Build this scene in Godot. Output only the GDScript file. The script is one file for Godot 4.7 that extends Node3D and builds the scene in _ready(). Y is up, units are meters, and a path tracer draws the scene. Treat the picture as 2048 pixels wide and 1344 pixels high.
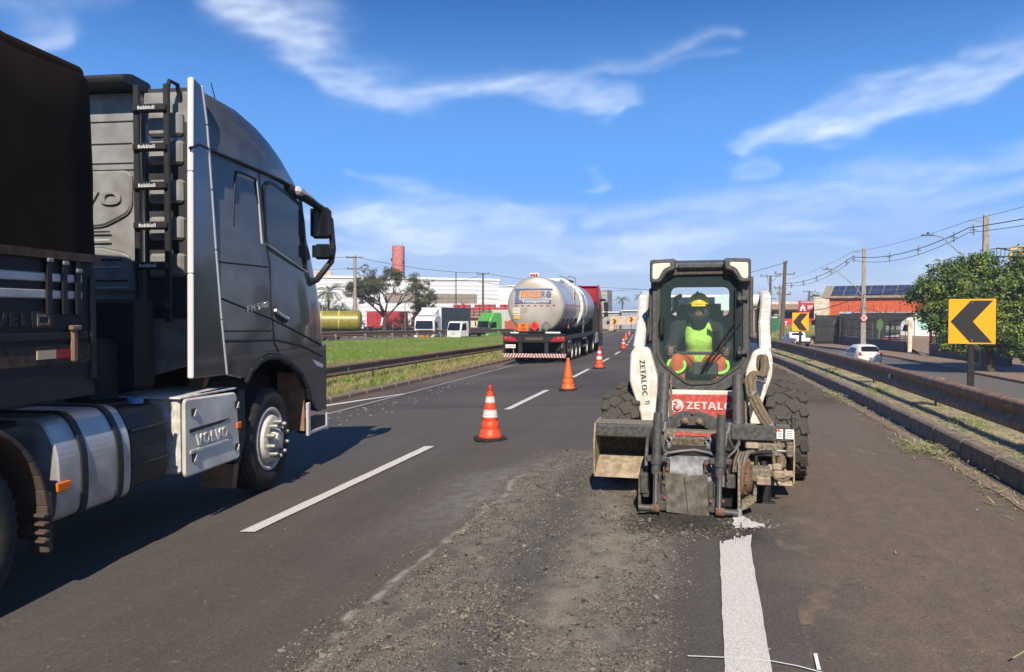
extends Node3D
# A road repair on a highway: a lorry passes, a skid steer loader planes the asphalt, cones close the lane.
var rng := RandomNumberGenerator.new()
var M := {}
var T := {}
var taken := {}
var woff := {}
var font: SystemFont

func R(a: float, b: float) -> float: return rng.randf_range(a, b)
func v3(x: float, y: float, z: float) -> Vector3: return Vector3(x, y, z)
func v2(x: float, y: float) -> Vector2: return Vector2(x, y)

func _ready():
	rng.seed = 7
	font = SystemFont.new(); font.font_names = PackedStringArray(["Droid Sans"]); font.font_weight = 700
	var cam := Camera3D.new(); cam.name = "camera"; add_child(cam)
	cam.position = v3(0, 1.45, 0); cam.rotation = Vector3(-deg_to_rad(1.504), deg_to_rad(14.334), 0)
	cam.keep_aspect = Camera3D.KEEP_HEIGHT; cam.fov = rad_to_deg(2.0 * atan(672.0 / 1600.0)); cam.near = 0.1; cam.far = 3000.0; cam.current = true
	var we := WorldEnvironment.new(); we.name = "world"; var en := Environment.new()
	en.background_mode = Environment.BG_SKY
	var sky := Sky.new(); var pm := PanoramaSkyMaterial.new(); pm.panorama = sky_image(); sky.sky_material = pm; en.sky = sky
	en.tonemap_mode = Environment.TONE_MAPPER_LINEAR; en.tonemap_exposure = 1.32
	en.ambient_light_source = Environment.AMBIENT_SOURCE_SKY
	en.sdfgi_enabled = true; en.ssao_enabled = true; en.ssil_enabled = true
	en.fog_enabled = true; en.fog_density = 0.0006; en.fog_light_color = Color(0.80, 0.88, 1.0)
	we.environment = en; add_child(we)
	var sun := DirectionalLight3D.new(); sun.name = "sun"; add_child(sun)
	sun.light_energy = 1.6; sun.light_color = Color(1.0, 0.955, 0.88); sun.light_angular_distance = 0.5; sun.shadow_enabled = true
	var az := deg_to_rad(-12.0); var el := deg_to_rad(40.0)
	sun.look_at_from_position(Vector3.ZERO, v3(sin(az) * cos(el), -sin(el), -cos(az) * cos(el)), Vector3.UP)
	materials()
	ground()
	roadside()
	lorry()
	loader()
	tanker_lorry()
	cones()
	right_side()
	left_side()

# ------------------------------------------------------------------ sky
func seg_d(p: Vector2, a: Vector2, b: Vector2) -> Vector2:   # distance to a segment, share along it
	var ab := b - a
	var t := clampf((p - a).dot(ab) / ab.length_squared(), 0.0, 1.0)
	return Vector2((p - a - ab * t).length(), t)

func sky_image() -> ImageTexture:
	var w := 2048; var h := 1024
	var n1 := FastNoiseLite.new(); n1.seed = 3; n1.noise_type = FastNoiseLite.TYPE_SIMPLEX; n1.fractal_octaves = 5; n1.frequency = 0.055
	var n2 := FastNoiseLite.new(); n2.seed = 8; n2.noise_type = FastNoiseLite.TYPE_SIMPLEX; n2.fractal_octaves = 4; n2.frequency = 0.03
	# streaks of cirrus: points of azimuth and elevation in degrees, half width, density
	var st := [
		[[-40.0, 24.0, -33.5, 20.6, -31.0, 18.9, -28.6, 17.0, -26.0, 15.6, -22.2, 15.0, -15.2, 15.5, -10.6, 15.2, -7.2, 14.5], 1.15, 0.62],
		[[-36.0, 22.0, -31.0, 20.0, -28.0, 17.6], 2.2, 0.34],
		[[-17.0, 15.4, -12.3, 16.3, -6.4, 17.2, -1.9, 18.1, 2.1, 18.6], 0.65, 0.3],
		[[-8.1, 16.4, -2.9, 16.8, 2.1, 17.0], 0.5, 0.16],
		[[2.6, 11.0, 5.0, 11.5, 8.0, 12.0, 10.2, 12.7, 14.2, 13.7, 18.1, 14.9, 24.0, 16.6], 0.95, 0.66],
		[[6.6, 11.3, 9.5, 11.6, 12.0, 12.6], 0.8, 0.45],
		[[6.0, 12.6, 8.4, 13.6, 12.0, 14.4], 0.55, 0.3], [[14.5, 15.5, 18.0, 16.2, 22.0, 17.4], 1.0, 0.38],
		[[-9.5, 6.2, -5.2, 6.8, -1.2, 7.2, 5.4, 7.9, 11.4, 8.6, 20.0, 9.6], 1.25, 0.42],
		[[-6.0, 5.2, 2.0, 5.7, 8.5, 7.0, 18.2, 7.4, 25.0, 8.2], 0.95, 0.4],
		[[-45.0, 14.6, -43.8, 16.2, -42.2, 17.3], 1.2, 0.5], [[-46.0, 18.0, -38.5, 20.0], 1.3, 0.16],
		[[-25.9, 9.2, -22.3, 8.1, -18.7, 7.8], 0.45, 0.3], [[-26.0, 6.9, -18.8, 6.5, -12.0, 6.1], 1.1, 0.5], [[-16.0, 7.0, -10.0, 7.3], 0.6, 0.25],
		[[-9.6, 9.2, -8.1, 9.4], 0.38, 0.5], [[1.6, 9.7, 4.3, 10.3], 0.4, 0.3],
		[[-22.0, 4.3, -6.3, 4.6, 8.0, 4.8], 0.5, 0.3], [[-12.0, 3.6, -5.0, 3.5], 0.5, 0.35], [[-26.0, 5.0, -20.0, 4.6], 0.9, 0.4],
		[[-28.0, 7.2, -24.5, 6.4, -20.0, 5.6], 1.0, 0.4],
		[[30.0, 20.0, 50.0, 28.0, 70.0, 30.0], 3.0, 0.4], [[60.0, 14.0, 90.0, 18.0, 120.0, 15.0], 3.0, 0.4], [[-60.0, 18.0, -90.0, 26.0, -110.0, 24.0], 3.0, 0.4],
		[[140.0, 12.0, 175.0, 20.0], 3.0, 0.35], [[-170.0, 16.0, -140.0, 12.0], 3.0, 0.35]]
	var data := PackedFloat32Array(); data.resize(w * h * 3)
	var boxes := []
	for s in st:
		var lo := Vector2(1e9, 1e9); var hi := Vector2(-1e9, -1e9)
		for k in range(0, s[0].size(), 2):
			lo = lo.min(Vector2(s[0][k], s[0][k + 1])); hi = hi.max(Vector2(s[0][k], s[0][k + 1]))
		boxes.append(Rect2(lo, hi - lo).grow(s[1] * 2.6))
	var zen := Vector3(0.022, 0.108, 0.345); var top := Vector3(0.018, 0.070, 0.23); var mid := Vector3(0.120, 0.335, 0.79); var hor := Vector3(0.44, 0.555, 0.73)
	for j in h:
		var el := 90.0 - (j + 0.5) * 180.0 / h
		var base := hor
		if el > 0.0:
			base = hor.lerp(mid, smoothstep(0.0, 10.0, el))
			base = base.lerp(zen, smoothstep(9.0, 25.0, el))
			base = base.lerp(top, smoothstep(28.0, 70.0, el))
		for i in w:
			var o := (j * w + i) * 3
			var c := base
			if el > 0.0 and el < 42.0:
				var az := (i + 0.5) * 360.0 / w
				if az > 180.0: az -= 360.0
				var wx := n2.get_noise_2d(az * 1.2, el * 4.0 + 300.0)
				var p := Vector2(az + wx * 2.2, el + n2.get_noise_2d(az * 2.0 + 77.0, el * 6.0) * 1.3)
				var d := 0.0
				for k in st.size():
					if boxes[k].has_point(p):
						var s = st[k]
						var near := 9.0; var along := 0.0; var below := false; var m: int = s[0].size() / 2 - 1
						for q in m:
							var e := seg_d(p, Vector2(s[0][q * 2], s[0][q * 2 + 1]), Vector2(s[0][q * 2 + 2], s[0][q * 2 + 3]))
							if e.x < near:
								near = e.x; along = (q + e.y) / m; below = p.y < lerpf(s[0][q * 2 + 1], s[0][q * 2 + 3], e.y)
						var wd: float = s[1] * (0.55 + 0.75 * sin(PI * clampf(along, 0.06, 0.94))) * (0.5 if below else 1.05)
						d += s[2] * exp(-1.3 * near * near / (wd * wd))
				var f := n1.get_noise_2d(az * 3.0 + el * 7.0, el * 22.0 - az * 4.5) + 0.5 * n1.get_noise_2d(az * 9.0 + 300.0, el * 30.0)
				var g := n1.get_noise_2d(az * 1.1 + 500.0, el * 7.0)
				var veil := maxf(0.0, g * 0.9 + 0.12) * smoothstep(9.0, 3.0, el) * 0.42 * smoothstep(0.0, 1.5, el)
				d = 0.66 * d * clampf(0.82 + f * 0.36, 0.0, 1.5) + veil
				d = clampf(d, 0.0, 0.92)
				c = c.lerp(Vector3(0.80, 0.87, 0.98), d)
			data[o] = c.x; data[o + 1] = c.y; data[o + 2] = c.z
	return ImageTexture.create_from_image(Image.create_from_data(w, h, false, Image.FORMAT_RGBF, data.to_byte_array()))

# ------------------------------------------------------------------ materials
func lin(r: float, g: float, b: float) -> Color: return Color(r, g, b).linear_to_srgb()
func noise_tex(key: String, sd: int, freq: float, lo: Color, hi: Color, oct := 4, ty := FastNoiseLite.TYPE_SIMPLEX, size := 512) -> void:
	var n := FastNoiseLite.new(); n.seed = sd; n.frequency = freq; n.fractal_octaves = oct; n.noise_type = ty
	if ty == FastNoiseLite.TYPE_CELLULAR: n.fractal_type = FastNoiseLite.FRACTAL_NONE
	var t := NoiseTexture2D.new(); t.width = size; t.height = size; t.seamless = true; t.noise = n; t.normalize = true
	var g := Gradient.new(); g.set_color(0, lo); g.set_color(1, hi); g.set_offset(0, 0.15); g.set_offset(1, 0.85)
	t.color_ramp = g; T[key] = t
func mat(key: String, c: Color, rough: float, metal := 0.0, tex := "", scale := 1.0, bump := 0.0) -> StandardMaterial3D:
	var m := StandardMaterial3D.new(); m.resource_name = key
	m.albedo_color = c.linear_to_srgb(); m.albedo_color.a = c.a; m.roughness = rough; m.metallic = metal
	if tex:
		m.albedo_texture = T[tex]; m.uv1_triplanar = true; m.uv1_scale = Vector3.ONE * scale
		if bump != 0.0:
			m.heightmap_enabled = true; m.heightmap_texture = T[tex]; m.heightmap_scale = bump
	M[key] = m
	return m
func materials() -> void:
	noise_tex("dirt", 1, 0.012, Color(0.80, 0.785, 0.76), Color(1, 1, 1))
	noise_tex("soft", 2, 0.008, Color(0.86, 0.85, 0.83), Color(1, 1, 1), 3)
	noise_tex("grain", 3, 0.16, Color(0.45, 0.45, 0.45), Color(1, 1, 1), 3)
	noise_tex("speck", 4, 0.2, Color(0.70, 0.69, 0.68), Color(1, 1, 1), 2, FastNoiseLite.TYPE_VALUE, 1024)
	noise_tex("rust", 5, 0.02, Color(0.74, 0.62, 0.54), Color(1, 0.97, 0.93), 5)
	noise_tex("grime", 6, 0.016, Color(0.74, 0.70, 0.65), Color(1, 0.99, 0.97), 5)
	noise_tex("scuff", 9, 0.02, Color(0.66, 0.64, 0.61), Color(1, 1, 1), 6)
	noise_tex("patchy", 11, 0.006, Color(0.78, 0.76, 0.74), Color(1, 1, 1), 5)
	noise_tex("gravel", 15, 0.11, Color(0.62, 0.60, 0.58), Color(1, 1, 1), 3, FastNoiseLite.TYPE_CELLULAR, 1024)
	noise_tex("stone", 12, 0.05, Color(0.7, 0.68, 0.66), Color(1, 1, 1), 4)
	var m := mat("asphalt", Color(0.198, 0.169, 0.142), 0.88, 0.0, "speck", 1.3, 0.35)
	m.uv1_world_triplanar = true; m.vertex_color_use_as_albedo = true
	m.detail_enabled = true; m.detail_albedo = T.patchy; m.detail_blend_mode = BaseMaterial3D.BLEND_MODE_MUL
	m.detail_uv_layer = BaseMaterial3D.DETAIL_UV_2; m.uv2_triplanar = true; m.uv2_world_triplanar = true; m.uv2_scale = Vector3.ONE * 0.05
	m = mat("line_paint", Color(0.80, 0.775, 0.72), 0.8, 0.0, "speck", 1.5, 0.3); m.uv1_world_triplanar = true; m.vertex_color_use_as_albedo = true
	mat("old_line_paint", Color(0.36, 0.345, 0.31), 0.85, 0.0, "speck", 1.5)
	mat("kerb", Color(0.23, 0.18, 0.15), 0.92, 0.0, "dirt", 0.8, 0.3)
	mat("gutter", Color(0.09, 0.085, 0.08), 0.85, 0.0, "grime", 1.6)
	mat("gutter_edge", Color(0.30, 0.22, 0.165), 0.95, 0.0, "scuff", 3.0, 0.5)
	m = mat("verge", Color(0.20, 0.165, 0.095), 1.0, 0.0, "scuff", 2.2, 1.0); m.uv1_world_triplanar = true
	m = mat("turf", Color(0.115, 0.165, 0.035), 1.0, 0.0, "grime", 0.25); m.uv1_world_triplanar = true
	m = mat("soil", Color(0.27, 0.17, 0.105), 1.0, 0.0, "grime", 0.3); m.uv1_world_triplanar = true
	m = mat("far_ground", Color(0.14, 0.14, 0.06), 1.0, 0.0, "grime", 0.02); m.uv1_world_triplanar = true
	m = mat("far_asphalt", Color(0.17, 0.146, 0.126), 0.9, 0.0, "speck", 0.5); m.uv1_world_triplanar = true
	m = mat("pavement", Color(0.30, 0.22, 0.165), 0.95, 0.0, "grime", 0.3); m.uv1_world_triplanar = true
	mat("blade", Color(0.34, 0.29, 0.15), 0.9).vertex_color_use_as_albedo = true
	M.blade.albedo_color = Color.WHITE; M.blade.backlight_enabled = true; M.blade.backlight = Color(0.35, 0.35, 0.35)
	mat("leaf", Color.WHITE, 0.55).vertex_color_use_as_albedo = true
	M.leaf.backlight_enabled = true; M.leaf.backlight = Color(0.28, 0.28, 0.28)
	mat("bark", Color(0.10, 0.078, 0.058), 0.95, 0.0, "scuff", 1.5, 1.0)
	mat("stones", Color.WHITE, 0.95, 0.0, "stone", 20.0).vertex_color_use_as_albedo = true
	mat("rail", Color(0.27, 0.205, 0.15), 0.75, 0.0, "rust", 0.7)
	mat("rail_post", Color(0.24, 0.20, 0.15), 0.8, 0.0, "rust", 1.5)
	mat("galvanised", Color(0.33, 0.34, 0.33), 0.5, 0.5, "dirt", 0.8)
	mat("reflector", Color(0.78, 0.80, 0.85), 0.4)
	mat("cone_orange", Color(0.80, 0.075, 0.018), 0.5, 0.0, "soft", 3.0)
	mat("cone_plain", Color(0.82, 0.14, 0.012), 0.5, 0.0, "soft", 3.0)
	mat("cone_white", Color(0.74, 0.68, 0.70), 0.55, 0.0, "dirt", 5.0)
	mat("cone_tip", Color(0.30, 0.02, 0.012), 0.5)
	mat("rubber", Color(0.024, 0.022, 0.021), 0.85, 0.0, "grime", 3.0)
	mat("tyre", Color(0.032, 0.030, 0.029), 0.9, 0.0, "grime", 2.0)
	mat("tyre_dusty", Color(0.085, 0.08, 0.075), 0.95, 0.0, "grime", 5.0)
	mat("sign_yellow", Color(0.86, 0.37, 0.004), 0.45)
	mat("sign_black", Color(0.018, 0.017, 0.016), 0.5)
	mat("sign_white", Color(0.78, 0.78, 0.76), 0.5)
	mat("sign_red", Color(0.52, 0.022, 0.022), 0.5)
	mat("dark_metal", Color(0.030, 0.030, 0.031), 0.5, 0.3, "grime", 1.5)
	mat("black", Color(0.010, 0.010, 0.011), 0.7)
	mat("bright_metal", Color(0.72, 0.72, 0.72), 0.25, 1.0)
	mat("glass_dark", Color(0.010, 0.012, 0.014), 0.06)
	mat("white_paint", Color(0.78, 0.78, 0.76), 0.35, 0.0, "soft", 0.8)
	mat("concrete", Color(0.36, 0.33, 0.28), 0.9, 0.0, "dirt", 0.6)
	mat("wood_pole", Color(0.17, 0.125, 0.085), 0.9, 0.0, "scuff", 0.8)
	mat("wire", Color(0.03, 0.03, 0.032), 0.7)
	mat("chrome", Color(0.80, 0.80, 0.82), 0.15, 1.0)
	mat("amber", Color(0.75, 0.16, 0.008), 0.3)
	mat("red_lens", Color(0.45, 0.010, 0.012), 0.25)

# ------------------------------------------------------------------ mesh helpers
func S() -> SurfaceTool:
	var st := SurfaceTool.new(); st.begin(Mesh.PRIMITIVE_TRIANGLES); return st
func tri(st: SurfaceTool, a: Vector3, b: Vector3, c: Vector3) -> void:
	st.add_vertex(a); st.add_vertex(c); st.add_vertex(b)
func quad(st: SurfaceTool, a: Vector3, b: Vector3, c: Vector3, d: Vector3) -> void:
	tri(st, a, b, c); tri(st, a, c, d)
func poly_out(st: SurfaceTool, ps: Array, ctr: Vector3) -> void:
	var n: Vector3 = (ps[1] - ps[0]).cross(ps[2] - ps[0])
	var flip: bool = n.dot(ps[0] - ctr) < 0.0
	for k in range(1, ps.size() - 1):
		if flip: tri(st, ps[0], ps[k + 1], ps[k])
		else: tri(st, ps[0], ps[k], ps[k + 1])
func box(st: SurfaceTool, c: Vector3, s: Vector3, bev := 0.0, B := Basis()) -> void:
	st.set_smooth_group(-1)
	var h := s * 0.5
	var b := minf(bev, minf(h.x, minf(h.y, h.z)) * 0.9)
	for a in 3:
		var u := (a + 1) % 3; var w := (a + 2) % 3
		for sg in [-1.0, 1.0]:
			var ps := []
			for q in [[-1, -1], [1, -1], [1, 1], [-1, 1]]:
				var p := Vector3(); p[a] = sg * h[a]; p[u] = q[0] * (h[u] - b); p[w] = q[1] * (h[w] - b)
				ps.append(B * p + c)
			poly_out(st, ps, c)
		if b > 0.0:
			for su in [-1.0, 1.0]:
				for sw in [-1.0, 1.0]:
					var ps := []
					for q in [[-1, 0], [1, 0], [1, 1], [-1, 1]]:
						var p := Vector3(); p[a] = q[0] * (h[a] - b)
						p[u] = su * (h[u] - (b if q[1] else 0.0)); p[w] = sw * (h[w] - (0.0 if q[1] else b))
						ps.append(B * p + c)
					poly_out(st, ps, c)
	if b > 0.0:
		for x in [-1.0, 1.0]:
			for y in [-1.0, 1.0]:
				for z in [-1.0, 1.0]:
					poly_out(st, [B * Vector3(x * h.x, y * (h.y - b), z * (h.z - b)) + c, B * Vector3(x * (h.x - b), y * h.y, z * (h.z - b)) + c, B * Vector3(x * (h.x - b), y * (h.y - b), z * h.z) + c], c)
func beam(st: SurfaceTool, a: Vector3, b: Vector3, w: float, h: float, bev := 0.0, up := Vector3.UP) -> void:
	var z := (b - a).normalized(); var x := up.cross(z)
	if x.length() < 0.01: x = Vector3.RIGHT.cross(z)
	x = x.normalized(); var y := z.cross(x)
	box(st, (a + b) * 0.5, v3(w, h, (b - a).length()), bev, Basis(x, y, z))
var sgroup := 1
func tube(st: SurfaceTool, pts: Array, r, seg := 8, caps := true) -> void:
	sgroup += 1; st.set_smooth_group(sgroup)
	var n := pts.size(); var rings := []
	var up := Vector3.UP
	for i in n:
		var d: Vector3 = (pts[mini(i + 1, n - 1)] - pts[maxi(i - 1, 0)]).normalized()
		if i == 0 and absf(d.dot(up)) > 0.9: up = Vector3.RIGHT
		var x := up.cross(d).normalized(); up = d.cross(x).normalized()
		var rr: float = r[i] if r is Array else r
		var ring := []
		for k in seg:
			var a := TAU * k / seg
			ring.append(pts[i] + (x * cos(a) + up * sin(a)) * rr)
		rings.append(ring)
	for i in n - 1:
		for k in seg:
			var q := (k + 1) % seg
			quad(st, rings[i][k], rings[i][q], rings[i + 1][q], rings[i + 1][k])
	if caps:
		st.set_smooth_group(-1)
		for k in range(1, seg - 1):
			tri(st, rings[0][0], rings[0][k + 1], rings[0][k]); tri(st, rings[n - 1][0], rings[n - 1][k], rings[n - 1][k + 1])
func lathe(st: SurfaceTool, prof: Array, X: Transform3D, seg := 24) -> void:
	for i in prof.size() - 1:
		if i == 0: sgroup += 1
		else:
			var d0: Vector2 = (prof[i] - prof[i - 1]).normalized(); var d1: Vector2 = (prof[i + 1] - prof[i]).normalized()
			if d0.dot(d1) < 0.8: sgroup += 1
		st.set_smooth_group(sgroup)
		for k in seg:
			var a := TAU * k / seg; var b := TAU * (k + 1) / seg
			if k == seg - 1: b = 0.0
			var p: Vector2 = prof[i]; var q: Vector2 = prof[i + 1]
			var p0 := X * v3(p.x * cos(a), p.y, -p.x * sin(a)); var p1 := X * v3(p.x * cos(b), p.y, -p.x * sin(b))
			var q0 := X * v3(q.x * cos(a), q.y, -q.x * sin(a)); var q1 := X * v3(q.x * cos(b), q.y, -q.x * sin(b))
			if p.x > 1e-5: tri(st, p0, p1, q1)
			if q.x > 1e-5: tri(st, p0, q1, q0)
func area(p: Array) -> float:
	var s := 0.0
	for i in p.size(): s += p[i].cross(p[(i + 1) % p.size()])
	return s
func rounded(p: Array, r: float, n := 4) -> Array:
	var out := []
	for i in p.size():
		var a: Vector2 = p[(i - 1 + p.size()) % p.size()]; var b: Vector2 = p[i]; var c: Vector2 = p[(i + 1) % p.size()]
		var l := minf(r, minf((a - b).length(), (c - b).length()) * 0.48)
		var s := b + (a - b).normalized() * l; var e := b + (c - b).normalized() * l
		for k in n + 1:
			var t := float(k) / n
			out.append(s.lerp(b, t).lerp(b.lerp(e, t), t))
	return out
func inset(p: Array, d: float) -> Array:
	var out := []; var n := p.size(); var sg := signf(area(p))
	for i in n:
		var e0: Vector2 = (p[i] - p[(i - 1 + n) % n]).normalized(); var e1: Vector2 = (p[(i + 1) % n] - p[i]).normalized()
		var m := (v2(-e0.y, e0.x) + v2(-e1.y, e1.x)) * 0.5
		var l := maxf(m.length_squared(), 0.25)
		out.append(p[i] + m / l * d * sg)
	return out
# a polygon in the local XY plane, pushed out from z0 to z1
func prism(st: SurfaceTool, p: Array, z0: float, z1: float, X := Transform3D(), bev := 0.0) -> void:
	if area(p) < 0.0: p = p.duplicate(); p.reverse()
	st.set_smooth_group(-1)
	var n := p.size(); var lo := minf(z0, z1); var hi := maxf(z0, z1)
	var q := inset(p, bev) if bev > 0.0 else p
	var idx := Geometry2D.triangulate_polygon(PackedVector2Array(q))
	for k in range(0, idx.size(), 3):
		var a: Vector2 = q[idx[k]]; var b: Vector2 = q[idx[k + 1]]; var c: Vector2 = q[idx[k + 2]]
		if (b - a).cross(c - a) < 0.0: var t := b; b = c; c = t
		tri(st, X * v3(a.x, a.y, hi), X * v3(b.x, b.y, hi), X * v3(c.x, c.y, hi))
		tri(st, X * v3(a.x, a.y, lo), X * v3(c.x, c.y, lo), X * v3(b.x, b.y, lo))
	for i in n:
		var j := (i + 1) % n
		var a: Vector2 = p[i]; var b: Vector2 = p[j]; var c: Vector2 = q[i]; var d: Vector2 = q[j]
		quad(st, X * v3(a.x, a.y, lo + bev), X * v3(b.x, b.y, lo + bev), X * v3(b.x, b.y, hi - bev), X * v3(a.x, a.y, hi - bev))
		if bev > 0.0:
			quad(st, X * v3(a.x, a.y, hi - bev), X * v3(b.x, b.y, hi - bev), X * v3(d.x, d.y, hi), X * v3(c.x, c.y, hi))
			quad(st, X * v3(c.x, c.y, lo), X * v3(d.x, d.y, lo), X * v3(b.x, b.y, lo + bev), X * v3(a.x, a.y, lo + bev))
# a frame between two outlines of equal count
func ring(st: SurfaceTool, o: Array, i_: Array, z0: float, z1: float, X := Transform3D()) -> void:
	st.set_smooth_group(-1)
	var n := o.size(); var lo := minf(z0, z1); var hi := maxf(z0, z1)
	if area(o) < 0.0: o = o.duplicate(); o.reverse(); i_ = i_.duplicate(); i_.reverse()
	for k in n:
		var j := (k + 1) % n
		var a: Vector2 = o[k]; var b: Vector2 = o[j]; var c: Vector2 = i_[k]; var d: Vector2 = i_[j]
		quad(st, X * v3(a.x, a.y, hi), X * v3(b.x, b.y, hi), X * v3(d.x, d.y, hi), X * v3(c.x, c.y, hi))
		quad(st, X * v3(a.x, a.y, lo), X * v3(c.x, c.y, lo), X * v3(d.x, d.y, lo), X * v3(b.x, b.y, lo))
		quad(st, X * v3(a.x, a.y, lo), X * v3(b.x, b.y, lo), X * v3(b.x, b.y, hi), X * v3(a.x, a.y, hi))
		quad(st, X * v3(c.x, c.y, lo), X * v3(c.x, c.y, hi), X * v3(d.x, d.y, hi), X * v3(d.x, d.y, lo))
func loft(st: SurfaceTool, secs: Array, smooth := true, caps := true) -> void:
	sgroup += 1; st.set_smooth_group(sgroup if smooth else -1)
	for i in secs.size() - 1:
		var n: int = secs[i].size()
		for k in n:
			var j := (k + 1) % n
			quad(st, secs[i][k], secs[i][j], secs[i + 1][j], secs[i + 1][k])
	if caps:
		st.set_smooth_group(-1)
		var a: Array = secs[0]; var b: Array = secs[secs.size() - 1]
		for k in range(1, a.size() - 1): tri(st, a[0], a[k + 1], a[k])
		for k in range(1, b.size() - 1): tri(st, b[0], b[k], b[k + 1])
func sphere(st: SurfaceTool, c: Vector3, r: Vector3, seg := 12, half := false) -> void:
	var prof := []
	var n := seg / 2
	for i in n + 1:
		var a := -PI / 2 + PI * i / n if not half else PI / 2 * i / n
		prof.append(v2(cos(a), sin(a)))
	lathe(st, prof, Transform3D(Basis.from_scale(r), c), seg)

# ------------------------------------------------------------------ nodes
func named(parent: Node, called: String) -> String:
	var key := str(parent.get_instance_id()) + called
	var n: int = taken.get(key, 0); taken[key] = n + 1
	return called if n == 0 else "%s_%03d" % [called, n]
func put(called: String, mesh: Mesh, m: Material, parent: Node = null) -> MeshInstance3D:
	var p := parent if parent else self
	var o := MeshInstance3D.new(); o.mesh = mesh; o.material_override = m; o.name = named(p, called)
	p.add_child(o, true)
	if woff.has(p): o.position = -p.position
	return o
func obj(called: String, st: SurfaceTool, m, parent: Node = null) -> MeshInstance3D:
	st.generate_normals()
	return put(called, st.commit(), M[m] if m is String else m, parent)
func tag(o: Node3D, label: String, category: String, group := "") -> Node3D:
	o.set_meta("label", label); o.set_meta("category", category)
	if group: o.set_meta("group", group)
	return o
func struct(o: Node3D, kind := "structure") -> Node3D:
	o.set_meta("kind", kind); return o
func thing(called: String, label: String, category: String, at := Vector3.ZERO, yaw := 0.0, group := "", world := false) -> Node3D:
	var o := Node3D.new(); o.name = named(self, called); add_child(o, true); o.position = at; o.rotation.y = yaw
	if world: woff[o] = true
	return tag(o, label, category, group)
func dup(o: Node3D, at: Vector3, yaw: float, label: String) -> Node3D:
	var base := str(o.name)
	if base.length() > 4 and base[base.length() - 4] == "_": base = base.substr(0, base.length() - 4)
	var c: Node3D = o.duplicate(); c.name = named(self, base); add_child(c, true); c.position = at; c.rotation.y = yaw
	c.set_meta("label", label); return c
# raised lettering; X puts its centre, w and h are its size in metres
func letters(s: String, w: float, h: float, m: String, parent: Node, X: Transform3D, called := "lettering", depth := 0.004) -> MeshInstance3D:
	var tm := TextMesh.new(); tm.text = s; tm.font = font; tm.font_size = 32; tm.pixel_size = 0.01; tm.depth = 0.1; tm.curve_step = 2.0
	var a := tm.get_aabb()
	var o := put(called, tm, M[m], parent)
	var B := Basis.from_scale(v3(w / a.size.x, h / a.size.y, depth / 0.1))
	var c := a.get_center()
	o.transform = X * Transform3D(B, -(B * c))
	if woff.has(parent): o.position -= parent.position
	return o
# a field of tapered bones meshed by surface nets: bones are [a, b, ra, rb]
func flesh(st: SurfaceTool, bones: Array, cell: float, k := 40.0) -> void:
	var lo := Vector3.INF; var hi := -Vector3.INF
	for b in bones:
		var r: float = maxf(b[2], b[3]) + cell * 3.0
		lo = lo.min(b[0] - Vector3.ONE * r).min(b[1] - Vector3.ONE * r); hi = hi.max(b[0] + Vector3.ONE * r).max(b[1] + Vector3.ONE * r)
	var nx := int((hi.x - lo.x) / cell) + 2; var ny := int((hi.y - lo.y) / cell) + 2; var nz := int((hi.z - lo.z) / cell) + 2
	var acc := PackedFloat32Array(); acc.resize(nx * ny * nz)
	for b in bones:
		var A: Vector3 = b[0]; var d: Vector3 = b[1] - A; var ra: float = b[2]; var rb: float = b[3]
		var r := maxf(ra, rb) + 4.0 / k
		var l: Vector3 = ((A.min(b[1]) - Vector3.ONE * r - lo) / cell).max(Vector3.ZERO); var u: Vector3 = (A.max(b[1]) + Vector3.ONE * r - lo) / cell
		var dd := maxf(d.length_squared(), 1e-9)
		for z in range(int(l.z), mini(int(u.z) + 1, nz)):
			for y in range(int(l.y), mini(int(u.y) + 1, ny)):
				for x in range(int(l.x), mini(int(u.x) + 1, nx)):
					var p := lo + v3(x, y, z) * cell - A
					var t := clampf(p.dot(d) / dd, 0.0, 1.0)
					var dist := (p - d * t).length() - lerpf(ra, rb, t)
					acc[(z * ny + y) * nx + x] += exp(-k * dist)
	var vid := {}; var vs := PackedVector3Array()
	var offs := [0, 1, nx, nx + 1, nx * ny, nx * ny + 1, nx * ny + nx, nx * ny + nx + 1]
	for z in nz - 1:
		for y in ny - 1:
			for x in nx - 1:
				var i := (z * ny + y) * nx + x
				var c := 0
				for o in offs:
					if acc[i + o] > 1.0: c += 1
				if c == 0 or c == 8: continue
				var s := Vector3.ZERO; var n := 0
				for e in [[0, 1], [2, 3], [4, 5], [6, 7], [0, 2], [1, 3], [4, 6], [5, 7], [0, 4], [1, 5], [2, 6], [3, 7]]:
					var fa := acc[i + offs[e[0]]]; var fb := acc[i + offs[e[1]]]
					if (fa > 1.0) != (fb > 1.0):
						var la := -log(maxf(fa, 1e-9)); var lb := -log(maxf(fb, 1e-9))
						var t := la / (la - lb)
						var pa := v3(e[0] & 1, (e[0] >> 1) & 1, e[0] >> 2); var pb := v3(e[1] & 1, (e[1] >> 1) & 1, e[1] >> 2)
						s += pa.lerp(pb, t); n += 1
				vid[i] = vs.size(); vs.append(lo + (v3(x, y, z) + s / n) * cell)
	sgroup += 1; st.set_smooth_group(sgroup)
	var step := [1, nx, nx * ny]
	for i in vid:
		for a in 3:
			var u: int = step[(a + 1) % 3]; var w: int = step[(a + 2) % 3]
			var ina := acc[i] > 1.0; var inb := acc[i + step[a]] > 1.0
			if ina == inb or not (vid.has(i - u) and vid.has(i - w) and vid.has(i - u - w)): continue
			var q := [vs[vid[i]], vs[vid[i - u]], vs[vid[i - u - w]], vs[vid[i - w]]]
			if ina: quad(st, q[0], q[1], q[2], q[3])
			else: quad(st, q[3], q[2], q[1], q[0])
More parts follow.
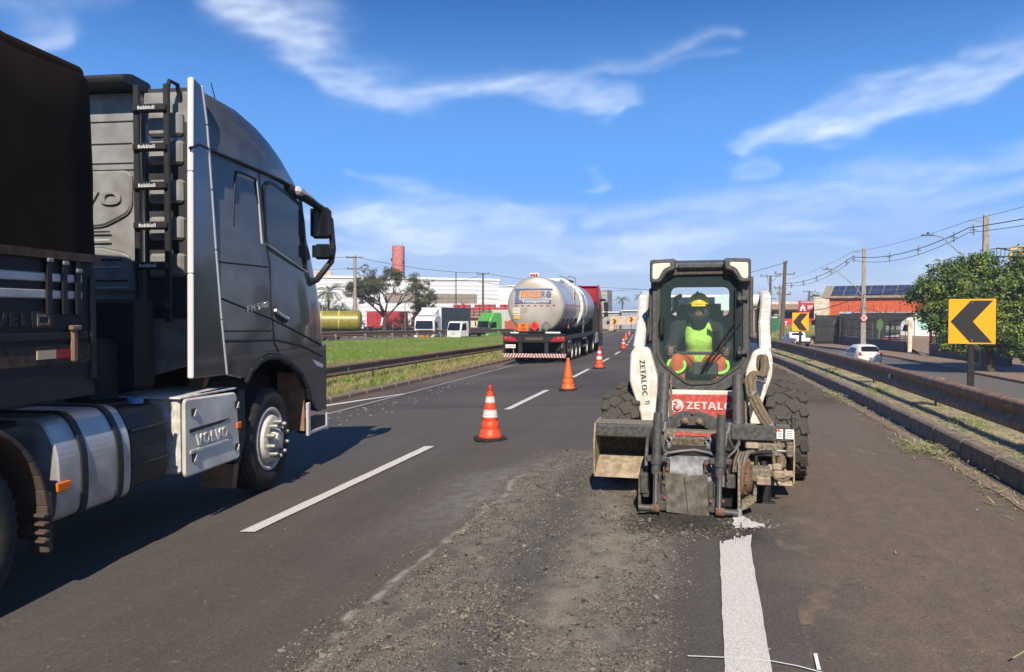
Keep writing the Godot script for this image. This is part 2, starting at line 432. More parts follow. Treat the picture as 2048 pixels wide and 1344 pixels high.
func multi(called: String, mesh: Mesh, m: String, xf: Array, cols: Array, parent: Node = null) -> MultiMeshInstance3D:
	var mm := MultiMesh.new(); mm.transform_format = MultiMesh.TRANSFORM_3D; mm.use_colors = cols.size() > 0; mm.mesh = mesh; mm.instance_count = xf.size()
	for i in xf.size():
		mm.set_instance_transform(i, xf[i])
		if cols.size(): mm.set_instance_color(i, cols[i])
	var p := parent if parent else self
	var o := MultiMeshInstance3D.new(); o.multimesh = mm; o.material_override = M[m]; o.name = named(p, called); p.add_child(o, true)
	if woff.has(p): o.position = -p.position
	return o

# ------------------------------------------------------------------ the road and what lies beside it
func sh(z: float) -> float:
	var d := absf(z)
	return -(d * d / 1200.0) if d < 55.0 else -(2.52 + (d - 55.0) * 0.0917)
func drop(z: float) -> float:
	var d := absf(z)
	return d * d / 7500.0 if d < 30.0 else 0.12 + (d - 30.0) * 0.011
func gy(x: float, z: float) -> float: return 0.055 * minf(x, 0.3) - drop(z)
func rp(x: float, z: float, up := 0.0) -> Vector3: return v3(x + sh(z), gy(x, z) + up, z)
func strip(st: SurfaceTool, xa: float, xb: float, z0: float, z1: float, dz: float, up := 0.004, ua := NAN, ub := NAN, jit := 0.0) -> void:
	sgroup += 1; st.set_smooth_group(sgroup)
	var z := z0; var u0 := up if is_nan(ua) else ua; var u1 := up if is_nan(ub) else ub
	var a := rp(xa, z, u0); var b := rp(xb, z, u1)
	while z > z1 + 1e-4:
		z = maxf(z - dz, z1)
		var c := rp(xb + R(-jit, jit), z, u1); var d := rp(xa + R(-jit, jit), z, u0)
		quad(st, a, b, c, d)
		a = d; b = c

func ground() -> void:
	# the carriageway far and near; the worked part in front has its own finer sheet
	var st := S()
	sgroup += 1; st.set_smooth_group(sgroup)
	var xs := [-8.0, -7.4, -6.9, -5.5, -4.6, -3.4, -2.2, -1.0, 0.14, 0.9, 1.6, 2.3]
	var zs := [6.0, 3.0, 0.0, -2.3]
	var z := -14.0
	var rows := []
	for q in zs: rows.append(q)
	rows.append(-14.0)
	while z > -320.0:
		z -= maxf(1.0, -z * 0.05); rows.append(z)
	for k in rows.size() - 1:
		for i in xs.size() - 1:
			if rows[k] == -2.3: continue
			for q in [[i, k], [i + 1, k + 1], [i + 1, k], [i, k], [i, k + 1], [i + 1, k + 1]]:
				var x: float = xs[q[0]]
				var c := Color(0.622, 0.622, 0.622)
				if x > 0.5: c = Color(0.85, 0.756, 0.65)
				if x < -6.95: c = Color(1.0, 0.88, 0.72)
				st.set_color(c); st.add_vertex(rp(x, rows[q[1]]))
	var road := obj("road", st, "asphalt"); struct(road)
	worked_patch(road)
	# painted lines
	var marks := [[-3.39, 0.0, -1.4], [-3.39, -5.3, -9.4], [-3.39, -13.5, -17.4], [-3.39, -21.3, -25.2], [-3.39, -29.0, -33.0], [-3.39, -37, -41], [-3.39, -45, -49], [-3.39, -53, -57], [-3.39, -61, -65], [-3.39, -69, -73], [-3.39, -77, -81], [-3.39, -85, -89], [-3.39, -93, -97], [-3.39, -101, -105]]
	for d in marks:
		st = S(); strip(st, d[0] - 0.065, d[0] + 0.065, d[1], d[2], 0.25, 0.010, NAN, NAN, 0.004); obj("lane_dash", st, "line_paint", road)
	st = S(); strip(st, -6.92, -6.80, -8.0, -240.0, 0.6, 0.009); obj("edge_line", st, "old_line_paint", road)
	st = S()
	var la := v3(-7.84 + sh(-14.8), gy(-7.84, -14.8) + 0.014, -14.8); var lb := v3(-6.86 + sh(-17.6), gy(-6.86, -17.6) + 0.014, -17.6)
	var side := v3(0.09, 0, 0.05)
	sgroup += 1; st.set_smooth_group(sgroup)
	var pa := la - (lb - la) * 0.8
	for k in 12:
		var t0 := k / 12.0; var t1 := (k + 1) / 12.0
		var w0 := lerpf(1.3, 0.45, t0); var w1 := lerpf(1.3, 0.45, t1)
		var A := pa.lerp(lb, t0); var B := pa.lerp(lb, t1)
		quad(st, A - side * w0, A + side * w0, B + side * w1, B - side * w1)
	obj("fresh_paint_stroke", st, "line_paint", road)
	# drops of spilt paint
	st = S(); st.set_smooth_group(-1)
	for k in 90:
		var zz := -R(11.5, 21.0); var xx := -6.75 + absf(rng.randfn(0.0, 0.45)) + R(0, 0.3)
		var r := R(0.006, 0.03); var c := rp(xx, zz, 0.007)
		for q in 5:
			tri(st, c, c + v3(cos(q * TAU / 5) * r, 0, -sin(q * TAU / 5) * r * 1.5), c + v3(cos((q + 1) * TAU / 5) * r, 0, -sin((q + 1) * TAU / 5) * r * 1.5))
	struct(obj("paint_drops", st, "line_paint", road), "stuff")
	# edge of the asphalt on the right, gutter, kerb stones
	st = S(); strip(st, 2.24, 2.38, 3.0, -60.0, 0.18, 0.006, NAN, NAN, 0.018); struct(obj("gutter_edge", st, "gutter_edge"))
	st = S(); strip(st, 2.3, 2.52, 3.0, -60.0, 0.5, 0.002, 0.001, -0.015); struct(obj("gutter", st, "gutter"))
	var kerb := Node3D.new(); kerb.name = "kerb"; add_child(kerb); struct(kerb)
	var zz := 1.0
	while zz > -44.0:
		var a := rp(2.56, zz, 0.06); var b := rp(2.56, zz - 0.992, 0.06)
		st = S(); beam(st, a, b, 0.15, 0.24 + R(-0.004, 0.004), 0.022); obj("kerb_stone", st, "kerb", kerb); zz -= 1.0
	st = S()
	while zz > -200.0:
		beam(st, rp(2.56, zz, 0.06), rp(2.56, zz - 4.0, 0.06), 0.15, 0.24); zz -= 4.0
	struct(obj("far_kerb_run", st, "kerb", kerb), "stuff")
	var kl := Node3D.new(); kl.name = "median_kerb"; add_child(kl); struct(kl)
	zz = -9.0
	while zz > -46.0:
		st = S(); beam(st, rp(-8.09, zz, 0.03), rp(-8.09, zz - 0.99, 0.03), 0.2, 0.2, 0.04); obj("kerb_stone", st, "gutter_edge", kl); zz -= 1.0
	st = S()
	while zz > -240.0:
		beam(st, rp(-8.09, zz, 0.03), rp(-8.09, zz - 4.0, 0.03), 0.2, 0.2); zz -= 4.0
	struct(obj("far_kerb_run", st, "gutter_edge", kl), "stuff")
	# right verge: flat under the rail, then down to the side street
	st = S(); sgroup += 1; st.set_smooth_group(sgroup)
	var vz := []
	z = 8.0
	while z > -230.0: vz.append(z); z -= 2.0 if z > -40.0 else 8.0
	for k in vz.size() - 1:
		var prof := [[2.62, 0.14], [3.6, 0.15], [4.4, 0.05], [6.2, -1.3], [7.6, -2.1]]
		for i in prof.size() - 1:
			var ps := []
			for q in [[i, 0], [i + 1, 0], [i + 1, 1], [i, 1]]:
				var zq: float = vz[k + q[1]]
				var y: float = prof[q[0]][1]
				var base := gy(1.0, zq)
				ps.append(v3(prof[q[0]][0] + sh(zq), lerpf(base + y, maxf(y, -2.1) if q[0] > 2 else base + y, 1.0), zq))
			quad(st, ps[0], ps[1], ps[2], ps[3])
	struct(obj("verge", st, "verge"))
	# the lower ground on the right and everything far away: one sheet to the horizon
	st = S(); st.set_smooth_group(-1)
	quad(st, v3(-1500, -2.6, 400), v3(1500, -2.6, 400), v3(1500, -2.6, -2500), v3(-1500, -2.6, -2500))
	struct(obj("ground", st, "far_ground"))
	# the grassy median on the left
	st = S(); sgroup += 1; st.set_smooth_group(sgroup)
	z = 4.0
	var mz := []
	while z > -230.0: mz.append(z); z -= 3.0
	for k in mz.size() - 1:
		for i in 8:
			var ps := []
			for q in [[i, 0], [i + 1, 0], [i + 1, 1], [i, 1]]:
				ps.append(median(q[0] / 8.0, mz[k + q[1]]))
			quad(st, ps[1], ps[0], ps[3], ps[2])
	struct(obj("median", st, "turf"))
func median_far(z: float) -> float:   # x of the far guardrail
	return minf(-34.8 - (z + 67.5) * 0.29, -10.6 + sh(z)) if z > -125.0 else -10.6 + sh(z)
func median(t: float, z: float) -> Vector3:
	var xa := -8.18 + sh(z); var xb := minf(median_far(z) - 0.6, xa - 1.0)
	var ya := gy(-8.1, z) + 0.10; var yb := -1.15 - maxf(0.0, -z - 70.0) * 0.006
	return v3(lerpf(xa, xb, t), lerpf(ya, yb, t) - 0.35 * sin(PI * t) * 0.4, z)

# the dust, crumbs and scars round the planed strip are dirt that lies there: colours by place, not by light
func worked_patch(road: Node3D) -> void:
	var n := FastNoiseLite.new(); n.seed = 21; n.frequency = 1.0; n.fractal_octaves = 4
	var n2 := FastNoiseLite.new(); n2.seed = 22; n2.frequency = 6.0; n2.fractal_octaves = 3
	var w := 1240; var h := 1440; var x0 := -5.9; var x1 := 2.3; var z0 := -2.3; var z1 := -14.0
	var im := Image.create(w, h, false, Image.FORMAT_RGB8)
	for j in h:
		var z := lerpf(z0, z1, (j + 0.5) / h)
		for i in w:
			var x := lerpf(x0, x1, (i + 0.5) / w)
			var a := n.get_noise_2d(x, z); var b := n2.get_noise_2d(x, z * 0.7)
			var c := Vector3(0.110, 0.094, 0.079) * (1.0 + 0.10 * a)
			# browner dust on the shoulder
			var sd := smoothstep(0.25, 0.8, x + a * 0.25)
			c = c.lerp(Vector3(0.205, 0.152, 0.108), sd * (0.75 + 0.3 * b))
			if x > 0.4:
				var clay := smoothstep(0.22, 0.5, n.get_noise_2d(x * 1.7 + 40.0, z * 1.2)) * smoothstep(-8.0, -4.5, z)
				c = c.lerp(Vector3(0.235, 0.175, 0.125), clay * clampf(0.45 + b * 0.9, 0.0, 0.7))
				var edge := absf(x - (0.55 + 0.16 * sin(z * 2.3) + a * 0.3))
				c = c.lerp(Vector3(0.22, 0.16, 0.105), smoothstep(0.10, 0.0, edge) * smoothstep(-6.0, -4.0, z) * (0.45 + b))
				var rr := absf(v2(x - 1.98, (z + 5.05) * 0.8).length() - 0.42)
				c = c.lerp(Vector3(0.23, 0.165, 0.11), smoothstep(0.05, 0.0, rr) * (0.4 + 0.5 * b) * 0.8)
			# planed strip: grey crumbs, with a pale dusty band on its right
			var left := -1.78 + 0.06 * sin(z * 1.7) + a * 0.12 - smoothstep(-7.4, -8.2, z) * -0.5
			var right := -0.28 + a * 0.14 - smoothstep(-5.0, -6.6, z) * 0.25
			var inz := smoothstep(-9.2, -7.7, z + a * 0.5)
			var s := smoothstep(left - 0.06, left + 0.14, x) * (1.0 - smoothstep(right - 0.1, right + 0.12, x)) * inz
			c = c.lerp(Vector3(0.175, 0.155, 0.128) * (1.0 + 0.45 * b) * rng.randf_range(0.62, 1.38), s * 0.9)
			var tan := exp(-pow((x + 0.66 - a * 0.16 + (z + 5.0) * 0.03) / 0.24, 2.0)) * inz * smoothstep(-2.6, -4.2, z) * smoothstep(-8.0, -6.8, z)
			c = c.lerp(Vector3(0.31, 0.265, 0.20), clampf(tan * (0.72 + b * 0.9), 0.0, 0.9))
			var tan2 := exp(-pow((x + 1.5 - a * 0.2) / 0.16, 2.0)) * inz
			c = c.lerp(Vector3(0.25, 0.22, 0.175), clampf(tan2 * (0.4 + b), 0.0, 0.7))
			var dark := exp(-pow((x + 1.08 - (z + 5.0) * 0.07 - a * 0.1) / 0.17, 2.0)) * inz
			c = c.lerp(Vector3(0.085, 0.082, 0.078), clampf(dark * (0.7 + b), 0.0, 0.85))
			# dust blown to the left of the strip
			var blow := exp(-pow((x - left + 0.25) / 0.35, 2.0)) * smoothstep(-9.5, -7.6, z) * (1.0 - smoothstep(-6.5, -4.5, z))
			c = c.lerp(Vector3(0.33, 0.315, 0.285), clampf(blow * (0.38 + 0.35 * b), 0.0, 0.6))
			var line := absf(x - left - 0.02)
			c = c.lerp(Vector3(0.42, 0.38, 0.31), smoothstep(0.05, 0.0, line) * inz * clampf(0.5 + b * 1.3, 0.0, 0.9))
			# the black planed cut under the drum
			var cut := smoothstep(-0.68, -0.44, x + a * 0.2) * (1.0 - smoothstep(0.12, 0.32, x + a * 0.2)) * smoothstep(-5.28, -5.72, z + a * 0.35 + b * 0.15)
			c = c.lerp(Vector3(0.034, 0.030, 0.027), cut * (0.9 + b * 0.4) * smoothstep(-7.5, -6.5, z))
			var skid := exp(-pow((x - 0.02) / 0.10, 2.0)) * smoothstep(-5.4, -5.0, z)
			c = c.lerp(Vector3(0.1, 0.095, 0.09), skid * 0.4)
			# faint pale scrapes
			var scr := n2.get_noise_2d(x * 0.6 + 9.0, z * 4.0)
			if scr > 0.55: c = c.lerp(Vector3(0.22, 0.21, 0.2), 0.35)
			# wheel paths, long streaks, light and dark grains, a few cracks
			c *= 1.0 + 0.10 * n.get_noise_2d(x * 3.5 + 90.0, z * 0.16) - 0.07 * exp(-pow((x + 2.75) / 0.3, 2.0)) - 0.06 * exp(-pow((x + 4.6) / 0.35, 2.0))
			c *= rng.randf_range(0.86, 1.14)
			var gr := rng.randf()
			if gr > 0.992: c *= 1.7
			elif gr < 0.012: c *= 0.55
			if x > 0.5:
				var cr := absf(n.get_noise_2d(x * 0.8 + 7.0, z * 0.55 + 3.0))
				if cr < 0.006 and b > -0.05: c *= 0.72
			if x < -4.2: c = c.lerp(Vector3(0.110, 0.094, 0.079), smoothstep(-4.2, -5.6, x))
			var e := smoothstep(-12.0, -14.0, z)
			var far := Vector3(0.110, 0.094, 0.079)
			if x > 0.3: far = Vector3(0.150, 0.114, 0.082)
			c = c.lerp(far, e)
			im.set_pixel(i, j, Color(c.x, c.y, c.z).linear_to_srgb())
	var tex := ImageTexture.create_from_image(im)
	var m := StandardMaterial3D.new(); m.resource_name = "worked_asphalt"; m.albedo_texture = tex; m.roughness = 0.92
	m.detail_enabled = true; m.detail_albedo = T.speck; m.detail_blend_mode = BaseMaterial3D.BLEND_MODE_MUL; m.detail_uv_layer = BaseMaterial3D.DETAIL_UV_2; m.uv2_scale = Vector3.ONE
	m.heightmap_enabled = true; m.heightmap_texture = T.gravel; m.heightmap_scale = 0.5
	m.uv1_scale = Vector3.ONE
	var st := S(); sgroup += 1; st.set_smooth_group(sgroup)
	var nx := 130; var nz := 186
	var hgt := func(x: float, z: float) -> float:
		var s := smoothstep(-1.85, -1.65, x) * (1.0 - smoothstep(-0.42, -0.22, x)) * smoothstep(-9.0, -7.6, z)
		return s * (0.008 + 0.014 * absf(n.get_noise_2d(x * 3.0, z * 2.0)) + 0.009 * n2.get_noise_2d(x, z))
	for j in nz:
		for i in nx:
			for q in [[0, 0], [1, 1], [1, 0], [0, 0], [0, 1], [1, 1]]:
				var u := float(i + q[0]) / nx; var t := float(j + q[1]) / nz
				var x := lerpf(x0, x1, u); var z := lerpf(z0, z1, t)
				st.set_uv(v2(u, t)); st.set_uv2(v2(x * 1.3, z * 1.3)); st.add_vertex(rp(x, z, hgt.call(x, z)))
	obj("worked_asphalt", st, m, road)
	# the same stretch left of it
	st = S(); st.set_color(Color(1.0, 0.88, 0.72)); strip(st, -8.0, -6.95, z0, z1, 1.0, 0.0); st.set_color(Color(0.58, 0.58, 0.58)); strip(st, -6.95, x0, z0, z1, 1.0, 0.0)
	obj("left_lane", st, "asphalt", road).material_override = M.asphalt
	# solid edge line, cut off where the drum has planed it
	st = S(); strip(st, 0.05, 0.235, 3.0, -5.15, 0.12, 0.009, NAN, NAN, 0.003)
	sgroup += 1
	for k in 18:   # a ragged end, longer on the right
		var xa := 0.052 + 0.185 * k / 18.0; var xb := 0.052 + 0.185 * (k + 1) / 18.0
		var l := lerpf(0.08, 0.24, k / 17.0) + rng.randfn() * 0.022
		quad(st, rp(xa, -5.149, 0.009), rp(xb, -5.149, 0.009), rp(xb + 0.02 * k / 18.0, -5.15 - l, 0.009), rp(xa + 0.02 * k / 18.0, -5.15 - l - R(-0.012, 0.012), 0.009))
	obj("edge_line", st, "line_paint", road)
	st = S(); st.set_smooth_group(-1)
	var cut := [v2(0.155, -5.56), v2(0.22, -5.575), v2(0.30, -5.60), v2(0.36, -5.655), v2(0.31, -5.70), v2(0.27, -5.76), v2(0.235, -5.86), v2(0.19, -5.97), v2(0.155, -5.95), v2(0.15, -5.75)]
	var rag := []
	for k in cut.size():
		for q in 5: rag.append(cut[k].lerp(cut[(k + 1) % cut.size()], q / 5.0) + v2(rng.randfn() * 0.007, rng.randfn() * 0.012))
	for k in rag.size(): tri(st, rp(0.205, -5.72, 0.011), rp(rag[k].x, rag[k].y, 0.011), rp(rag[(k + 1) % rag.size()].x, rag[(k + 1) % rag.size()].y, 0.011))
	for k in 70:
		var c := v2(0.30 + rng.randfn() * 0.07, -5.64 + rng.randfn() * 0.05); var r := R(0.002, 0.007)
		quad(st, rp(c.x - r, c.y + r, 0.008), rp(c.x + r, c.y + r * 0.7, 0.008), rp(c.x + r, c.y - r, 0.008), rp(c.x - r * 0.6, c.y - r, 0.008))
	obj("edge_line_remnant", st, "line_paint", road)
	# the edge line again beyond the loader
	st = S(); strip(st, 0.08, 0.2, -9.5, -230.0, 0.6, 0.009); obj("edge_line", st, "old_line_paint", road)
	# chalk mark
	st = S()
	var ch := [v2(-0.10, -3.44), v2(0.08, -3.445), v2(0.24, -3.43), v2(0.34, -3.40), v2(0.43, -3.36)]
	var pts := []
	for p in ch: pts.append(rp(p.x, p.y, 0.011))
	for k in pts.size() - 1:
		var d: Vector3 = (pts[k + 1] - pts[k]).normalized() * 0.004
		quad(st, pts[k] + v3(d.z, 0, -d.x), pts[k] - v3(d.z, 0, -d.x), pts[k + 1] - v3(d.z, 0, -d.x), pts[k + 1] + v3(d.z, 0, -d.x))
	quad(st, rp(0.415, -3.54, 0.012), rp(0.43, -3.545, 0.012), rp(0.425, -3.38, 0.012), rp(0.41, -3.38, 0.012))
	obj("chalk_mark", st, "sign_white", road)
	# loose crumbs of planed asphalt
	var stones := []
	for k in 5:
		var s := S(); s.set_smooth_group(-1)
		var ico := [v3(0, 1, 0), v3(0, -1, 0), v3(1, 0, 0), v3(-1, 0, 0), v3(0, 0, 1), v3(0, 0, -1)]
		for q in 6: ico[q] = ico[q] * R(0.6, 1.2) + v3(R(-0.3, 0.3), R(-0.2, 0.2), R(-0.3, 0.3))
		for f in [[0, 4, 2], [0, 2, 5], [0, 5, 3], [0, 3, 4], [1, 2, 4], [1, 5, 2], [1, 3, 5], [1, 4, 3]]: tri(s, ico[f[0]], ico[f[1]], ico[f[2]])
		s.generate_normals(); stones.append(s.commit())
	var xf := [[], [], [], [], []]; var cols := [[], [], [], [], []]
	for k in 250000:
		var z := -2.4 - 6.6 * pow(rng.randf(), 1.5)
		var x := R(-1.95, -0.05); var big := rng.randf()
		var keep := 0.7
		var a2 := n.get_noise_2d(x * 2.0 + 5.0, z * 1.5)
		if x > -0.95 and x < -0.45 and z < -4.2: keep = 0.3
		if x > -0.42: keep = 0.75 * smoothstep(-0.05, -0.35, x)
		if x < -1.75: keep *= 0.3
		keep *= 0.55 + a2 * 1.3
		if k % 14 == 0: x = R(-3.2, 2.2); keep = 0.20
		if k % 9 == 0 and k % 14 != 0: x = -0.19 + rng.randfn() * 0.21; z = -5.72 + rng.randfn() * 0.15; keep = 0.9
		if rng.randf() > keep: continue
		var r := 0.0024 + 0.0050 * pow(big, 2.5)
		if big > 0.988: r = R(0.008, 0.017)
		if k % 14 == 0: r *= 0.75
		var B := Basis.from_euler(v3(R(-0.5, 0.5), R(0, TAU), R(-0.5, 0.5))).scaled_local(v3(R(0.8, 1.5), R(0.5, 0.8), R(0.8, 1.5)) * r)
		var q := k % 5
		xf[q].append(Transform3D(B, rp(x, z, hgt.call(x, z) + r * 0.25)))
		var t := rng.randf()
		var c := Vector3(0.15, 0.138, 0.118).lerp(Vector3(0.38, 0.34, 0.27), t * t)
		if rng.randf() < 0.16: c = Vector3(0.045, 0.043, 0.04)
		if rng.randf() < exp(-pow((x + 0.19) / 0.40, 4.0)) * smoothstep(-5.30, -5.62, z + rng.randfn() * 0.08): c = Vector3(0.05, 0.045, 0.04) * R(0.6, 1.4)
		cols[q].append(Color(c.x, c.y, c.z))
	for q in 5: struct(multi("asphalt_crumbs", stones[q], "stones", xf[q], cols[q]), "stuff")
	# bits of dry grass and grit on the shoulder by the gutter
	var bl := S(); bl.set_smooth_group(-1)
	quad(bl, v3(-0.002, 0, 0), v3(0.002, 0, 0), v3(0.0015, 0.003, 0.05), v3(-0.0015, 0.003, 0.05))
	bl.generate_normals(); var bm := bl.commit(); var gx := []; var gc := []
	for k in 2600:
		var z := R(-3.0, -26.0); var x := 2.26 + rng.randfn(0.0, 0.09)
		if k % 3 == 0: z = -9.3 + rng.randfn(0.0, 0.28); x = 2.26 + rng.randfn(0.0, 0.13)
		if k % 7 == 0: z = -15.3 + rng.randfn(0.0, 0.5)
		if k % 40 == 0: x = R(0.3, 2.2)
		gx.append(Transform3D(Basis.from_euler(v3(R(-0.35, 0.05), R(0, TAU), 0)).scaled_local(v3(1.2, 1, 1) * R(0.7, 2.0)), rp(x, z, R(0.008, 0.03))))
		gc.append(Color(0.42, 0.38, 0.2) * R(0.6, 1.1) if rng.randf() < 0.7 else Color(0.2, 0.26, 0.08))
	struct(multi("cut_grass", bm, "blade", gx, gc), "stuff")

func tuft(nb: int, hgt: float, spread: float, lean: float) -> ArrayMesh:
	var s := S(); s.set_smooth_group(-1)
	for k in nb:
		var a := R(0, TAU); var b := v3(cos(a), 0, sin(a)) * R(0, spread); var l := v3(R(-lean, lean), 1, R(-lean, lean)).normalized() * hgt * R(0.5, 1.0)
		var w := v3(cos(a + 1.4), 0, sin(a + 1.4)) * hgt * 0.035
		tri(s, b - w, b + w, b + l * 0.6 + w * 0.7); tri(s, b - w, b + l * 0.6 + w * 0.7, b + l * 0.6 - w * 0.7); tri(s, b + l * 0.6 - w * 0.7, b + l * 0.6 + w * 0.7, b + l + v3(l.z, -0.2 * hgt, l.x) * 0.2)
	s.generate_normals(); return s.commit()

func roadside() -> void:
	# mown hay and grass on the right verge
	var hay := S(); hay.set_smooth_group(-1)
	for k in 26:
		var c := v3(R(-0.11, 0.11), R(0.0, 0.035), R(-0.11, 0.11)); var a := R(0, TAU); var d := v3(cos(a), R(-0.22, 0.25), sin(a)) * R(0.025, 0.07); var w := v3(-sin(a), 0, cos(a)) * R(0.0012, 0.0028)
		quad(hay, c - d - w, c - d + w, c + d + w * 0.6, c + d - w * 0.6)
	hay.generate_normals(); var hm := hay.commit()
	var gm := tuft(14, 0.13, 0.07, 0.5)
	var xf := []; var cols := []; var xg := []; var cg := []
	for k in 24000:
		var z := -2.6 - 38.0 * pow(rng.randf(), 1.7); var x := R(2.66, 4.4)
		var y := 0.14 if x < 3.6 else lerpf(0.14, 0.05, (x - 3.6) / 0.8)
		var t := sin(x * 5.0 + z * 1.3) + sin(z * 2.9) + R(-1, 1)
		var B := Basis(Vector3.UP, R(0, TAU)).scaled(Vector3.ONE * R(0.7, 1.4))
		if t > 1.9:
			xg.append(Transform3D(B.scaled(Vector3.ONE * R(0.4, 0.9)), rp(x, z, y))); cg.append(Color(0.16, 0.23, 0.045) * R(0.7, 1.3))
		else:
			xf.append(Transform3D(B, rp(x, z, y + R(0, 0.02)))); cols.append(Color(0.60, 0.52, 0.34) * R(0.65, 1.1) if rng.randf() < 0.8 else Color(0.27, 0.30, 0.11) * R(0.8, 1.2))
	struct(multi("mown_hay", hm, "blade", xf, cols), "stuff")
	struct(multi("verge_grass", gm, "blade", xg, cg), "stuff")
	# grass on the median
	var gl := tuft(18, 0.16, 0.16, 0.55)
	xf = []; cols = []
	for k in 60000:
		var z := -9.0 - 95.0 * pow(rng.randf(), 1.25); var t := pow(rng.randf(), 1.15)
		var p := median(t, z)
		if t < 0.015 and rng.randf() < 0.5: continue
		var s := R(0.8, 1.5) * (1.0 + absf(z) * 0.012)
		xf.append(Transform3D(Basis(Vector3.UP, R(0, TAU)).scaled(v3(s, s * R(0.6, 1.1), s)), p))
		var dry := sin(p.x * 0.7 + z * 0.21) + sin(z * 0.5 - p.x * 0.33) + R(-0.8, 0.8)
		var c := Color(0.15, 0.235, 0.035) if dry < 0.9 else Color(0.22, 0.24, 0.075)
		if t < 0.06 and rng.randf() < 0.6: c = Color(0.30, 0.24, 0.11)
		cols.append(c * R(0.75, 1.25))
	struct(multi("median_grass", gl, "blade", xf, cols), "stuff")
	# guardrails
	guardrail("brown steel guardrail along the right shoulder beside the loader", func(z): return rp(2.92, z, 0.475), -1.0, 4.0, -64.0, 4.0, "rail", true)
	guardrail("brown steel guardrail along the near edge of the grassy median", func(z): return rp(-9.42, z, 0.55), 1.0, -10.0, -166.0, 4.0, "rail", true)
	guardrail("grey galvanised guardrail along the far edge of the median, nearest the grass", func(z): return v3(median_far(z), -0.82 - maxf(0.0, -z - 70.0) * 0.006 + 0.36, z), -1.0, -44.0, -160.0, 4.0, "rail", false)
	guardrail("dark guardrail behind the grey one, in front of the parked trucks", func(z): return v3(median_far(z) - 1.3 - 0.4, -0.62 - maxf(0.0, -z - 70.0) * 0.006 + 0.3, z - 0.8), 1.0, -44.0, -160.0, 4.0, "rail", false)

# face: +1 the beam looks to +x, -1 to -x; path gives the middle of the beam
func guardrail(label: String, path: Callable, face: float, z0: float, z1: float, dz: float, m: String, studs: bool) -> void:
	var t := thing("guardrail", label, "guardrail", path.call(z0) - v3(0, 0.5, 0), 0.0, "", true)
	var prof := [v2(0.0, 0.155), v2(0.035, 0.152), v2(0.072, 0.138), v2(0.083, 0.122), v2(0.083, 0.062), v2(0.020, 0.016), v2(0.020, -0.016), v2(0.083, -0.062), v2(0.083, -0.122), v2(0.072, -0.138), v2(0.035, -0.152), v2(0.0, -0.155)]
	var z := z0
	while z > z1 + 0.1:
		var st := S(); sgroup += 1
		var n := 4
		for k in n:
			var za := z - dz * k / n; var zb := z - dz * (k + 1) / n
			var a: Vector3 = path.call(za); var b: Vector3 = path.call(zb)
			for i in prof.size() - 1:
				st.set_smooth_group(sgroup)
				var f := face
				quad(st, a + v3(prof[i].x * f, prof[i].y, 0), b + v3(prof[i].x * f, prof[i].y, 0), b + v3(prof[i + 1].x * f, prof[i + 1].y, 0), a + v3(prof[i + 1].x * f, prof[i + 1].y, 0))
				st.set_smooth_group(sgroup + 9000)
				quad(st, a + v3((prof[i].x - 0.006) * f, prof[i].y, 0), a + v3((prof[i + 1].x - 0.006) * f, prof[i + 1].y, 0), b + v3((prof[i + 1].x - 0.006) * f, prof[i + 1].y, 0), b + v3((prof[i].x - 0.006) * f, prof[i].y, 0))
		if studs:
			for q in [[0.15, 0.04], [0.15, -0.04], [0.33, 0.04], [0.33, -0.04]]:
				var c: Vector3 = path.call(z - q[0]) + v3(face * 0.024, q[1] * 2.4, 0)
				box(st, c, v3(0.02, 0.025, 0.025), 0.006)
		var beam_ := obj("beam", st, m, t)
		if studs and int(round((z0 - z) / dz)) % 2 == 0:
			st = S(); box(st, path.call(z - dz * 0.5) + v3(face * 0.042, 0.0, 0), v3(0.012, 0.075, 0.09), 0.004)
			var o := obj("reflector", st, "reflector", t); o.rotation.y = 0
		st = S(); var p: Vector3 = path.call(z - 0.24)
		box(st, p + v3(-face * 0.22, -0.36, 0), v3(0.10, 0.94, 0.14), 0.006); box(st, p + v3(-face * 0.09, 0.0, 0), v3(0.18, 0.2, 0.1), 0.006)
		obj("post", st, "rail_post" if studs else "galvanised", t)
		z -= dz

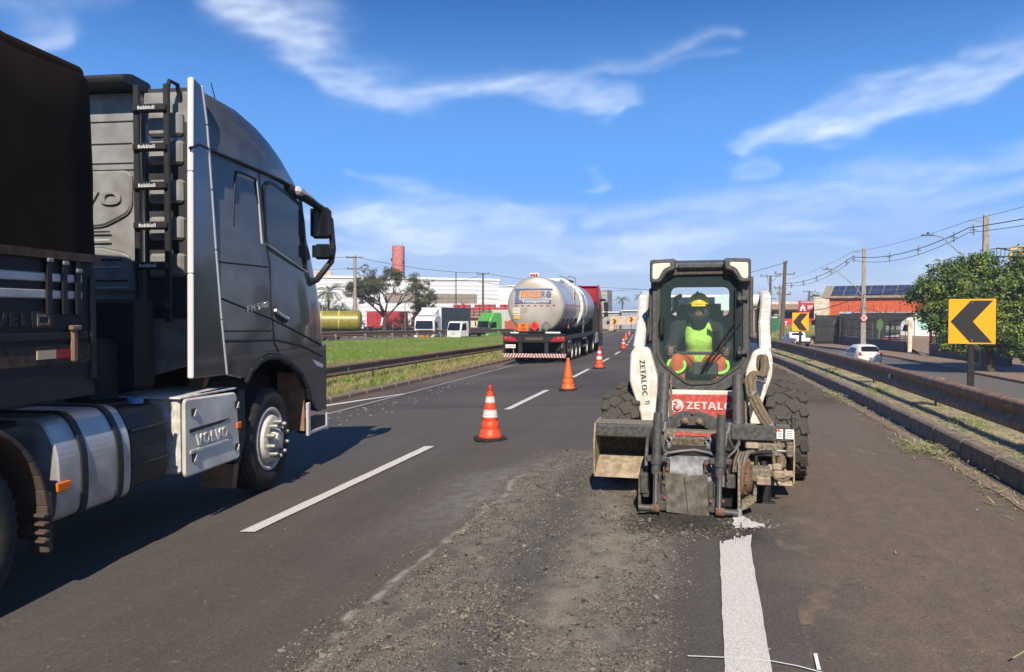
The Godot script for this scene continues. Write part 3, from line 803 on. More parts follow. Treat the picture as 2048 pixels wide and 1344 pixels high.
func cones() -> void:
	var make := func(label: String, plain: bool) -> Node3D:
		var t := thing("traffic_cone", label, "traffic cone", Vector3.ZERO, 0.0, "traffic cones closing the right lane")
		var st := S(); var oct := []
		for k in 8: oct.append(v2(cos(PI / 8 + k * PI / 4), sin(PI / 8 + k * PI / 4)) * (0.215 + (0.01 if k % 2 else 0.0)))
		prism(st, oct, 0.0, 0.045, Transform3D(Basis(Vector3.RIGHT, -PI / 2), Vector3.ZERO), 0.008); obj("base", st, "rubber", t)
		var rad := func(y: float) -> float: return lerpf(0.142, 0.032, (y - 0.045) / 0.63)
		st = S()
		var pr := [v2(0.150, 0.045), v2(0.150, 0.062)]
		for q in [0.075, 0.145, 0.15, 0.155, 0.245, 0.25, 0.255, 0.345, 0.52, 0.62]: pr.append(v2(rad.call(q) - (0.003 if absf(q - 0.15) < 0.001 or absf(q - 0.25) < 0.001 else 0.0), q))
		pr.append(v2(0.038, 0.66))
		lathe(st, pr, Transform3D(), 24); obj("body", st, "cone_plain" if plain else "cone_orange", t)
		if not plain:
			for q in [[0.30, 0.395], [0.49, 0.565]]:
				st = S(); lathe(st, [v2(rad.call(q[0]) - 0.004, q[0] - 0.002), v2(rad.call(q[0]) + 0.003, q[0]), v2(rad.call(q[1]) + 0.003, q[1]), v2(rad.call(q[1]) - 0.004, q[1] + 0.002)], Transform3D(), 24); obj("reflective_band", st, "cone_white", t)
		st = S(); lathe(st, [v2(0.041, 0.64), v2(0.041, 0.655), v2(0.036, 0.66), v2(0.034, 0.70), v2(0.025, 0.712), v2(0.0, 0.712)], Transform3D(), 16); obj("tip", st, "cone_plain" if plain else "cone_tip", t)
		return t
	var a: Node3D = make.call("orange cone with two white bands nearest the camera, by the lane dashes", false)
	a.position = rp(-2.82 - sh(-9.9), -9.9); a.rotation.y = 0.4
	var b: Node3D = make.call("plain orange cone without white bands, second nearest the camera", true)
	b.position = rp(-3.13 - sh(-17.2), -17.2); b.rotation.y = 1.0
	var L := [["orange cone with white bands just right of the tanker's rear wheels", -3.6, -25.3], ["orange cone with white bands in front of the tanker cab, first of the far four", -5.07, -45.2], ["distant plain orange cone, second of the far four", -7.8, -71.5], ["distant cone third of the far four, on the bending lane", -10.3, -98.0], ["farthest small orange cone, near the loader arm", -12.0, -126.0]]
	for k in L.size():
		dup(b if k == 2 else a, rp(L[k][1] - sh(L[k][2]), L[k][2]), k * 0.7, L[k][0])

# ------------------------------------------------------------------ the lorry on the left; local x to its right, -z ahead
func on_side(x: float) -> Transform3D:   # polygons given as (ahead, up) stand on the side at x, pushed out along +x
	return Transform3D(Basis(v3(0, 0, -1), v3(0, 1, 0), v3(1, 0, 0)), v3(x, 0, 0))
func pp(l: Array) -> Array:
	var o := []
	for k in range(0, l.size(), 2): o.append(v2(l[k], l[k + 1]))
	return o
func p3(l: Array) -> Array:
	var o := []
	for k in range(0, l.size(), 3): o.append(v3(l[k], l[k + 1], l[k + 2]))
	return o
func side_line(st: SurfaceTool, l: Array, x: float, r: float) -> void:
	var pts := []
	for q in pp(l): pts.append(v3(x, q.y, -q.x))
	tube(st, pts, r, 6)
# a road wheel whose axle is local x; outer face towards sx
func wheel(parent: Node, at: Vector3, r: float, w: float, sx: float, rim: String, dual := false, bolts := 10) -> void:
	var X := Transform3D(Basis(v3(0, 0, 1), v3(sx, 0, 0), v3(0, 1, 0)), at)
	X.basis = Basis(v3(0, 1, 0), v3(sx, 0, 0), v3(0, 0, sx))
	var k := r / 0.49
	var st := S()
	var pr := [v2(0.29 * k, -w), v2(0.40 * k, -w - 0.01), v2(0.465 * k, -w + 0.02), v2(r, -w + 0.055)]
	for q in 3:   # grooves round the tread
		var y := -w + 0.055 + (w - 0.11) * (q + 1) / 4.0
		pr += [v2(r, y - 0.008), v2(r - 0.014, y - 0.006), v2(r - 0.014, y + 0.006), v2(r, y + 0.008)]
	pr += [v2(r, -0.055), v2(0.483 * k, -0.03), v2(0.465 * k, -0.012), v2(0.43 * k, 0.004), v2(0.36 * k, 0.008), v2(0.325 * k, 0.0), v2(0.30 * k, -0.02)]
	lathe(st, pr, X, 40)
	for q in 44:   # shoulder blocks
		var a := TAU * q / 44.0
		var B := X.basis * Basis(v3(cos(a), 0, -sin(a)), v3(0, 1, 0), v3(sin(a), 0, cos(a)))
		box(st, X * v3(cos(a) * (r - 0.012), -0.045, -sin(a) * (r - 0.012)), v3(0.024, 0.05, r * 0.09), 0.004, B)
	var tyre := obj("tyre", st, "tyre", parent)
	st = S()
	if dual: lathe(st, [v2(0.30 * k, -0.015), v2(0.285 * k, -0.02), v2(0.27 * k, -0.16), v2(0.20 * k, -0.18), v2(0.14 * k, -0.17), v2(0.13 * k, -0.06), v2(0.11 * k, -0.03), v2(0, -0.03)], X, 32)
	else: lathe(st, [v2(0.30 * k, -0.02), v2(0.305 * k, 0.0), v2(0.285 * k, 0.006), v2(0.265 * k, -0.012), v2(0.26 * k, -0.05), v2(0.235 * k, -0.02), v2(0.215 * k, 0.03), v2(0.185 * k, 0.042), v2(0.13 * k, 0.042), v2(0.125 * k, 0.01), v2(0.10 * k, 0.0), v2(0.095 * k, 0.07), v2(0.07 * k, 0.10), v2(0, 0.105)], X, 36)
	obj("rim", st, rim, parent)
	if bolts:
		st = S(); var y := -0.17 if dual else 0.042
		for q in bolts:
			var a := TAU * q / bolts
			lathe(st, [v2(0.026 * k, y), v2(0.024 * k, y + 0.03), v2(0.021 * k, y + 0.06), v2(0.017 * k, y + 0.075), v2(0, y + 0.078)], Transform3D(X.basis, X * v3(cos(a) * 0.163 * k, 0, -sin(a) * 0.163 * k)), 8)
		struct(obj("wheel_nuts", st, "galvanised", parent), "stuff")

func lorry() -> void:
	mat("lorry_paint", Color(0.105, 0.112, 0.122), 0.22, 0.5, "soft", 0.5); M.lorry_paint.clearcoat_enabled = true; M.lorry_paint.clearcoat = 0.7; M.lorry_paint.clearcoat_roughness = 0.06
	mat("lorry_back", Color(0.27, 0.272, 0.275), 0.5, 0.1, "soft", 0.8)
	mat("lorry_trim", Color(0.60, 0.57, 0.57), 0.35, 0.2)
	mat("lorry_edge", Color(0.70, 0.67, 0.67), 0.4, 0.1)
	mat("lorry_white", Color(0.74, 0.72, 0.64), 0.45, 0.0, "soft", 0.4)
	mat("lorry_bright", Color(0.72, 0.70, 0.66), 0.45, 0.0, "dirt", 1.2)
	mat("aluminium", Color(0.56, 0.56, 0.55), 0.42, 0.5, "soft", 0.8)
	mat("plastic", Color(0.015, 0.016, 0.017), 0.55, 0.0, "soft", 1.0)
	mat("mud", Color(0.30, 0.17, 0.10), 0.95, 0.0, "soft", 1.0)
	mat("mudguard", Color(0.085, 0.058, 0.043), 0.9, 0.0, "soft", 1.0)
	mat("tarp", Color(0.020, 0.0145, 0.0115), 0.8, 0.0, "soft", 0.35)
	M.tarp.roughness = 0.95; M.tarp.metallic_specular = 0.2
	mat("trailer_black", Color(0.009, 0.009, 0.010), 0.6, 0.0, "grime", 0.7)
	mat("dusty_beam", Color(0.085, 0.062, 0.05), 0.9, 0.0, "rust", 1.0)
	mat("tape_red", Color(0.30, 0.012, 0.012), 0.5); mat("tape_white", Color(0.55, 0.42, 0.28), 0.6)
	mat("hub_white", Color(0.66, 0.62, 0.56), 0.5, 0.0, "dirt", 3.0)
	mat("cap_blue", Color(0.10, 0.22, 0.45), 0.4)
	var base := v3(-5.311, -0.228, -6.735); var yaw := deg_to_rad(6.3)
	var t := thing("tractor_lorry", "dark grey tractor lorry with high roof passing on the left", "lorry", base, yaw)
	var st: SurfaceTool
	# cab shell: outlines seen from above, one per height
	var cabsec := func(y: float, w: float, front: float, rear: float, bulge: float, r: float) -> Array:
		var o := []
		o.append(v3(-w, y, -rear)); o.append(v3(w, y, -rear))
		var n := 6
		for k in n + 1:
			var a := PI / 2 * k / n
			o.append(v3(w - r + r * cos(a), y, -(front - r + r * sin(a))))
		o.append(v3(w * 0.45, y, -(front + bulge))); o.append(v3(-w * 0.45, y, -(front + bulge)))
		for k in n + 1:
			var a := PI / 2 + PI / 2 * k / n
			o.append(v3(-w + r + r * cos(a), y, -(front - r + r * sin(a))))
		return o
	var R0 := -1.1
	var secs := []
	for q in [[1.335, 1.175, 1.44, 0.05, 0.16], [1.6, 1.175, 1.42, 0.06, 0.17], [1.95, 1.175, 1.32, 0.07, 0.18], [2.3, 1.172, 1.17, 0.08, 0.20], [2.65, 1.168, 1.0, 0.10, 0.22], [2.9, 1.16, 0.90, 0.11, 0.24], [3.0, 1.16, 0.84, 0.12, 0.26]]:
		secs.append(cabsec.call(q[0], q[1], q[2], R0, q[3], q[4]))
	st = S(); loft(st, secs); obj("cab_shell", st, "lorry_paint", t)
	secs = []
	for q in [[3.0, 1.172, 0.85, 0.12, 0.26], [3.10, 1.17, 0.72, 0.14, 0.3], [3.22, 1.165, 0.55, 0.16, 0.34], [3.33, 1.155, 0.33, 0.18, 0.36], [3.42, 1.14, 0.08, 0.2, 0.36], [3.49, 1.115, -0.22, 0.2, 0.34], [3.53, 1.06, -0.5, 0.15, 0.3], [3.545, 0.96, -0.7, 0.08, 0.2]]:
		secs.append(cabsec.call(q[0], q[1], q[2], R0, q[3], q[4]))
	st = S(); loft(st, secs); obj("roof_fairing", st, "lorry_paint", t)
	# lower side panels with the wheel arch
	var low := pp([-1.02, 1.345, -0.88, 1.168, -0.512, 1.101, -0.412, 1.191, -0.231, 1.273, -0.05, 1.305, 0.182, 1.288, 0.452, 1.211, 0.706, 1.09, 0.872, 0.929, 0.94, 0.801, 1.10, 0.66, 1.19, 0.607, 1.43, 0.604, 1.445, 0.996, 1.435, 1.345])
	for s: float in [1.0, -1.0]:
		st = S(); prism(st, low, -0.05, 0.0, on_side(1.178 * s if s > 0 else -1.128), 0.012)
		obj("lower_panel", st, "lorry_paint", t)
	st = S(); box(st, v3(0, 0.98, -1.38), v3(2.26, 0.76, 0.2), 0.05); obj("grille", st, "plastic", t)
	st = S(); prism(st, rounded(pp([-1.0, 1.36, 1.28, 1.36, 0.83, 3.0, -1.0, 3.0]), 0.05), -0.02, 0.0, on_side(1.14), 0.0)
	obj("inner_panel", st, "plastic", t)
	# windscreen
	st = S()
	var ws := []
	for q in [[1.95, 1.325, 0.07], [2.3, 1.178, 0.08], [2.65, 1.01, 0.10], [2.86, 0.92, 0.11]]:
		var o := []
		for k in [1.0, 0.45, -0.45, -1.0]: o.append(v3(1.0 * k, q[0], -(q[1] + (q[2] if absf(k) < 0.9 else 0.0) + 0.012)))
		ws.append(o)
	st.set_smooth_group(501)
	for i in 3:
		for k in 3: quad(st, ws[i][k], ws[i][k + 1], ws[i + 1][k + 1], ws[i + 1][k])
	obj("windscreen", st, "glass_dark", t)
	st = S(); box(st, v3(0, 2.97, -1.06), v3(2.1, 0.06, 0.34), 0.02, Basis(Vector3.RIGHT, 0.25)); obj("sun_visor", st, "plastic", t)
	# side deflector strip behind the cab and its pale edges
	var d0 := [-1.373, 3.537, -1.392, 2.8, -1.405, 2.0, -1.419, 1.179]
	var d1 := [-0.90, 1.170, -0.985, 1.636, -1.067, 2.214, -1.125, 2.7, -1.19, 3.213, -1.262, 3.51]
	for s: float in [1.0, -1.0]:
		st = S(); prism(st, pp(d0 + d1), -0.045, 0.0, on_side(1.19 if s > 0 else -1.145), 0.008); obj("side_deflector", st, "lorry_paint", t)
		st = S()
		for k in 3: beam(st, v3(1.168 * s, d0[k * 2 + 1], -d0[k * 2] + 0.006), v3(1.168 * s, d0[k * 2 + 3], -d0[k * 2 + 2] + 0.006), 0.050, 0.028, 0.01)
		obj("deflector_edge", st, "lorry_edge", t)
		st = S()
		for k in 5: beam(st, v3(1.178 * s, d1[k * 2 + 1], -d1[k * 2] - 0.015), v3(1.178 * s, d1[k * 2 + 3], -d1[k * 2 + 2] - 0.015), 0.036, 0.035, 0.01)
		obj("trim_strip", st, "lorry_trim", t)
		st = S(); var bx := 1.185 * s
		side_line(st, [-1.43, 2.975, -1.3, 3.03, -1.116, 3.026, -0.251, 3.016, 0.242, 3.005, 0.80, 2.965], bx, 0.013); obj("roof_gasket", st, "plastic", t)
		st = S()
		side_line(st, [-1.06, 2.120, -0.056, 2.134], bx - 0.004, 0.008); side_line(st, [-1.42, 1.97, -1.03, 1.86, -0.974, 1.82, 0.018, 1.637, 0.7, 1.483, 1.275, 1.345], bx - 0.004, 0.009)
		side_line(st, [-0.97, 1.541, 0.016, 1.528], bx - 0.002, 0.008)
		side_line(st, [-0.24, 3.0, -0.15, 2.6, -0.10, 2.351, -0.02, 2.165, -0.002, 1.804, 0.044, 1.552, 0.07, 1.404, 0.168, 1.314], bx - 0.004, 0.006)
		obj("panel_seam", st, "black", t)
		st = S(); side_line(st, [-0.895, 1.455, 0.099, 1.435, 0.7, 1.36, 1.311, 1.22], bx - 0.008, 0.014); obj("crease", st, "plastic", t)
		st = S(); side_line(st, [-0.72, 2.45, -0.70, 2.75, -0.66, 2.93, -0.50, 2.94, -0.30, 2.93, -0.25, 2.75, -0.19, 2.40], 1.172 * s, 0.010); obj("sleeper_window_line", st, "plastic", t)
		st = S(); side_line(st, [-0.285, 2.91, -0.245, 2.75, -0.19, 2.40, -0.175, 2.345], 1.176 * s, 0.012); obj("pillar_trim", st, "lorry_trim", t)
		st = S(); side_line(st, [-0.10, 2.352, 0.3, 2.262, 0.89, 2.135], 1.176 * s, 0.011); obj("sill_trim", st, "lorry_trim", t)
		# wheel arch lip
		st = S(); var arch := [-0.53, 1.09, -0.43, 1.185, -0.24, 1.268, -0.05, 1.30, 0.182, 1.283, 0.452, 1.206, 0.706, 1.085, 0.872, 0.924, 0.94, 0.796]
		var ap := pp(arch)
		for k in ap.size() - 1: beam(st, v3(1.165 * s, ap[k].y - 0.02, -ap[k].x), v3(1.165 * s, ap[k + 1].y - 0.02, -ap[k + 1].x), 0.07, 0.055, 0.015)
		obj("arch_lip", st, "plastic", t)
		# door window with its rubber
		var win := rounded(pp([-0.075, 2.34, -0.11, 2.88, 0.0, 2.93, 0.62, 2.84, 0.78, 2.72, 0.86, 2.16, 0.5, 2.225]), 0.09)
		st = S(); ring(st, inset(win, -0.035), win, -0.02, 0.012, on_side((1.172 if s > 0 else -1.172 - 0.0))); var rub := obj("window_rubber", st, "plastic", t)
		st = S(); prism(st, win, -0.004, 0.004, on_side(1.178 * s)); obj("door_window", st, "glass_dark", t)
		# handle
		st = S(); var hp := rounded(pp([0.05, 1.735, 0.36, 1.675, 0.40, 1.62, 0.30, 1.585, 0.10, 1.65]), 0.05)
		prism(st, hp, 0.0, 0.006, on_side(1.176 if s > 0 else -1.182)); var ho := obj("handle_recess", st, "black", t)
		st = S(); side_line(st, [0.06, 1.725, 0.12, 1.70, 0.28, 1.655, 0.36, 1.64], 1.195 * s, 0.017); obj("door_handle", st, "lorry_trim", t)
		st = S(); prism(st, pp([0.99, 1.20, 1.31, 1.125, 1.30, 1.085, 1.12, 1.12]), 0.0, 0.012, on_side(1.176 if s > 0 else -1.188), 0.004); obj("side_lamp", st, "lorry_edge", t)
		# entry step under the bumper
		st = S(); box(st, v3(1.10 * s, 0.475, -1.17), v3(0.14, 0.14, 0.55), 0.02); obj("step", st, "plastic", t)
		st = S(); box(st, v3(1.175 * s, 0.56, -0.90), v3(0.03, 0.36, 0.07), 0.008); box(st, v3(1.17 * s, 0.47, -1.44), v3(0.03, 0.2, 0.05), 0.008); box(st, v3(1.178 * s, 0.41, -1.17), v3(0.02, 0.035, 0.5), 0.006); obj("step_plate", st, "lorry_trim", t)
		st = S(); box(st, v3(1.0 * s, 0.75, -0.86), v3(0.3, 0.62, 0.02), 0.0); obj("inner_guard", st, "mud", t)
		# mirrors
		var mx := 1.19 * s; var ox := 1.285 * s
		st = S(); tube(st, [v3(mx - 0.04 * s, 2.95, -0.42), v3(mx + 0.03 * s, 2.93, -0.62), v3(mx + 0.06 * s, 2.86, -0.95), v3(ox, 2.83, -1.06), v3(ox + 0.06 * s, 2.72, -1.14), v3(ox + 0.07 * s, 2.40, -1.19), v3(ox + 0.05 * s, 2.27, -1.19), v3(mx + 0.03 * s, 2.06, -1.05), v3(mx - 0.03 * s, 2.03, -0.97)], [0.05, 0.06, 0.04, 0.034, 0.034, 0.034, 0.034, 0.034, 0.05], 10)
		var mb := obj("mirror_bracket", st, "plastic", t)
		st = S(); box(st, v3(ox - 0.03 * s, 2.68, -1.10), v3(0.22, 0.34, 0.13), 0.04, Basis(Vector3.UP, 0.15 * s)); box(st, v3(ox - 0.02 * s, 2.37, -1.12), v3(0.22, 0.17, 0.13), 0.05, Basis(Vector3.UP, 0.15 * s)); obj("mirror_housing", st, "plastic", mb)
		st = S(); box(st, v3(ox - 0.03 * s, 2.68, -1.03), v3(0.18, 0.30, 0.012), 0.004, Basis(Vector3.UP, 0.15 * s)); box(st, v3(ox - 0.02 * s, 2.37, -1.05), v3(0.18, 0.13, 0.012), 0.004, Basis(Vector3.UP, 0.15 * s)); obj("mirror_glass", st, "glass_dark", mb)
		st = S(); box(st, v3(mx + 0.04 * s, 2.93, -0.66), v3(0.10, 0.085, 0.36), 0.03, Basis(Vector3.RIGHT, -0.1)); obj("kerb_mirror", st, "lorry_trim", mb)
	# badge on the door
	letters("FH 540", 0.44, 0.062, "bright_metal", t, Transform3D(Basis(v3(0, 0.131, -0.991), v3(0, 0.991, 0.131), v3(1, 0, 0)), v3(1.186, 1.755, 0.298)), "badge", 0.012)
	st = S(); tube(st, [v3(0.95, 3.5, 0.55), v3(0.93, 3.72, 0.63)], [0.006, 0.004], 6); obj("aerial", st, "plastic", t)
	# back wall of the cab: ribs, raised panels, roof spoiler, ladder
	st = S(); prism(st, pp([-1.12, 1.30, -0.62, 1.16, 0.62, 1.16, 1.12, 1.30, 1.12, 3.5, -1.12, 3.5]), 0.0, 0.05, Transform3D(Basis(), v3(0, 0, 1.10)), 0.01); obj("cab_back", st, "lorry_back", t)
	st = S(); prism(st, rounded(pp([-0.60, 1.70, 0.60, 1.70, 0.625, 3.50, -0.625, 3.50]), 0.05), 0.0, 0.05, Transform3D(Basis(), v3(0, 0, 1.15)), 0.012); obj("back_panel", st, "lorry_back", t)
	for q in [[3.26, 0.61], [3.08, 0.55], [2.92, 0.60], [2.865, 0.60]]:
		st = S(); box(st, v3(0, q[0], 1.20), v3(q[1] * 2.0, 0.012, 0.012), 0.003); obj("panel_rib", st, "plastic", t)
	st = S(); prism(st, rounded(pp([-0.56, 2.86, -0.55, 2.52, -0.3, 2.40, 0.3, 2.40, 0.55, 2.52, 0.56, 2.86]), 0.08), 0.0, 0.03, Transform3D(Basis(), v3(0, 0, 1.20)), 0.018); obj("name_plate", st, "lorry_back", t)
	letters("VOLVO", 0.94, 0.105, "lorry_back", t, Transform3D(Basis(), v3(0.0, 2.63, 1.236)), "embossed_lettering", 0.03)
	st = S(); prism(st, rounded(pp([-0.6, 1.86, 0.6, 1.86, 0.52, 2.18, 0.3, 2.235, -0.3, 2.235, -0.52, 2.18]), 0.05), 0.0, 0.028, Transform3D(Basis(), v3(0, 0, 1.20)), 0.02); obj("raised_panel", st, "lorry_back", t)
	for q in [[2.36, 0.36], [2.29, 0.36], [2.13, 0.46], [2.07, 0.47], [1.96, 0.51], [1.90, 0.52]]:
		st = S(); box(st, v3(0, q[0], 1.232), v3(q[1] * 2.0, 0.013, 0.016), 0.004); obj("panel_rib", st, "lorry_trim" if q[0] in [2.29, 2.07, 1.90] else "plastic", t)
	st = S(); prism(st, rounded(pp([1.05, 3.49, 1.42, 3.50, 1.44, 3.57, 1.30, 3.61, 1.05, 3.60]), 0.03), -0.63, 0.63, Transform3D(Basis(v3(0, 0, 1), v3(0, 1, 0), v3(-1, 0, 0)), Vector3.ZERO), 0.012); obj("back_hood", st, "plastic", t)
	for s: float in [1.0, -1.0]:
		for q in [[1.95, 2.02], [2.25, 2.32], [2.55, 2.62], [2.82, 2.98], [3.06, 3.2]]:
			st = S(); box(st, v3(0.83 * s, (q[0] + q[1]) / 2 + 0.1, 1.17), v3(0.30, 0.19, 0.06), 0.02); obj("back_louvre", st, "lorry_back", t)
		st = S(); box(st, v3(0.82 * s, 2.45, 1.155), v3(0.36, 1.6, 0.012)); obj("louvre_gap", st, "lorry_paint", t)
	var ld := thing("cab_ladder", "black ladder with printed rungs fixed on the back of the grey cab", "ladder")
	remove_child(ld); ld.remove_meta("label"); ld.remove_meta("category"); t.add_child(ld)
	st = S()
	for x in [0.655, 0.915]: beam(st, v3(x, 1.62, 1.30), v3(x, 3.52, 1.30), 0.035, 0.05, 0.008)
	tube(st, [v3(0.915, 3.46, 1.30), v3(0.93, 3.55, 1.28), v3(0.95, 3.54, 1.2), v3(0.95, 3.44, 1.17)], 0.018, 8); obj("ladder_rail", st, "plastic", ld)
	for y in [1.752, 2.074, 2.393, 2.71, 3.018, 3.326]:
		st = S(); box(st, v3(0.785, y, 1.315), v3(0.29, 0.062, 0.07), 0.012); obj("rung", st, "plastic", ld)
		if y > 1.8: letters("Robbioli", 0.145, 0.030, "lorry_edge", ld, Transform3D(Basis(), v3(0.77, y, 1.353)), "rung_lettering", 0.003)
	# chassis, tanks and boxes
	st = S()
	for s: float in [1.0, -1.0]: box(st, v3(0.42 * s, 0.85, 1.9), v3(0.10, 0.28, 6.4), 0.01)
	for z in [-0.6, 1.2, 2.6, 3.4, 4.6]: box(st, v3(0, 0.82, z), v3(0.8, 0.18, 0.14), 0.01)
	box(st, v3(0, 0.75, -0.2), v3(1.5, 0.7, 1.5), 0.05)
	obj("chassis", st, "black", t)
	st = S(); box(st, v3(0.35, 1.02, 2.05), v3(1.1, 0.04, 2.2), 0.01); box(st, v3(-0.3, 1.02, 2.05), v3(0.8, 0.04, 2.2), 0.01); obj("catwalk", st, "plastic", t)
	for s: float in [1.0, -1.0]:
		var tk := rounded(pp([0.50, 0.42, 1.155, 0.42, 1.175, 0.60, 1.165, 0.86, 1.06, 1.06, 0.50, 1.06]), 0.09, 5)
		if s < 0:
			for k in tk.size(): tk[k].x = -tk[k].x
		st = S(); prism(st, tk, 2.20, 2.92, Transform3D(), 0.012); obj("fuel_tank", st, "aluminium", t)
		for z in [2.30, 2.66]:
			st = S(); prism(st, inset(tk, -0.012), z, z + 0.06, Transform3D(), 0.003); obj("tank_strap", st, "plastic", t)
		st = S(); prism(st, inset(tk, 0.035), 1.68, 2.17, Transform3D(), 0.03)
		obj("additive_tank", st, "plastic", t)
		for y in [0.62, 0.87]:
			st = S(); box(st, v3(1.135 * s, y, 1.925), v3(0.03, 0.02, 0.46), 0.006); obj("tank_rib", st, "plastic", t)
		st = S(); lathe(st, [v2(0.055, 0.0), v2(0.055, 0.035), v2(0.04, 0.045), v2(0, 0.045)], Transform3D(Basis(), v3(0.98 * s, 1.03, 1.86)), 16); obj("filler_cap", st, "cap_blue", t)
		# white box with its cover
		var bx := rounded(pp([0.668, 0.42, 1.57, 0.42, 1.57, 1.035, 0.725, 1.01]), 0.05, 4)
		for k in bx.size(): bx[k].x = -bx[k].x
		st = S(); prism(st, bx, -0.03, 0.0, on_side(1.195 if s > 0 else -1.165), 0.016); var cover := obj("side_box_cover", st, "lorry_white", t)
		for q in [[-0.74, 0.90], [-1.44, 0.915], [-0.74, 0.53], [-1.44, 0.56]]:
			st = S(); prism(st, pp([q[0] - 0.03, q[1] - 0.03, q[0] + 0.03, q[1] - 0.03, q[0] + 0.03, q[1] + 0.03, q[0] - 0.03, q[1] + 0.03]), 0.0, 0.003, on_side(1.196 if s > 0 else -1.199)); obj("grip_hollow", st, "plastic", cover)
			st = S(); prism(st, pp([q[0] - 0.005, q[1] - 0.03, q[0] + 0.034, q[1] - 0.034, q[0] + 0.034, q[1] + 0.02, q[0] + 0.015, q[1] + 0.0]), 0.003, 0.010, on_side(1.196 if s > 0 else -1.206), 0.002); obj("grip_lip", st, "lorry_bright", cover)
		st = S(); prism(st, pp([-1.50, 0.79, -0.86, 0.80, -1.0, 0.775, -1.5, 0.76]), 0.0, 0.003, on_side(1.196 if s > 0 else -1.199)); obj("cover_groove", st, "plastic", cover)
		st = S(); prism(st, pp([-1.50, 0.625, -0.9, 0.625, -0.85, 0.605, -1.5, 0.598]), 0.0, 0.01, on_side(1.196 if s > 0 else -1.206), 0.003); obj("cover_ridge", st, "lorry_bright", cover)
		if s > 0: letters("VOLVO", 0.5, 0.085, "lorry_white", cover, Transform3D(Basis(v3(0, 0, -1), v3(0, 1, 0), v3(1, 0, 0)), v3(1.2, 0.692, 1.16)), "embossed_lettering", 0.012)
		st = S(); box(st, v3(0.85 * s, 1.04, 1.15), v3(0.66, 0.018, 0.90), 0.006); obj("box_lid", st, "lorry_bright", t)
		st = S(); box(st, v3(0.86 * s, 0.74, 1.52), v3(0.58, 0.58, 0.10), 0.02); box(st, v3(0.86 * s, 0.72, 1.1), v3(0.56, 0.5, 0.75), 0.02); obj("side_box", st, "lorry_bright", t)
		st = S(); box(st, v3(1.196 * s, 0.715, 0.70), v3(0.02, 0.055, 0.08), 0.006); obj("marker_lamp", st, "amber", t)
		st = S(); box(st, v3(1.185 * s, 0.645, 2.90), v3(0.02, 0.055, 0.12), 0.006); obj("marker_lamp", st, "amber", t)
		st = S(); prism(st, pp([-0.66, 0.98, -0.60, 1.02, -0.47, 1.02, -0.46, 0.59, -0.56, 0.36, -0.645, 0.36]), -0.35, 0.0, on_side(1.15 if s > 0 else -0.8), 0.02); obj("front_wing", st, "plastic", t)
		st = S(); prism(st, pp([-0.66, 0.36, -0.57, 0.36, -0.63, 0.14, -0.70, 0.16]), -0.3, 0.0, on_side(1.13 if s > 0 else -0.83)); obj("mud_flap", st, "mud", t)
		st = S(); beam(st, v3(0.86 * s, 0.96, 0.86), v3(0.9 * s, 1.22, 0.76), 0.2, 0.05, 0.01); obj("step_bracket", st, "mud", t)
		# front wheel, then the driven wheels under their wings
		var fw := Node3D.new(); fw.name = named(t, "front_wheel"); t.add_child(fw, true); wheel(fw, v3(1.165 * s, 0.49, 0.0), 0.49, 0.29, s, "hub_white")
		for z in [3.70, 4.95]:
			var dw := Node3D.new(); dw.name = named(t, "drive_wheel"); t.add_child(dw, true); wheel(dw, v3(1.165 * s, 0.49, z), 0.49, 0.56, s, "hub_white", true)
		st = S(); var pts := []
		for k in 11:
			var a := deg_to_rad(-12.0 + 94.0 * k / 10.0); pts.append(v3(1.02 * s, 0.49 + sin(a) * 0.62, 3.70 - cos(a) * 0.66))
		for k in 10: beam(st, pts[k], pts[k + 1], 0.36, 0.03, 0.006)
		beam(st, pts[10], v3(1.02 * s, 1.11, 5.1), 0.36, 0.03, 0.006)
		obj("rear_wing", st, "mudguard", t)
		st = S(); box(st, v3(1.14 * s, 0.46, 3.03), v3(0.12, 0.36, 0.05), 0.01); for q in 4: box(st, v3(1.16 * s, 0.36 + q * 0.05, 3.07), v3(0.10, 0.018, 0.05), 0.004)
		obj("wing_end", st, "mudguard", t)
	st = S(); tube(st, [v3(0.1, 1.35, 1.2), v3(0.15, 1.75, 1.6), v3(0.35, 1.78, 1.9), v3(0.3, 1.5, 2.4)], 0.022, 8); tube(st, [v3(-0.1, 1.35, 1.2), v3(-0.1, 1.7, 1.6), v3(0.1, 1.72, 1.9), v3(0.1, 1.5, 2.4)], 0.02, 8); obj("air_line", st, "plastic", t)
	st = S(); box(st, v3(0.2, 1.45, 1.5), v3(1.3, 0.7, 0.25), 0.03); box(st, v3(0.55, 1.25, 1.75), v3(0.3, 0.5, 0.3), 0.05); obj("exhaust_box", st, "black", t)

	# the semitrailer it pulls
	var tr := thing("semitrailer", "black semitrailer under a dark tarpaulin, coupled to the grey lorry", "trailer", base, yaw)
	st = S(); prism(st, rounded(pp([-1.15, 1.95, 1.15, 1.95, 1.15, 3.245, 0.9, 3.30, -0.9, 3.30, -1.15, 3.245]), 0.06), 2.57, 14.5, Transform3D(), 0.04); obj("inner_load", st, "tarp", tr)
	# the tarpaulin: wavy along its length and hanging over the side boards
	st = S(); sgroup += 1; st.set_smooth_group(sgroup)
	var n := FastNoiseLite.new(); n.seed = 5; n.frequency = 0.8
	var cs := [[-1.19, 2.03], [-1.185, 2.6], [-1.17, 3.16], [-1.10, 3.235], [-0.6, 3.30], [0.0, 3.33], [0.6, 3.30], [1.10, 3.235], [1.17, 3.16], [1.185, 2.85], [1.185, 2.6], [1.188, 2.3], [1.19, 2.03]]
	var zs := [2.535, 2.56, 2.62]
	for k in 60: zs.append(2.62 + (k + 1) * 0.2)
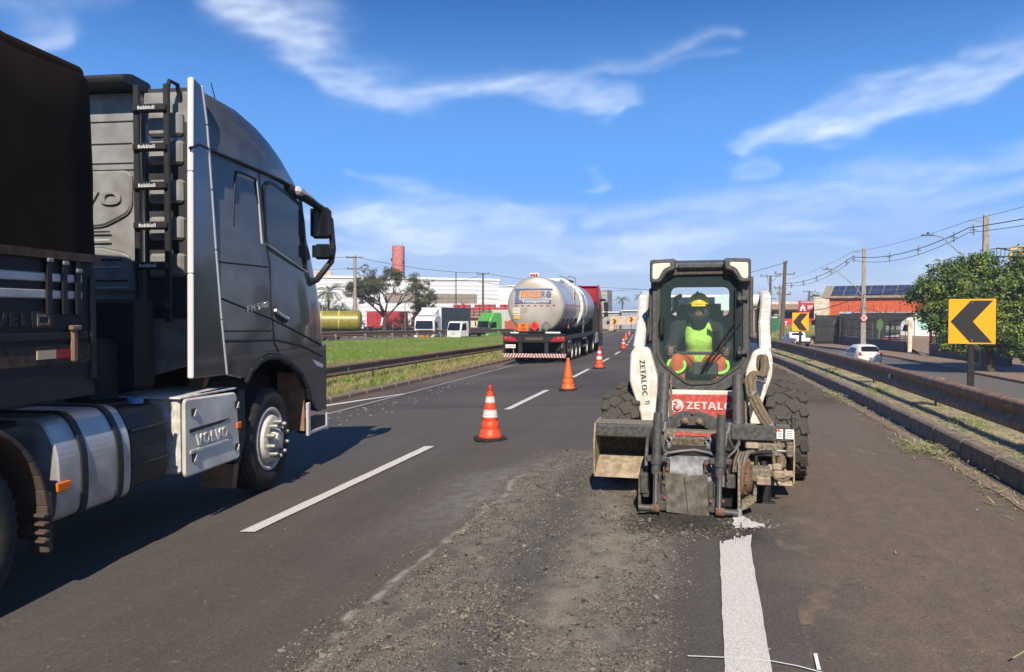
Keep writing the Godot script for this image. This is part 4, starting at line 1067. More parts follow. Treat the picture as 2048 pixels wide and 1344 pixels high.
	for k in zs.size() - 1:
		for i in cs.size() - 1:
			var ps := []
			for q in [[i, 0], [i + 1, 0], [i + 1, 1], [i, 1]]:
				var zz: float = zs[k + q[1]]; var x: float = cs[q[0]][0]; var y: float = cs[q[0]][1]
				var b := n.get_noise_2d(zz * 2.0, y * 3.0 + x * 5.0) * 0.016
				var e := 0.035 * (1.0 - smoothstep(2.53, 2.62, zz))
				if y > 3.2: y += n.get_noise_2d(zz * 1.2, x * 2.0 + 50.0) * 0.035 + maxf(0.0, 0.035 * sin(zz * 4.2))
				ps.append(v3((x + signf(x) * b) * (1.0 - e), y - e * (1.0 if y > 2.5 else 0.0), zz))
			quad(st, ps[0], ps[3], ps[2], ps[1])
	obj("tarpaulin", st, "tarp", tr)
	st = S()
	for s: float in [1.0, -1.0]: beam(st, v3(1.196 * s, 2.035, 2.545), v3(1.196 * s, 2.035, 14.6), 0.012, 0.05)
	obj("tarp_hem", st, "dusty_beam", tr)
	st = S(); box(st, v3(0, 1.72, 8.57), v3(2.33, 0.64, 12.0), 0.01); obj("side_board", st, "trailer_black", tr)
	st = S(); box(st, v3(0, 1.62, 8.57), v3(2.345, 0.9, 11.98)); obj("inner_floor", st, "black", tr)
	for s: float in [1.0, -1.0]:
		for y in [1.80, 1.90]:
			st = S(); beam(st, v3(1.176 * s, y, 2.70), v3(1.176 * s, y, 14.5), 0.02, 0.052, 0.006); obj("side_rail", st, "aluminium", tr)
		for z in [2.75, 2.87, 3.0, 4.4, 5.8]:
			st = S(); box(st, v3(1.19 * s, 1.86, z), v3(0.018, 0.36, 0.045), 0.004); obj("tarp_strap", st, "trailer_black", tr)
			st = S(); box(st, v3(1.203 * s, 1.90 + fmod(z * 7.0, 0.1), z), v3(0.015, 0.025, 0.05), 0.005); obj("buckle", st, "galvanised", tr)
		st = S(); box(st, v3(1.165 * s, 1.55, 8.6), v3(0.05, 0.05, 11.9), 0.008); obj("rope_rail", st, "trailer_black", tr)
		st = S(); box(st, v3(1.15 * s, 1.44, 8.6), v3(0.06, 0.13, 11.98), 0.01); obj("outer_beam", st, "dusty_beam", tr)
		for k in 6:
			var z := 2.86 + k * 1.1
			for q in 2:
				st = S(); box(st, v3(1.184 * s, 1.445, z + q * 0.16), v3(0.006, 0.052, 0.155)); obj("reflective_tape", st, "tape_red" if q == 0 else "tape_white", tr)
		st = S(); box(st, v3(1.165 * s, 1.68, 2.60), v3(0.04, 0.20, 0.05)); obj("corner_tape", st, "tape_red", tr)
		st = S(); box(st, v3(1.165 * s, 1.50, 2.60), v3(0.04, 0.16, 0.05)); obj("corner_tape", st, "tape_white", tr)
		st = S(); box(st, v3(1.16 * s, 1.60, 2.60), v3(0.06, 0.66, 0.06), 0.01); obj("corner_post", st, "trailer_black", tr)
		st = S(); box(st, v3(1.19 * s, 1.50, 2.79), v3(0.03, 0.22, 0.05), 0.01); box(st, v3(1.20 * s, 1.60, 2.79), v3(0.03, 0.03, 0.09), 0.006); obj("board_latch", st, "rail", tr)
		st = S(); var b0 := 1.178
		box(st, v3(b0 * s, 1.65, 3.04), v3(0.01, 0.10, 0.17)); var em := obj("emblem_plate", st, "dark_metal", tr)
		st = S(); for q in 2: box(st, v3((b0 + 0.007) * s, 1.625 + q * 0.05, 3.04), v3(0.006, 0.014, 0.10))
		for q in 2: box(st, v3((b0 + 0.007) * s, 1.65, 2.995 + q * 0.09), v3(0.006, 0.07, 0.012))
		obj("emblem", st, "rail_post", em)
	letters("REVEL", 0.42, 0.075, "dark_metal", tr, Transform3D(Basis(v3(0, 0, -1), v3(0, 1, 0), v3(1, 0, 0)), v3(1.18, 1.655, 3.36)), "lettering", 0.006)
	st = S(); for s: float in [1.0, -1.0]: box(st, v3(0.45 * s, 1.25, 8.5), v3(0.14, 0.3, 11.8))
	box(st, v3(0, 1.2, 3.9), v3(1.3, 0.06, 2.2)); obj("trailer_chassis", st, "black", tr)
	for s: float in [1.0, -1.0]:
		for z in [10.6, 11.85, 13.1]:
			var tw := Node3D.new(); tw.name = named(tr, "trailer_wheel"); tr.add_child(tw, true); wheel(tw, v3(1.165 * s, 0.49, z), 0.49, 0.56, s, "hub_white", true, 0)

# ------------------------------------------------------------------ the loader with its asphalt planer, in world coordinates
func lug_tyre(st: SurfaceTool, c: Vector3, r: float, w: float) -> void:
	var X := Transform3D(Basis(v3(0, 1, 0), v3(1, 0, 0), v3(0, 0, 1)), c)
	var h := w / 2
	lathe(st, [v2(0.20, -h + 0.03), v2(0.26, -h), v2(r - 0.09, -h), v2(r - 0.04, -h + 0.012), v2(r - 0.022, -h + 0.04), v2(r - 0.015, 0), v2(r - 0.022, h - 0.04), v2(r - 0.04, h - 0.012), v2(r - 0.09, h), v2(0.26, h), v2(0.20, h - 0.03), v2(0.18, 0.0)], X, 40)
	var n := 16
	for k in n:
		for s: float in [1.0, -1.0]:
			var a0 := TAU * (k + (0.5 if s < 0 else 0.0)) / n
			# each lug: two blocks that turn a corner, tread to shoulder
			for q in 2:
				var a: float = a0 + (0.0 if q == 0 else 0.12)
				var B := Basis(Vector3.RIGHT, a)
				var T2 := Basis(Vector3.UP, (0.62 if q == 0 else 0.25) * s)
				var y := r - 0.015 - (0.003 if q else 0.0)
				box(st, c + B * v3(s * h * (0.36 if q == 0 else 0.78), y, 0), v3(h * (0.70 if q == 0 else 0.44), 0.030, 0.118), 0.007, B * T2)
			box(st, c + Basis(Vector3.RIGHT, a0 + 0.13) * v3(s * (h - 0.012), r - 0.05, 0), v3(0.024, 0.075, 0.095), 0.008, Basis(Vector3.RIGHT, a0 + 0.13))

func loader() -> void:
	mat("loader_white", Color(0.80, 0.77, 0.70), 0.45, 0.0, "soft", 1.6)
	mat("loader_dark", Color(0.095, 0.097, 0.102), 0.5, 0.1, "dirt", 2.0)
	mat("loader_inside", Color(0.035, 0.037, 0.04), 0.8)
	mat("loader_red", Color(0.60, 0.105, 0.09), 0.5, 0.0, "dirt", 3.0)
	mat("planer_grey", Color(0.105, 0.108, 0.112), 0.55, 0.2, "grime", 2.2)
	mat("planer_blue", Color(0.245, 0.262, 0.295), 0.55, 0.1, "scuff", 1.3)
	mat("planer_dirty", Color(0.27, 0.235, 0.185), 0.9, 0.0, "scuff", 3.0)
	mat("dust_steel", Color(0.42, 0.355, 0.275), 0.95, 0.0, "grime", 1.2)
	mat("dust_dark", Color(0.17, 0.14, 0.10), 0.9, 0.0, "scuff", 2.0)
	mat("flap", Color(0.155, 0.150, 0.138), 0.85, 0.0, "grime", 1.1)
	mat("old_rust", Color(0.20, 0.115, 0.075), 0.9, 0.0, "scuff", 4.0)
	mat("bolt_rust", Color(0.22, 0.075, 0.04), 0.8)
	mat("hose", Color(0.19, 0.155, 0.105), 0.75, 0.0, "grime", 4.0)
	mat("hose_grey", Color(0.16, 0.15, 0.14), 0.6)
	mat("gasket", Color(0.10, 0.092, 0.08), 0.8, 0.0, "grime", 4.0)
	mat("faded_print", Color(0.11, 0.11, 0.11), 0.8, 0.0, "scuff", 8.0)
	mat("lamp_lens", Color(0.86, 0.74, 0.56), 0.25)
	mat("haze_glass", Color(0.24, 0.38, 0.38, 0.055), 0.3).transparency = BaseMaterial3D.TRANSPARENCY_ALPHA
	mat("clear_glass", Color(0.5, 0.75, 0.72, 0.10), 0.05).transparency = BaseMaterial3D.TRANSPARENCY_ALPHA
	mat("paper", Color(0.55, 0.72, 0.68), 0.8)
	mat("decal_white", Color(0.80, 0.74, 0.72), 0.6, 0.0, "dirt", 6.0)
	var t := thing("skid_steer_loader", "white skid steer loader with dark cab working in the closed lane", "loader", v3(-0.13, 0.0, -8.0), 0.0, "", true)
	var st: SurfaceTool
	# wheels
	for q in [[-0.835, -7.47], [0.59, -7.47], [-0.835, -8.5], [0.59, -8.5]]:
		var w := Node3D.new(); w.name = named(t, "wheel"); t.add_child(w, true)
		var c := v3(q[0], 0.395 + gy(q[0], q[1]), q[1])
		woff[w] = true; w.position = -t.position; woff.erase(w)
		st = S(); lug_tyre(st, c, 0.40, 0.33); obj("tyre", st, "tyre_dusty", w)
		st = S(); lathe(st, [v2(0.21, -0.12), v2(0.19, -0.06), v2(0.10, -0.04), v2(0.0, -0.03), v2(0.10, 0.04), v2(0.19, 0.06), v2(0.21, 0.12)], Transform3D(Basis(v3(0, 1, 0), v3(1, 0, 0), v3(0, 0, 1)), c), 24); obj("rim", st, "loader_white", w)
	# lower body
	st = S(); box(st, v3(-0.125, 0.47, -8.30), v3(1.02, 0.52, 1.75), 0.03); obj("chassis", st, "loader_dark", t)
	st = S(); box(st, v3(-0.125, 0.66, -9.1), v3(1.30, 0.95, 0.75), 0.06); obj("engine_cover", st, "loader_white", t)
	st = S(); prism(st, pp([-0.455, 0.46, 0.20, 0.46, 0.20, 0.775, -0.455, 0.775]), -7.40, -7.32, Transform3D(), 0.006); var fp := obj("front_panel", st, "loader_white", t)
	st = S(); prism(st, pp([-0.408, 0.535, 0.20, 0.535, 0.20, 0.722, 0.14, 0.722, 0.10, 0.745, -0.408, 0.738]), -7.319, -7.314); obj("red_decal", st, "loader_red", fp)
	letters("ZETALOC", 0.47, 0.066, "decal_white", fp, Transform3D(Basis(), v3(-0.018, 0.642, -7.309)), "lettering", 0.004)
	var ci := []
	for k in 20: ci.append(v2(-0.338 + 0.058 * cos(k * TAU / 20), 0.637 + 0.058 * sin(k * TAU / 20)))
	st = S(); prism(st, ci, -7.313, -7.309); obj("round_emblem", st, "decal_white", fp)
	st = S(); tube(st, p3([-0.370, 0.664, -7.308, -0.345, 0.672, -7.308, -0.335, 0.655, -7.308, -0.362, 0.632, -7.308, -0.360, 0.612, -7.308, -0.335, 0.60, -7.308, -0.312, 0.612, -7.308, -0.308, 0.636, -7.308]), [0.006, 0.010, 0.009, 0.012, 0.014, 0.015, 0.013, 0.005], 6); obj("emblem_figure", st, "loader_red", fp)
	# cab frame: front face with the door opening, then posts, roof, back
	var fo := rounded(pp([-0.575, 1.80, -0.53, 1.915, 0.225, 1.935, 0.275, 1.82, 0.285, 1.06, 0.245, 0.885, 0.06, 0.755, -0.06, 0.715, -0.225, 0.712, -0.34, 0.755, -0.535, 0.885, -0.575, 1.06]), 0.035, 3)
	var door := rounded(pp([-0.512, 1.69, -0.455, 1.79, -0.37, 1.822, 0.12, 1.825, 0.20, 1.765, 0.232, 1.66, 0.236, 1.075, 0.20, 1.005, 0.03, 0.878, -0.035, 0.842, -0.235, 0.830, -0.29, 0.86, -0.475, 1.01, -0.515, 1.09]), 0.03, 3)
	# both outlines are sampled by direction so that they match point for point
	var ctr := v2(-0.145, 1.33); var oo := []; var ii := []
	var cast := func(p: Array, a: float) -> Vector2:
		var d := v2(cos(a), sin(a)); var best := 0.0
		for k in p.size():
			var h = Geometry2D.segment_intersects_segment(ctr, ctr + d * 3.0, p[k], p[(k + 1) % p.size()])
			if h != null: best = maxf(best, (h - ctr).length())
		return ctr + d * best
	for k in 96: oo.append(cast.call(fo, TAU * k / 96.0)); ii.append(cast.call(door, TAU * k / 96.0))
	st = S(); ring(st, oo, ii, -7.60, -7.53); obj("cab_front", st, "loader_dark", t)
	st = S(); ring(st, inset(ii, -0.022), ii, -7.535, -7.515); var dr := obj("door_gasket", st, "gasket", t)
	st = S(); prism(st, ii, -7.545, -7.541); obj("door_glass", st, "haze_glass", t)
	st = S()
	for s: float in [-1.0, 1.0]:
		var x := -0.150 + s * 0.412
		box(st, v3(x, 1.36, -7.66), v3(0.07, 1.06, 0.15), 0.012); box(st, v3(x, 1.36, -8.72), v3(0.08, 1.06, 0.08), 0.012); box(st, v3(x, 1.86, -8.2), v3(0.06, 0.08, 1.1), 0.012); box(st, v3(x, 1.16, -8.2), v3(0.04, 0.05, 1.1), 0.012); box(st, v3(x, 0.98, -8.2), v3(0.05, 0.42, 1.1), 0.012)
	obj("cab_posts", st, "loader_dark", t).set_meta("kind", "stuff")
	st = S()
	for s: float in [-1.0, 1.0]:
		var x := -0.150 + s * 0.405
		for k in 16: box(st, v3(x, 1.50, -7.78 - k * 0.058), v3(0.012, 0.66, 0.010))
		for k in 6: box(st, v3(x, 1.22 + k * 0.11, -8.2), v3(0.010, 0.010, 1.0))
	obj("side_screens", st, "loader_inside", t).set_meta("kind", "stuff")
	st = S(); prism(st, pp([7.515, 1.885, 7.52, 1.925, 7.60, 1.955, 8.75, 1.94, 8.80, 1.90, 8.75, 1.875, 7.55, 1.86]), -0.40, 0.40, Transform3D(Basis(v3(0, 0, -1), v3(0, 1, 0), v3(1, 0, 0)), v3(-0.15, 0, 0)), 0.012); obj("cab_roof", st, "loader_dark", t)
	var rw := rounded(pp([-0.475, 1.745, 0.130, 1.745, 0.130, 1.44, -0.475, 1.44]), 0.07, 4); var ro := rounded(pp([-0.55, 1.88, 0.24, 1.88, 0.24, 0.8, -0.55, 0.8]), 0.02, 4)
	st = S(); ring(st, ro, rw, -8.78, -8.74); obj("cab_back", st, "loader_inside", t)
	st = S(); box(st, v3(-0.15, 0.80, -8.15), v3(0.80, 0.03, 1.15)); obj("cab_floor", st, "loader_inside", t)
	st = S(); box(st, v3(-0.165, 1.25, -8.34), v3(0.46, 0.62, 0.12), 0.05, Basis(Vector3.RIGHT, 0.12)); box(st, v3(-0.165, 0.93, -8.08), v3(0.48, 0.12, 0.46), 0.04); obj("seat", st, "loader_inside", t)
	st = S()
	for s: float in [-1.0, 1.0]:
		tube(st, [v3(-0.16 + s * 0.24, 0.95, -7.72), v3(-0.16 + s * 0.255, 1.05, -7.665), v3(-0.16 + s * 0.25, 1.12, -7.65)], [0.018, 0.014, 0.022], 8)
	tube(st, p3([-0.45, 1.42, -8.3, -0.44, 1.16, -7.9, -0.36, 1.09, -7.74, 0.02, 1.09, -7.74, 0.11, 1.16, -7.9, 0.12, 1.42, -8.3]), 0.016, 8); obj("lap_bar_and_levers", st, "loader_inside", t).set_meta("kind", "stuff")
	st = S(); box(st, v3(-0.10, 0.95, -7.60), v3(0.24, 0.13, 0.05), 0.02); obj("console", st, "loader_inside", t)
	# work lamps in the upper corners
	for s: float in [-1.0, 1.0]:
		var mir := func(l: Array) -> Array:
			var o := pp(l)
			for k in o.size(): o[k].x = -0.150 + (o[k].x + 0.150) * -s
			return o
		st = S(); prism(st, rounded(mir.call([-0.595, 1.745, -0.595, 1.955, -0.36, 1.962, -0.37, 1.86, -0.44, 1.84, -0.50, 1.745]), 0.025, 3), -7.60, -7.43, Transform3D(), 0.012); var lh := obj("work_lamp", st, "loader_dark", t)
		st = S(); prism(st, rounded(mir.call([-0.570, 1.775, -0.570, 1.918, -0.412, 1.924, -0.412, 1.893, -0.472, 1.866, -0.522, 1.775]), 0.022, 3), -7.432, -7.422, Transform3D(), 0.004); obj("lamp_lens", st, "lamp_lens", lh)
	st = S(); box(st, v3(-0.15, 1.893, -7.50), v3(0.40, 0.045, 0.05), 0.015); obj("brow", st, "loader_dark", t)
	# door handle, hinges, wiper, notes on the glass
	st = S(); box(st, v3(-0.488, 1.345, -7.48), v3(0.052, 0.185, 0.055), 0.02); obj("door_handle", st, "plastic", t)
	for y in [1.60, 1.115]:
		st = S(); box(st, v3(0.20, y, -7.505), v3(0.034, 0.095, 0.03), 0.012); box(st, v3(0.245, y, -7.50), v3(0.06, 0.045, 0.04), 0.01); lathe(st, [v2(0.018, 0), v2(0.018, 0.03), v2(0, 0.03)], Transform3D(Basis(Vector3.RIGHT, PI / 2), v3(0.20, y, -7.49)), 10); obj("hinge", st, "loader_dark", t)
	st = S(); tube(st, p3([-0.125, 0.955, -7.50, 0.0, 1.15, -7.49, 0.165, 1.395, -7.51]), [0.014, 0.009, 0.007], 6); obj("wiper_arm", st, "black", t)
	st = S(); beam(st, v3(-0.09, 0.955, -7.515), v3(0.215, 1.395, -7.515), 0.012, 0.014, 0.003); obj("wiper_blade", st, "plastic", t)
	st = S(); box(st, v3(0.165, 1.38, -7.505), v3(0.012, 0.64, 0.02), 0.004); obj("door_bar", st, "black", t)
	for q in [[0.075, 1.565, 0.07, 0.145], [0.012, 1.59, 0.055, 0.07]]:
		st = S(); box(st, v3(q[0], q[1], -7.56), v3(q[2], q[3], 0.002)); obj("paper_note", st, "paper", t)
	st = S(); box(st, v3(0.305, 1.52, -7.60), v3(0.035, 0.56, 0.07), 0.01); box(st, v3(-0.598, 1.45, -7.60), v3(0.03, 0.5, 0.07), 0.01); obj("grab_rails", st, "loader_dark", t).set_meta("kind", "stuff")
	# lift arms
	for s: float in [-1.0, 1.0]:
		var c := -0.135
		st = S()
		var ax: float = c + s * 0.555; var bx: float = c + s * 0.64
		var P := [v3(ax, 1.10, -7.42), v3(ax + s * 0.015, 1.30, -7.9), v3(bx, 1.58, -8.8), v3(bx, 1.64, -9.25)]
		for k in 3: beam(st, P[k], P[k + 1] + (P[k + 1] - P[k]).normalized() * 0.01, 0.10, [0.17, 0.19, 0.16][k], 0.018)
		obj("lift_arm", st, "loader_white", t)
		st = S(); box(st, v3(bx, 1.66, -9.33), v3(0.11, 0.12, 0.14), 0.03); lathe(st, [v2(0, -0.07), v2(0.045, -0.07), v2(0.045, 0.07), v2(0, 0.07)], Transform3D(Basis(Vector3.FORWARD, PI / 2), v3(bx, 1.66, -9.3)), 14); obj("arm_pivot", st, "dust_steel", t)
		st = S(); box(st, v3(bx, 0.95, -9.35), v3(0.13, 1.35, 0.22), 0.02); obj("rear_upright", st, "loader_dark", t)
		st = S(); tube(st, [v3(ax - s * 0.01, 1.02, -7.62), v3(ax, 0.85, -8.1), v3(ax, 0.62, -8.8)], [0.022, 0.036, 0.036], 10); obj("lift_cylinder", st, "loader_dark", t)
	st = S(); prism(st, rounded(pp([-0.585, 1.155, -0.70, 1.165, -0.752, 1.11, -0.757, 0.84, -0.705, 0.69, -0.660, 0.56, -0.646, 0.44, -0.515, 0.44, -0.510, 0.89, -0.55, 1.03]), 0.04, 4), -7.42, -7.26, Transform3D(), 0.012); var la := obj("arm_front", st, "loader_white", t)
	letters("ZETALOC", 0.32, 0.047, "faded_print", la, Transform3D(Basis(v3(0.09, -1, 0).normalized(), v3(1, 0.09, 0).normalized(), v3(0, 0, 1)), v3(-0.632, 0.885, -7.257)), "lettering", 0.004)
	letters("15", 0.038, 0.04, "faded_print", la, Transform3D(Basis(v3(0, -1, 0), v3(1, 0, 0), v3(0, 0, 1)), v3(-0.595, 0.665, -7.257)), "lettering", 0.004)
	st = S(); prism(st, rounded(pp([0.255, 0.47, 0.375, 0.47, 0.385, 0.66, 0.43, 0.80, 0.470, 0.92, 0.475, 1.07, 0.45, 1.145, 0.385, 1.165, 0.31, 1.13, 0.25, 0.95]), 0.04, 4), -7.42, -7.26, Transform3D(), 0.012); var ra := obj("arm_front", st, "loader_white", t)
	st = S(); prism(st, rounded(pp([0.345, 1.11, 0.43, 1.11, 0.435, 0.93, 0.36, 0.93, 0.335, 1.02]), 0.03, 4), -7.262, -7.250, Transform3D(), 0.003); obj("arm_recess", st, "dust_dark", ra)
	st = S(); prism(st, pp([0.245, 0.47, 0.275, 0.47, 0.34, 0.70, 0.335, 0.78, 0.25, 0.60]), -7.262, -7.250); obj("dark_stripe", st, "loader_dark", ra)
	# tilt cylinders in front
	for q in [[-0.438, 0.045], [0.182, 0.047]]:
		st = S(); tube(st, [v3(q[0], 0.50, -6.86), v3(q[0], 0.918, -7.16)], q[1], 16); obj("tilt_cylinder", st, "planer_grey", t)
		st = S(); tube(st, [v3(q[0] + 0.062, 0.52, -6.90), v3(q[0] + 0.06, 0.75, -7.05), v3(q[0] + 0.055, 0.90, -7.15)], 0.011, 8); box(st, v3(q[0] + 0.055, 0.86, -7.12), v3(0.03, 0.03, 0.04), 0.006); obj("cylinder_pipe", st, "hose", t)
	# white cross tube behind the cab and yellow things beyond it, seen through the rear window
	st = S(); tube(st, [v3(-0.78, 1.60, -9.15), v3(0.51, 1.60, -9.15)], 0.075, 16); obj("cross_tube", st, "loader_white", t)
	st = S(); tube(st, p3([-0.36, 1.66, -8.62, -0.42, 1.62, -8.60, -0.41, 1.53, -8.58, -0.45, 1.47, -8.56]), [0.02, 0.03, 0.03, 0.016], 8); obj("cab_lamp", st, "loader_inside", t)
	planer()
	operator()

func bolt(st: SurfaceTool, x: float, y: float, z: float, r: float) -> void:
	lathe(st, [v2(r, 0), v2(r, 0.006), v2(r * 0.6, 0.008), v2(r * 0.6, 0.018), v2(r * 0.4, 0.022), v2(0, 0.022)], Transform3D(Basis(Vector3.RIGHT, PI / 2), v3(x, y, z)), 8)

func planer() -> void:
	var t := thing("asphalt_planer", "grey asphalt planer with two upright cylinders, carried on the loader's front", "planer", v3(-0.17, 0.0, -6.2), 0.0, "", true)
	var st: SurfaceTool
	# X from world: polygons in (z, y), pushed along x
	var YZ := func(x: float) -> Transform3D: return Transform3D(Basis(v3(0, 0, 1), v3(0, 1, 0), v3(-1, 0, 0)), v3(x, 0, 0))
	# mounting frame: an open channel across the whole width
	st = S(); box(st, v3(-0.19, 0.490, -6.66), v3(1.575, 0.105, 0.10), 0.012); obj("top_flange", st, "planer_grey", t)
	st = S(); box(st, v3(-0.19, 0.53, -6.82), v3(1.575, 0.03, 0.26), 0.008); obj("top_plate", st, "planer_dirty", t)
	st = S(); quad(st, v3(-0.97, 0.44, -6.94), v3(0.59, 0.44, -6.94), v3(0.59, 0.22, -6.90), v3(-0.97, 0.22, -6.90)); quad(st, v3(-0.97, 0.545, -6.95), v3(0.59, 0.545, -6.95), v3(0.59, 0.42, -6.945), v3(-0.97, 0.42, -6.945)); st.set_smooth_group(-1); obj("back_plate", st, "dust_dark", t)
	st = S(); prism(st, pp([-6.90, 0.25, -6.88, 0.26, -6.72, 0.20, -6.60, 0.135, -6.585, 0.11, -6.62, 0.10, -6.90, 0.20]), -0.97 + 0.0, 0.60, Transform3D(Basis(v3(0, 0, 1), v3(0, 1, 0), v3(-1, 0, 0)), v3(-0.38, 0, 0)), 0.005); var sc := obj("scraper_plate", st, "dust_steel", t)
	for x in [-0.975, 0.595]:
		st = S(); prism(st, pp([-6.95, 0.17, -6.58, 0.13, -6.56, 0.40, -6.62, 0.55, -6.95, 0.56]), -0.006, 0.006, YZ.call(x)); obj("end_plate", st, "dust_steel", t)
	st = S(); box(st, v3(0.345, 0.515, -6.60), v3(0.46, 0.125, 0.04), 0.01); obj("cross_beam", st, "planer_grey", t)
	st = S(); box(st, v3(0.55, 0.635, -6.66), v3(0.17, 0.03, 0.06), 0.008); box(st, v3(0.59, 0.60, -6.64), v3(0.03, 0.12, 0.09), 0.008); obj("bracket", st, "planer_grey", t)
	for q in [[0.56, 0.517, 0.062], [0.487, 0.517, 0.046]]:
		st = S(); box(st, v3(q[0], q[1], -6.578), v3(q[2], 0.075, 0.003)); var lb := obj("label_plate", st, "sign_white", t)
		st = S(); for k in 4: box(st, v3(q[0], q[1] + 0.022 - k * 0.014, -6.575), v3(q[2] * 0.7, 0.004, 0.002))
		obj("label_print", st, "hose_grey", lb).set_meta("kind", "stuff")
	st = S(); box(st, v3(0.476, 0.545, -6.5755), v3(0.026, 0.016, 0.004)); obj("orange_mark", st, "cone_orange", t)
	# drum housing: side cheeks, hood, mid block, arc bracket
	st = S(); prism(st, rounded(pp([-6.62, 0.54, -6.35, 0.56, -6.15, 0.50, -6.04, 0.36, -6.02, 0.25, -6.62, 0.20]), 0.08, 5), -0.012, 0.012, YZ.call(-0.505), 0.003); obj("left_cheek", st, "planer_grey", t)
	st = S(); prism(st, pp([-6.60, 0.26, -5.97, 0.26, -5.95, 0.03, -6.02, 0.0, -6.60, 0.0]), -0.010, 0.010, YZ.call(-0.545), 0.003); obj("left_skid", st, "dust_dark", t)
	st = S(); box(st, v3(-0.512, 0.205, -5.98), v3(0.055, 0.15, 0.08), 0.006); box(st, v3(-0.50, 0.125, -5.98), v3(0.045, 0.05, 0.06), 0.006); obj("skid_guide", st, "planer_grey", t)
	st = S(); box(st, v3(-0.17, 0.24, -6.32), v3(0.62, 0.46, 0.5), 0.03); obj("drum_housing", st, "black", t)
	st = S(); sgroup += 1; st.set_smooth_group(sgroup)
	var hood := [[0.445, -6.15], [0.425, -6.10], [0.385, -6.05], [0.335, -6.015], [0.285, -5.99], [0.20, -5.985]]
	for k in 5: quad(st, v3(-0.385, hood[k + 1][0], hood[k + 1][1]), v3(0.065, hood[k + 1][0], hood[k + 1][1]), v3(0.065, hood[k][0], hood[k][1]), v3(-0.385, hood[k][0], hood[k][1]))
	obj("hood", st, "planer_blue", t)
	st = S(); prism(st, pp([-0.385, 0.44, 0.075, 0.44, 0.09, 0.575, -0.385, 0.58]), -6.26, -6.14, Transform3D(), 0.008); obj("mid_block", st, "planer_dirty", t)
	st = S(); box(st, v3(-0.155, 0.485, -6.136), v3(0.40, 0.07, 0.012), 0.003); obj("chip_plate", st, "dust_dark", t)
	st = S(); box(st, v3(-0.145, 0.553, -6.136), v3(0.30, 0.022, 0.008)); obj("red_strip", st, "loader_red", t)
	var arc := []
	for k in 13: arc.append(v2(-0.175 + 0.33 * cos(PI * (0.17 + 0.66 * k / 12.0)), 0.38 + 0.33 * sin(PI * (0.17 + 0.66 * k / 12.0))))
	for k in 13: arc.append(v2(-0.175 + 0.225 * cos(PI * (0.83 - 0.66 * k / 12.0)), 0.38 + 0.225 * sin(PI * (0.83 - 0.66 * k / 12.0))))
	st = S(); prism(st, arc, -6.34, -6.30, Transform3D(), 0.006); obj("arc_bracket", st, "planer_grey", t)
	st = S(); prism(st, pp([-0.42, 0.56, 0.08, 0.56, 0.05, 0.63, -0.17, 0.685, -0.38, 0.63]), -6.40, -6.36); obj("arc_backing", st, "planer_dirty", t)
	st = S(); prism(st, rounded(pp([-0.265, 0.60, -0.075, 0.60, -0.075, 0.665, -0.265, 0.665]), 0.02, 3), -6.30, -6.285, Transform3D(), 0.004); obj("bolt_plate", st, "planer_grey", t)
	for x in [-0.228, -0.122]:
		st = S(); lathe(st, [v2(0.026, 0), v2(0.026, 0.012), v2(0.018, 0.014), v2(0.018, 0.032), v2(0.012, 0.036), v2(0, 0.036)], Transform3D(Basis(Vector3.RIGHT, PI / 2), v3(x, 0.635, -6.285)), 12); obj("bolt", st, "rail_post", t)
	st = S(); bolt(st, -0.175, 0.695, -6.30, 0.016); obj("bolt", st, "bolt_rust", t)
	# eye bolts
	for q in [[-0.340, 0.515], [-0.055, 0.520]]:
		st = S(); var pts := []
		for k in 13: pts.append(v3(q[0] + 0.020 * cos(k * TAU / 12), q[1] + 0.024 * sin(k * TAU / 12), -6.10 + 0.012 * cos(k * TAU / 12)))
		tube(st, pts, 0.0075, 6); lathe(st, [v2(0.018, -0.06), v2(0.020, -0.035), v2(0.012, -0.025), v2(0, -0.02)], Transform3D(Basis(), v3(q[0], q[1], -6.10)), 10); obj("eye_bolt", st, "galvanised", t)
	# rubber flaps, strips with bolts
	st = S(); prism(st, pp([-0.362, 0.290, -0.205, 0.287, -0.185, -0.012, -0.348, 0.0]), -5.965, -5.955, Transform3D(), 0.002); obj("rubber_flap", st, "flap", t)
	st = S(); prism(st, pp([-0.222, 0.272, -0.055, 0.292, -0.038, -0.012, -0.187, -0.022]), -5.952, -5.940, Transform3D(), 0.002); obj("rubber_flap", st, "flap", t)
	st = S(); prism(st, pp([-0.425, 0.29, -0.345, 0.29, -0.340, 0.005, -0.425, 0.005]), -5.99, -5.97, Transform3D(), 0.003); obj("slotted_plate", st, "planer_grey", t)
	st = S(); box(st, v3(-0.388, 0.20, -5.968), v3(0.012, 0.14, 0.006)); obj("slot", st, "black", t)
	st = S(); prism(st, pp([-0.055, 0.24, 0.0, 0.25, 0.005, 0.02, -0.045, 0.02]), -5.95, -5.93, Transform3D(), 0.003); obj("slotted_plate", st, "planer_grey", t)
	st = S(); box(st, v3(-0.012, 0.185, -5.928), v3(0.010, 0.11, 0.006)); obj("slot", st, "black", t)
	for q in [[-0.366, 0.36, -0.335, 0.30], [-0.072, 0.36, -0.043, 0.30]]:
		st = S(); box(st, v3((q[0] + q[2]) / 2, 0.335, -5.985), v3(0.052, 0.115, 0.02), 0.004); obj("corner_plate", st, "planer_grey", t)
	for q in [[-0.345, 0.365, -5.98], [-0.345, 0.312, -5.975], [-0.062, 0.362, -5.98], [-0.062, 0.312, -5.975], [-0.362, 0.212, -5.97], [-0.362, 0.10, -5.97], [-0.032, 0.10, -5.93], [0.055, 0.10, -5.96]]:
		st = S(); bolt(st, q[0], q[1], q[2], 0.013); obj("bolt", st, "bolt_rust", t)
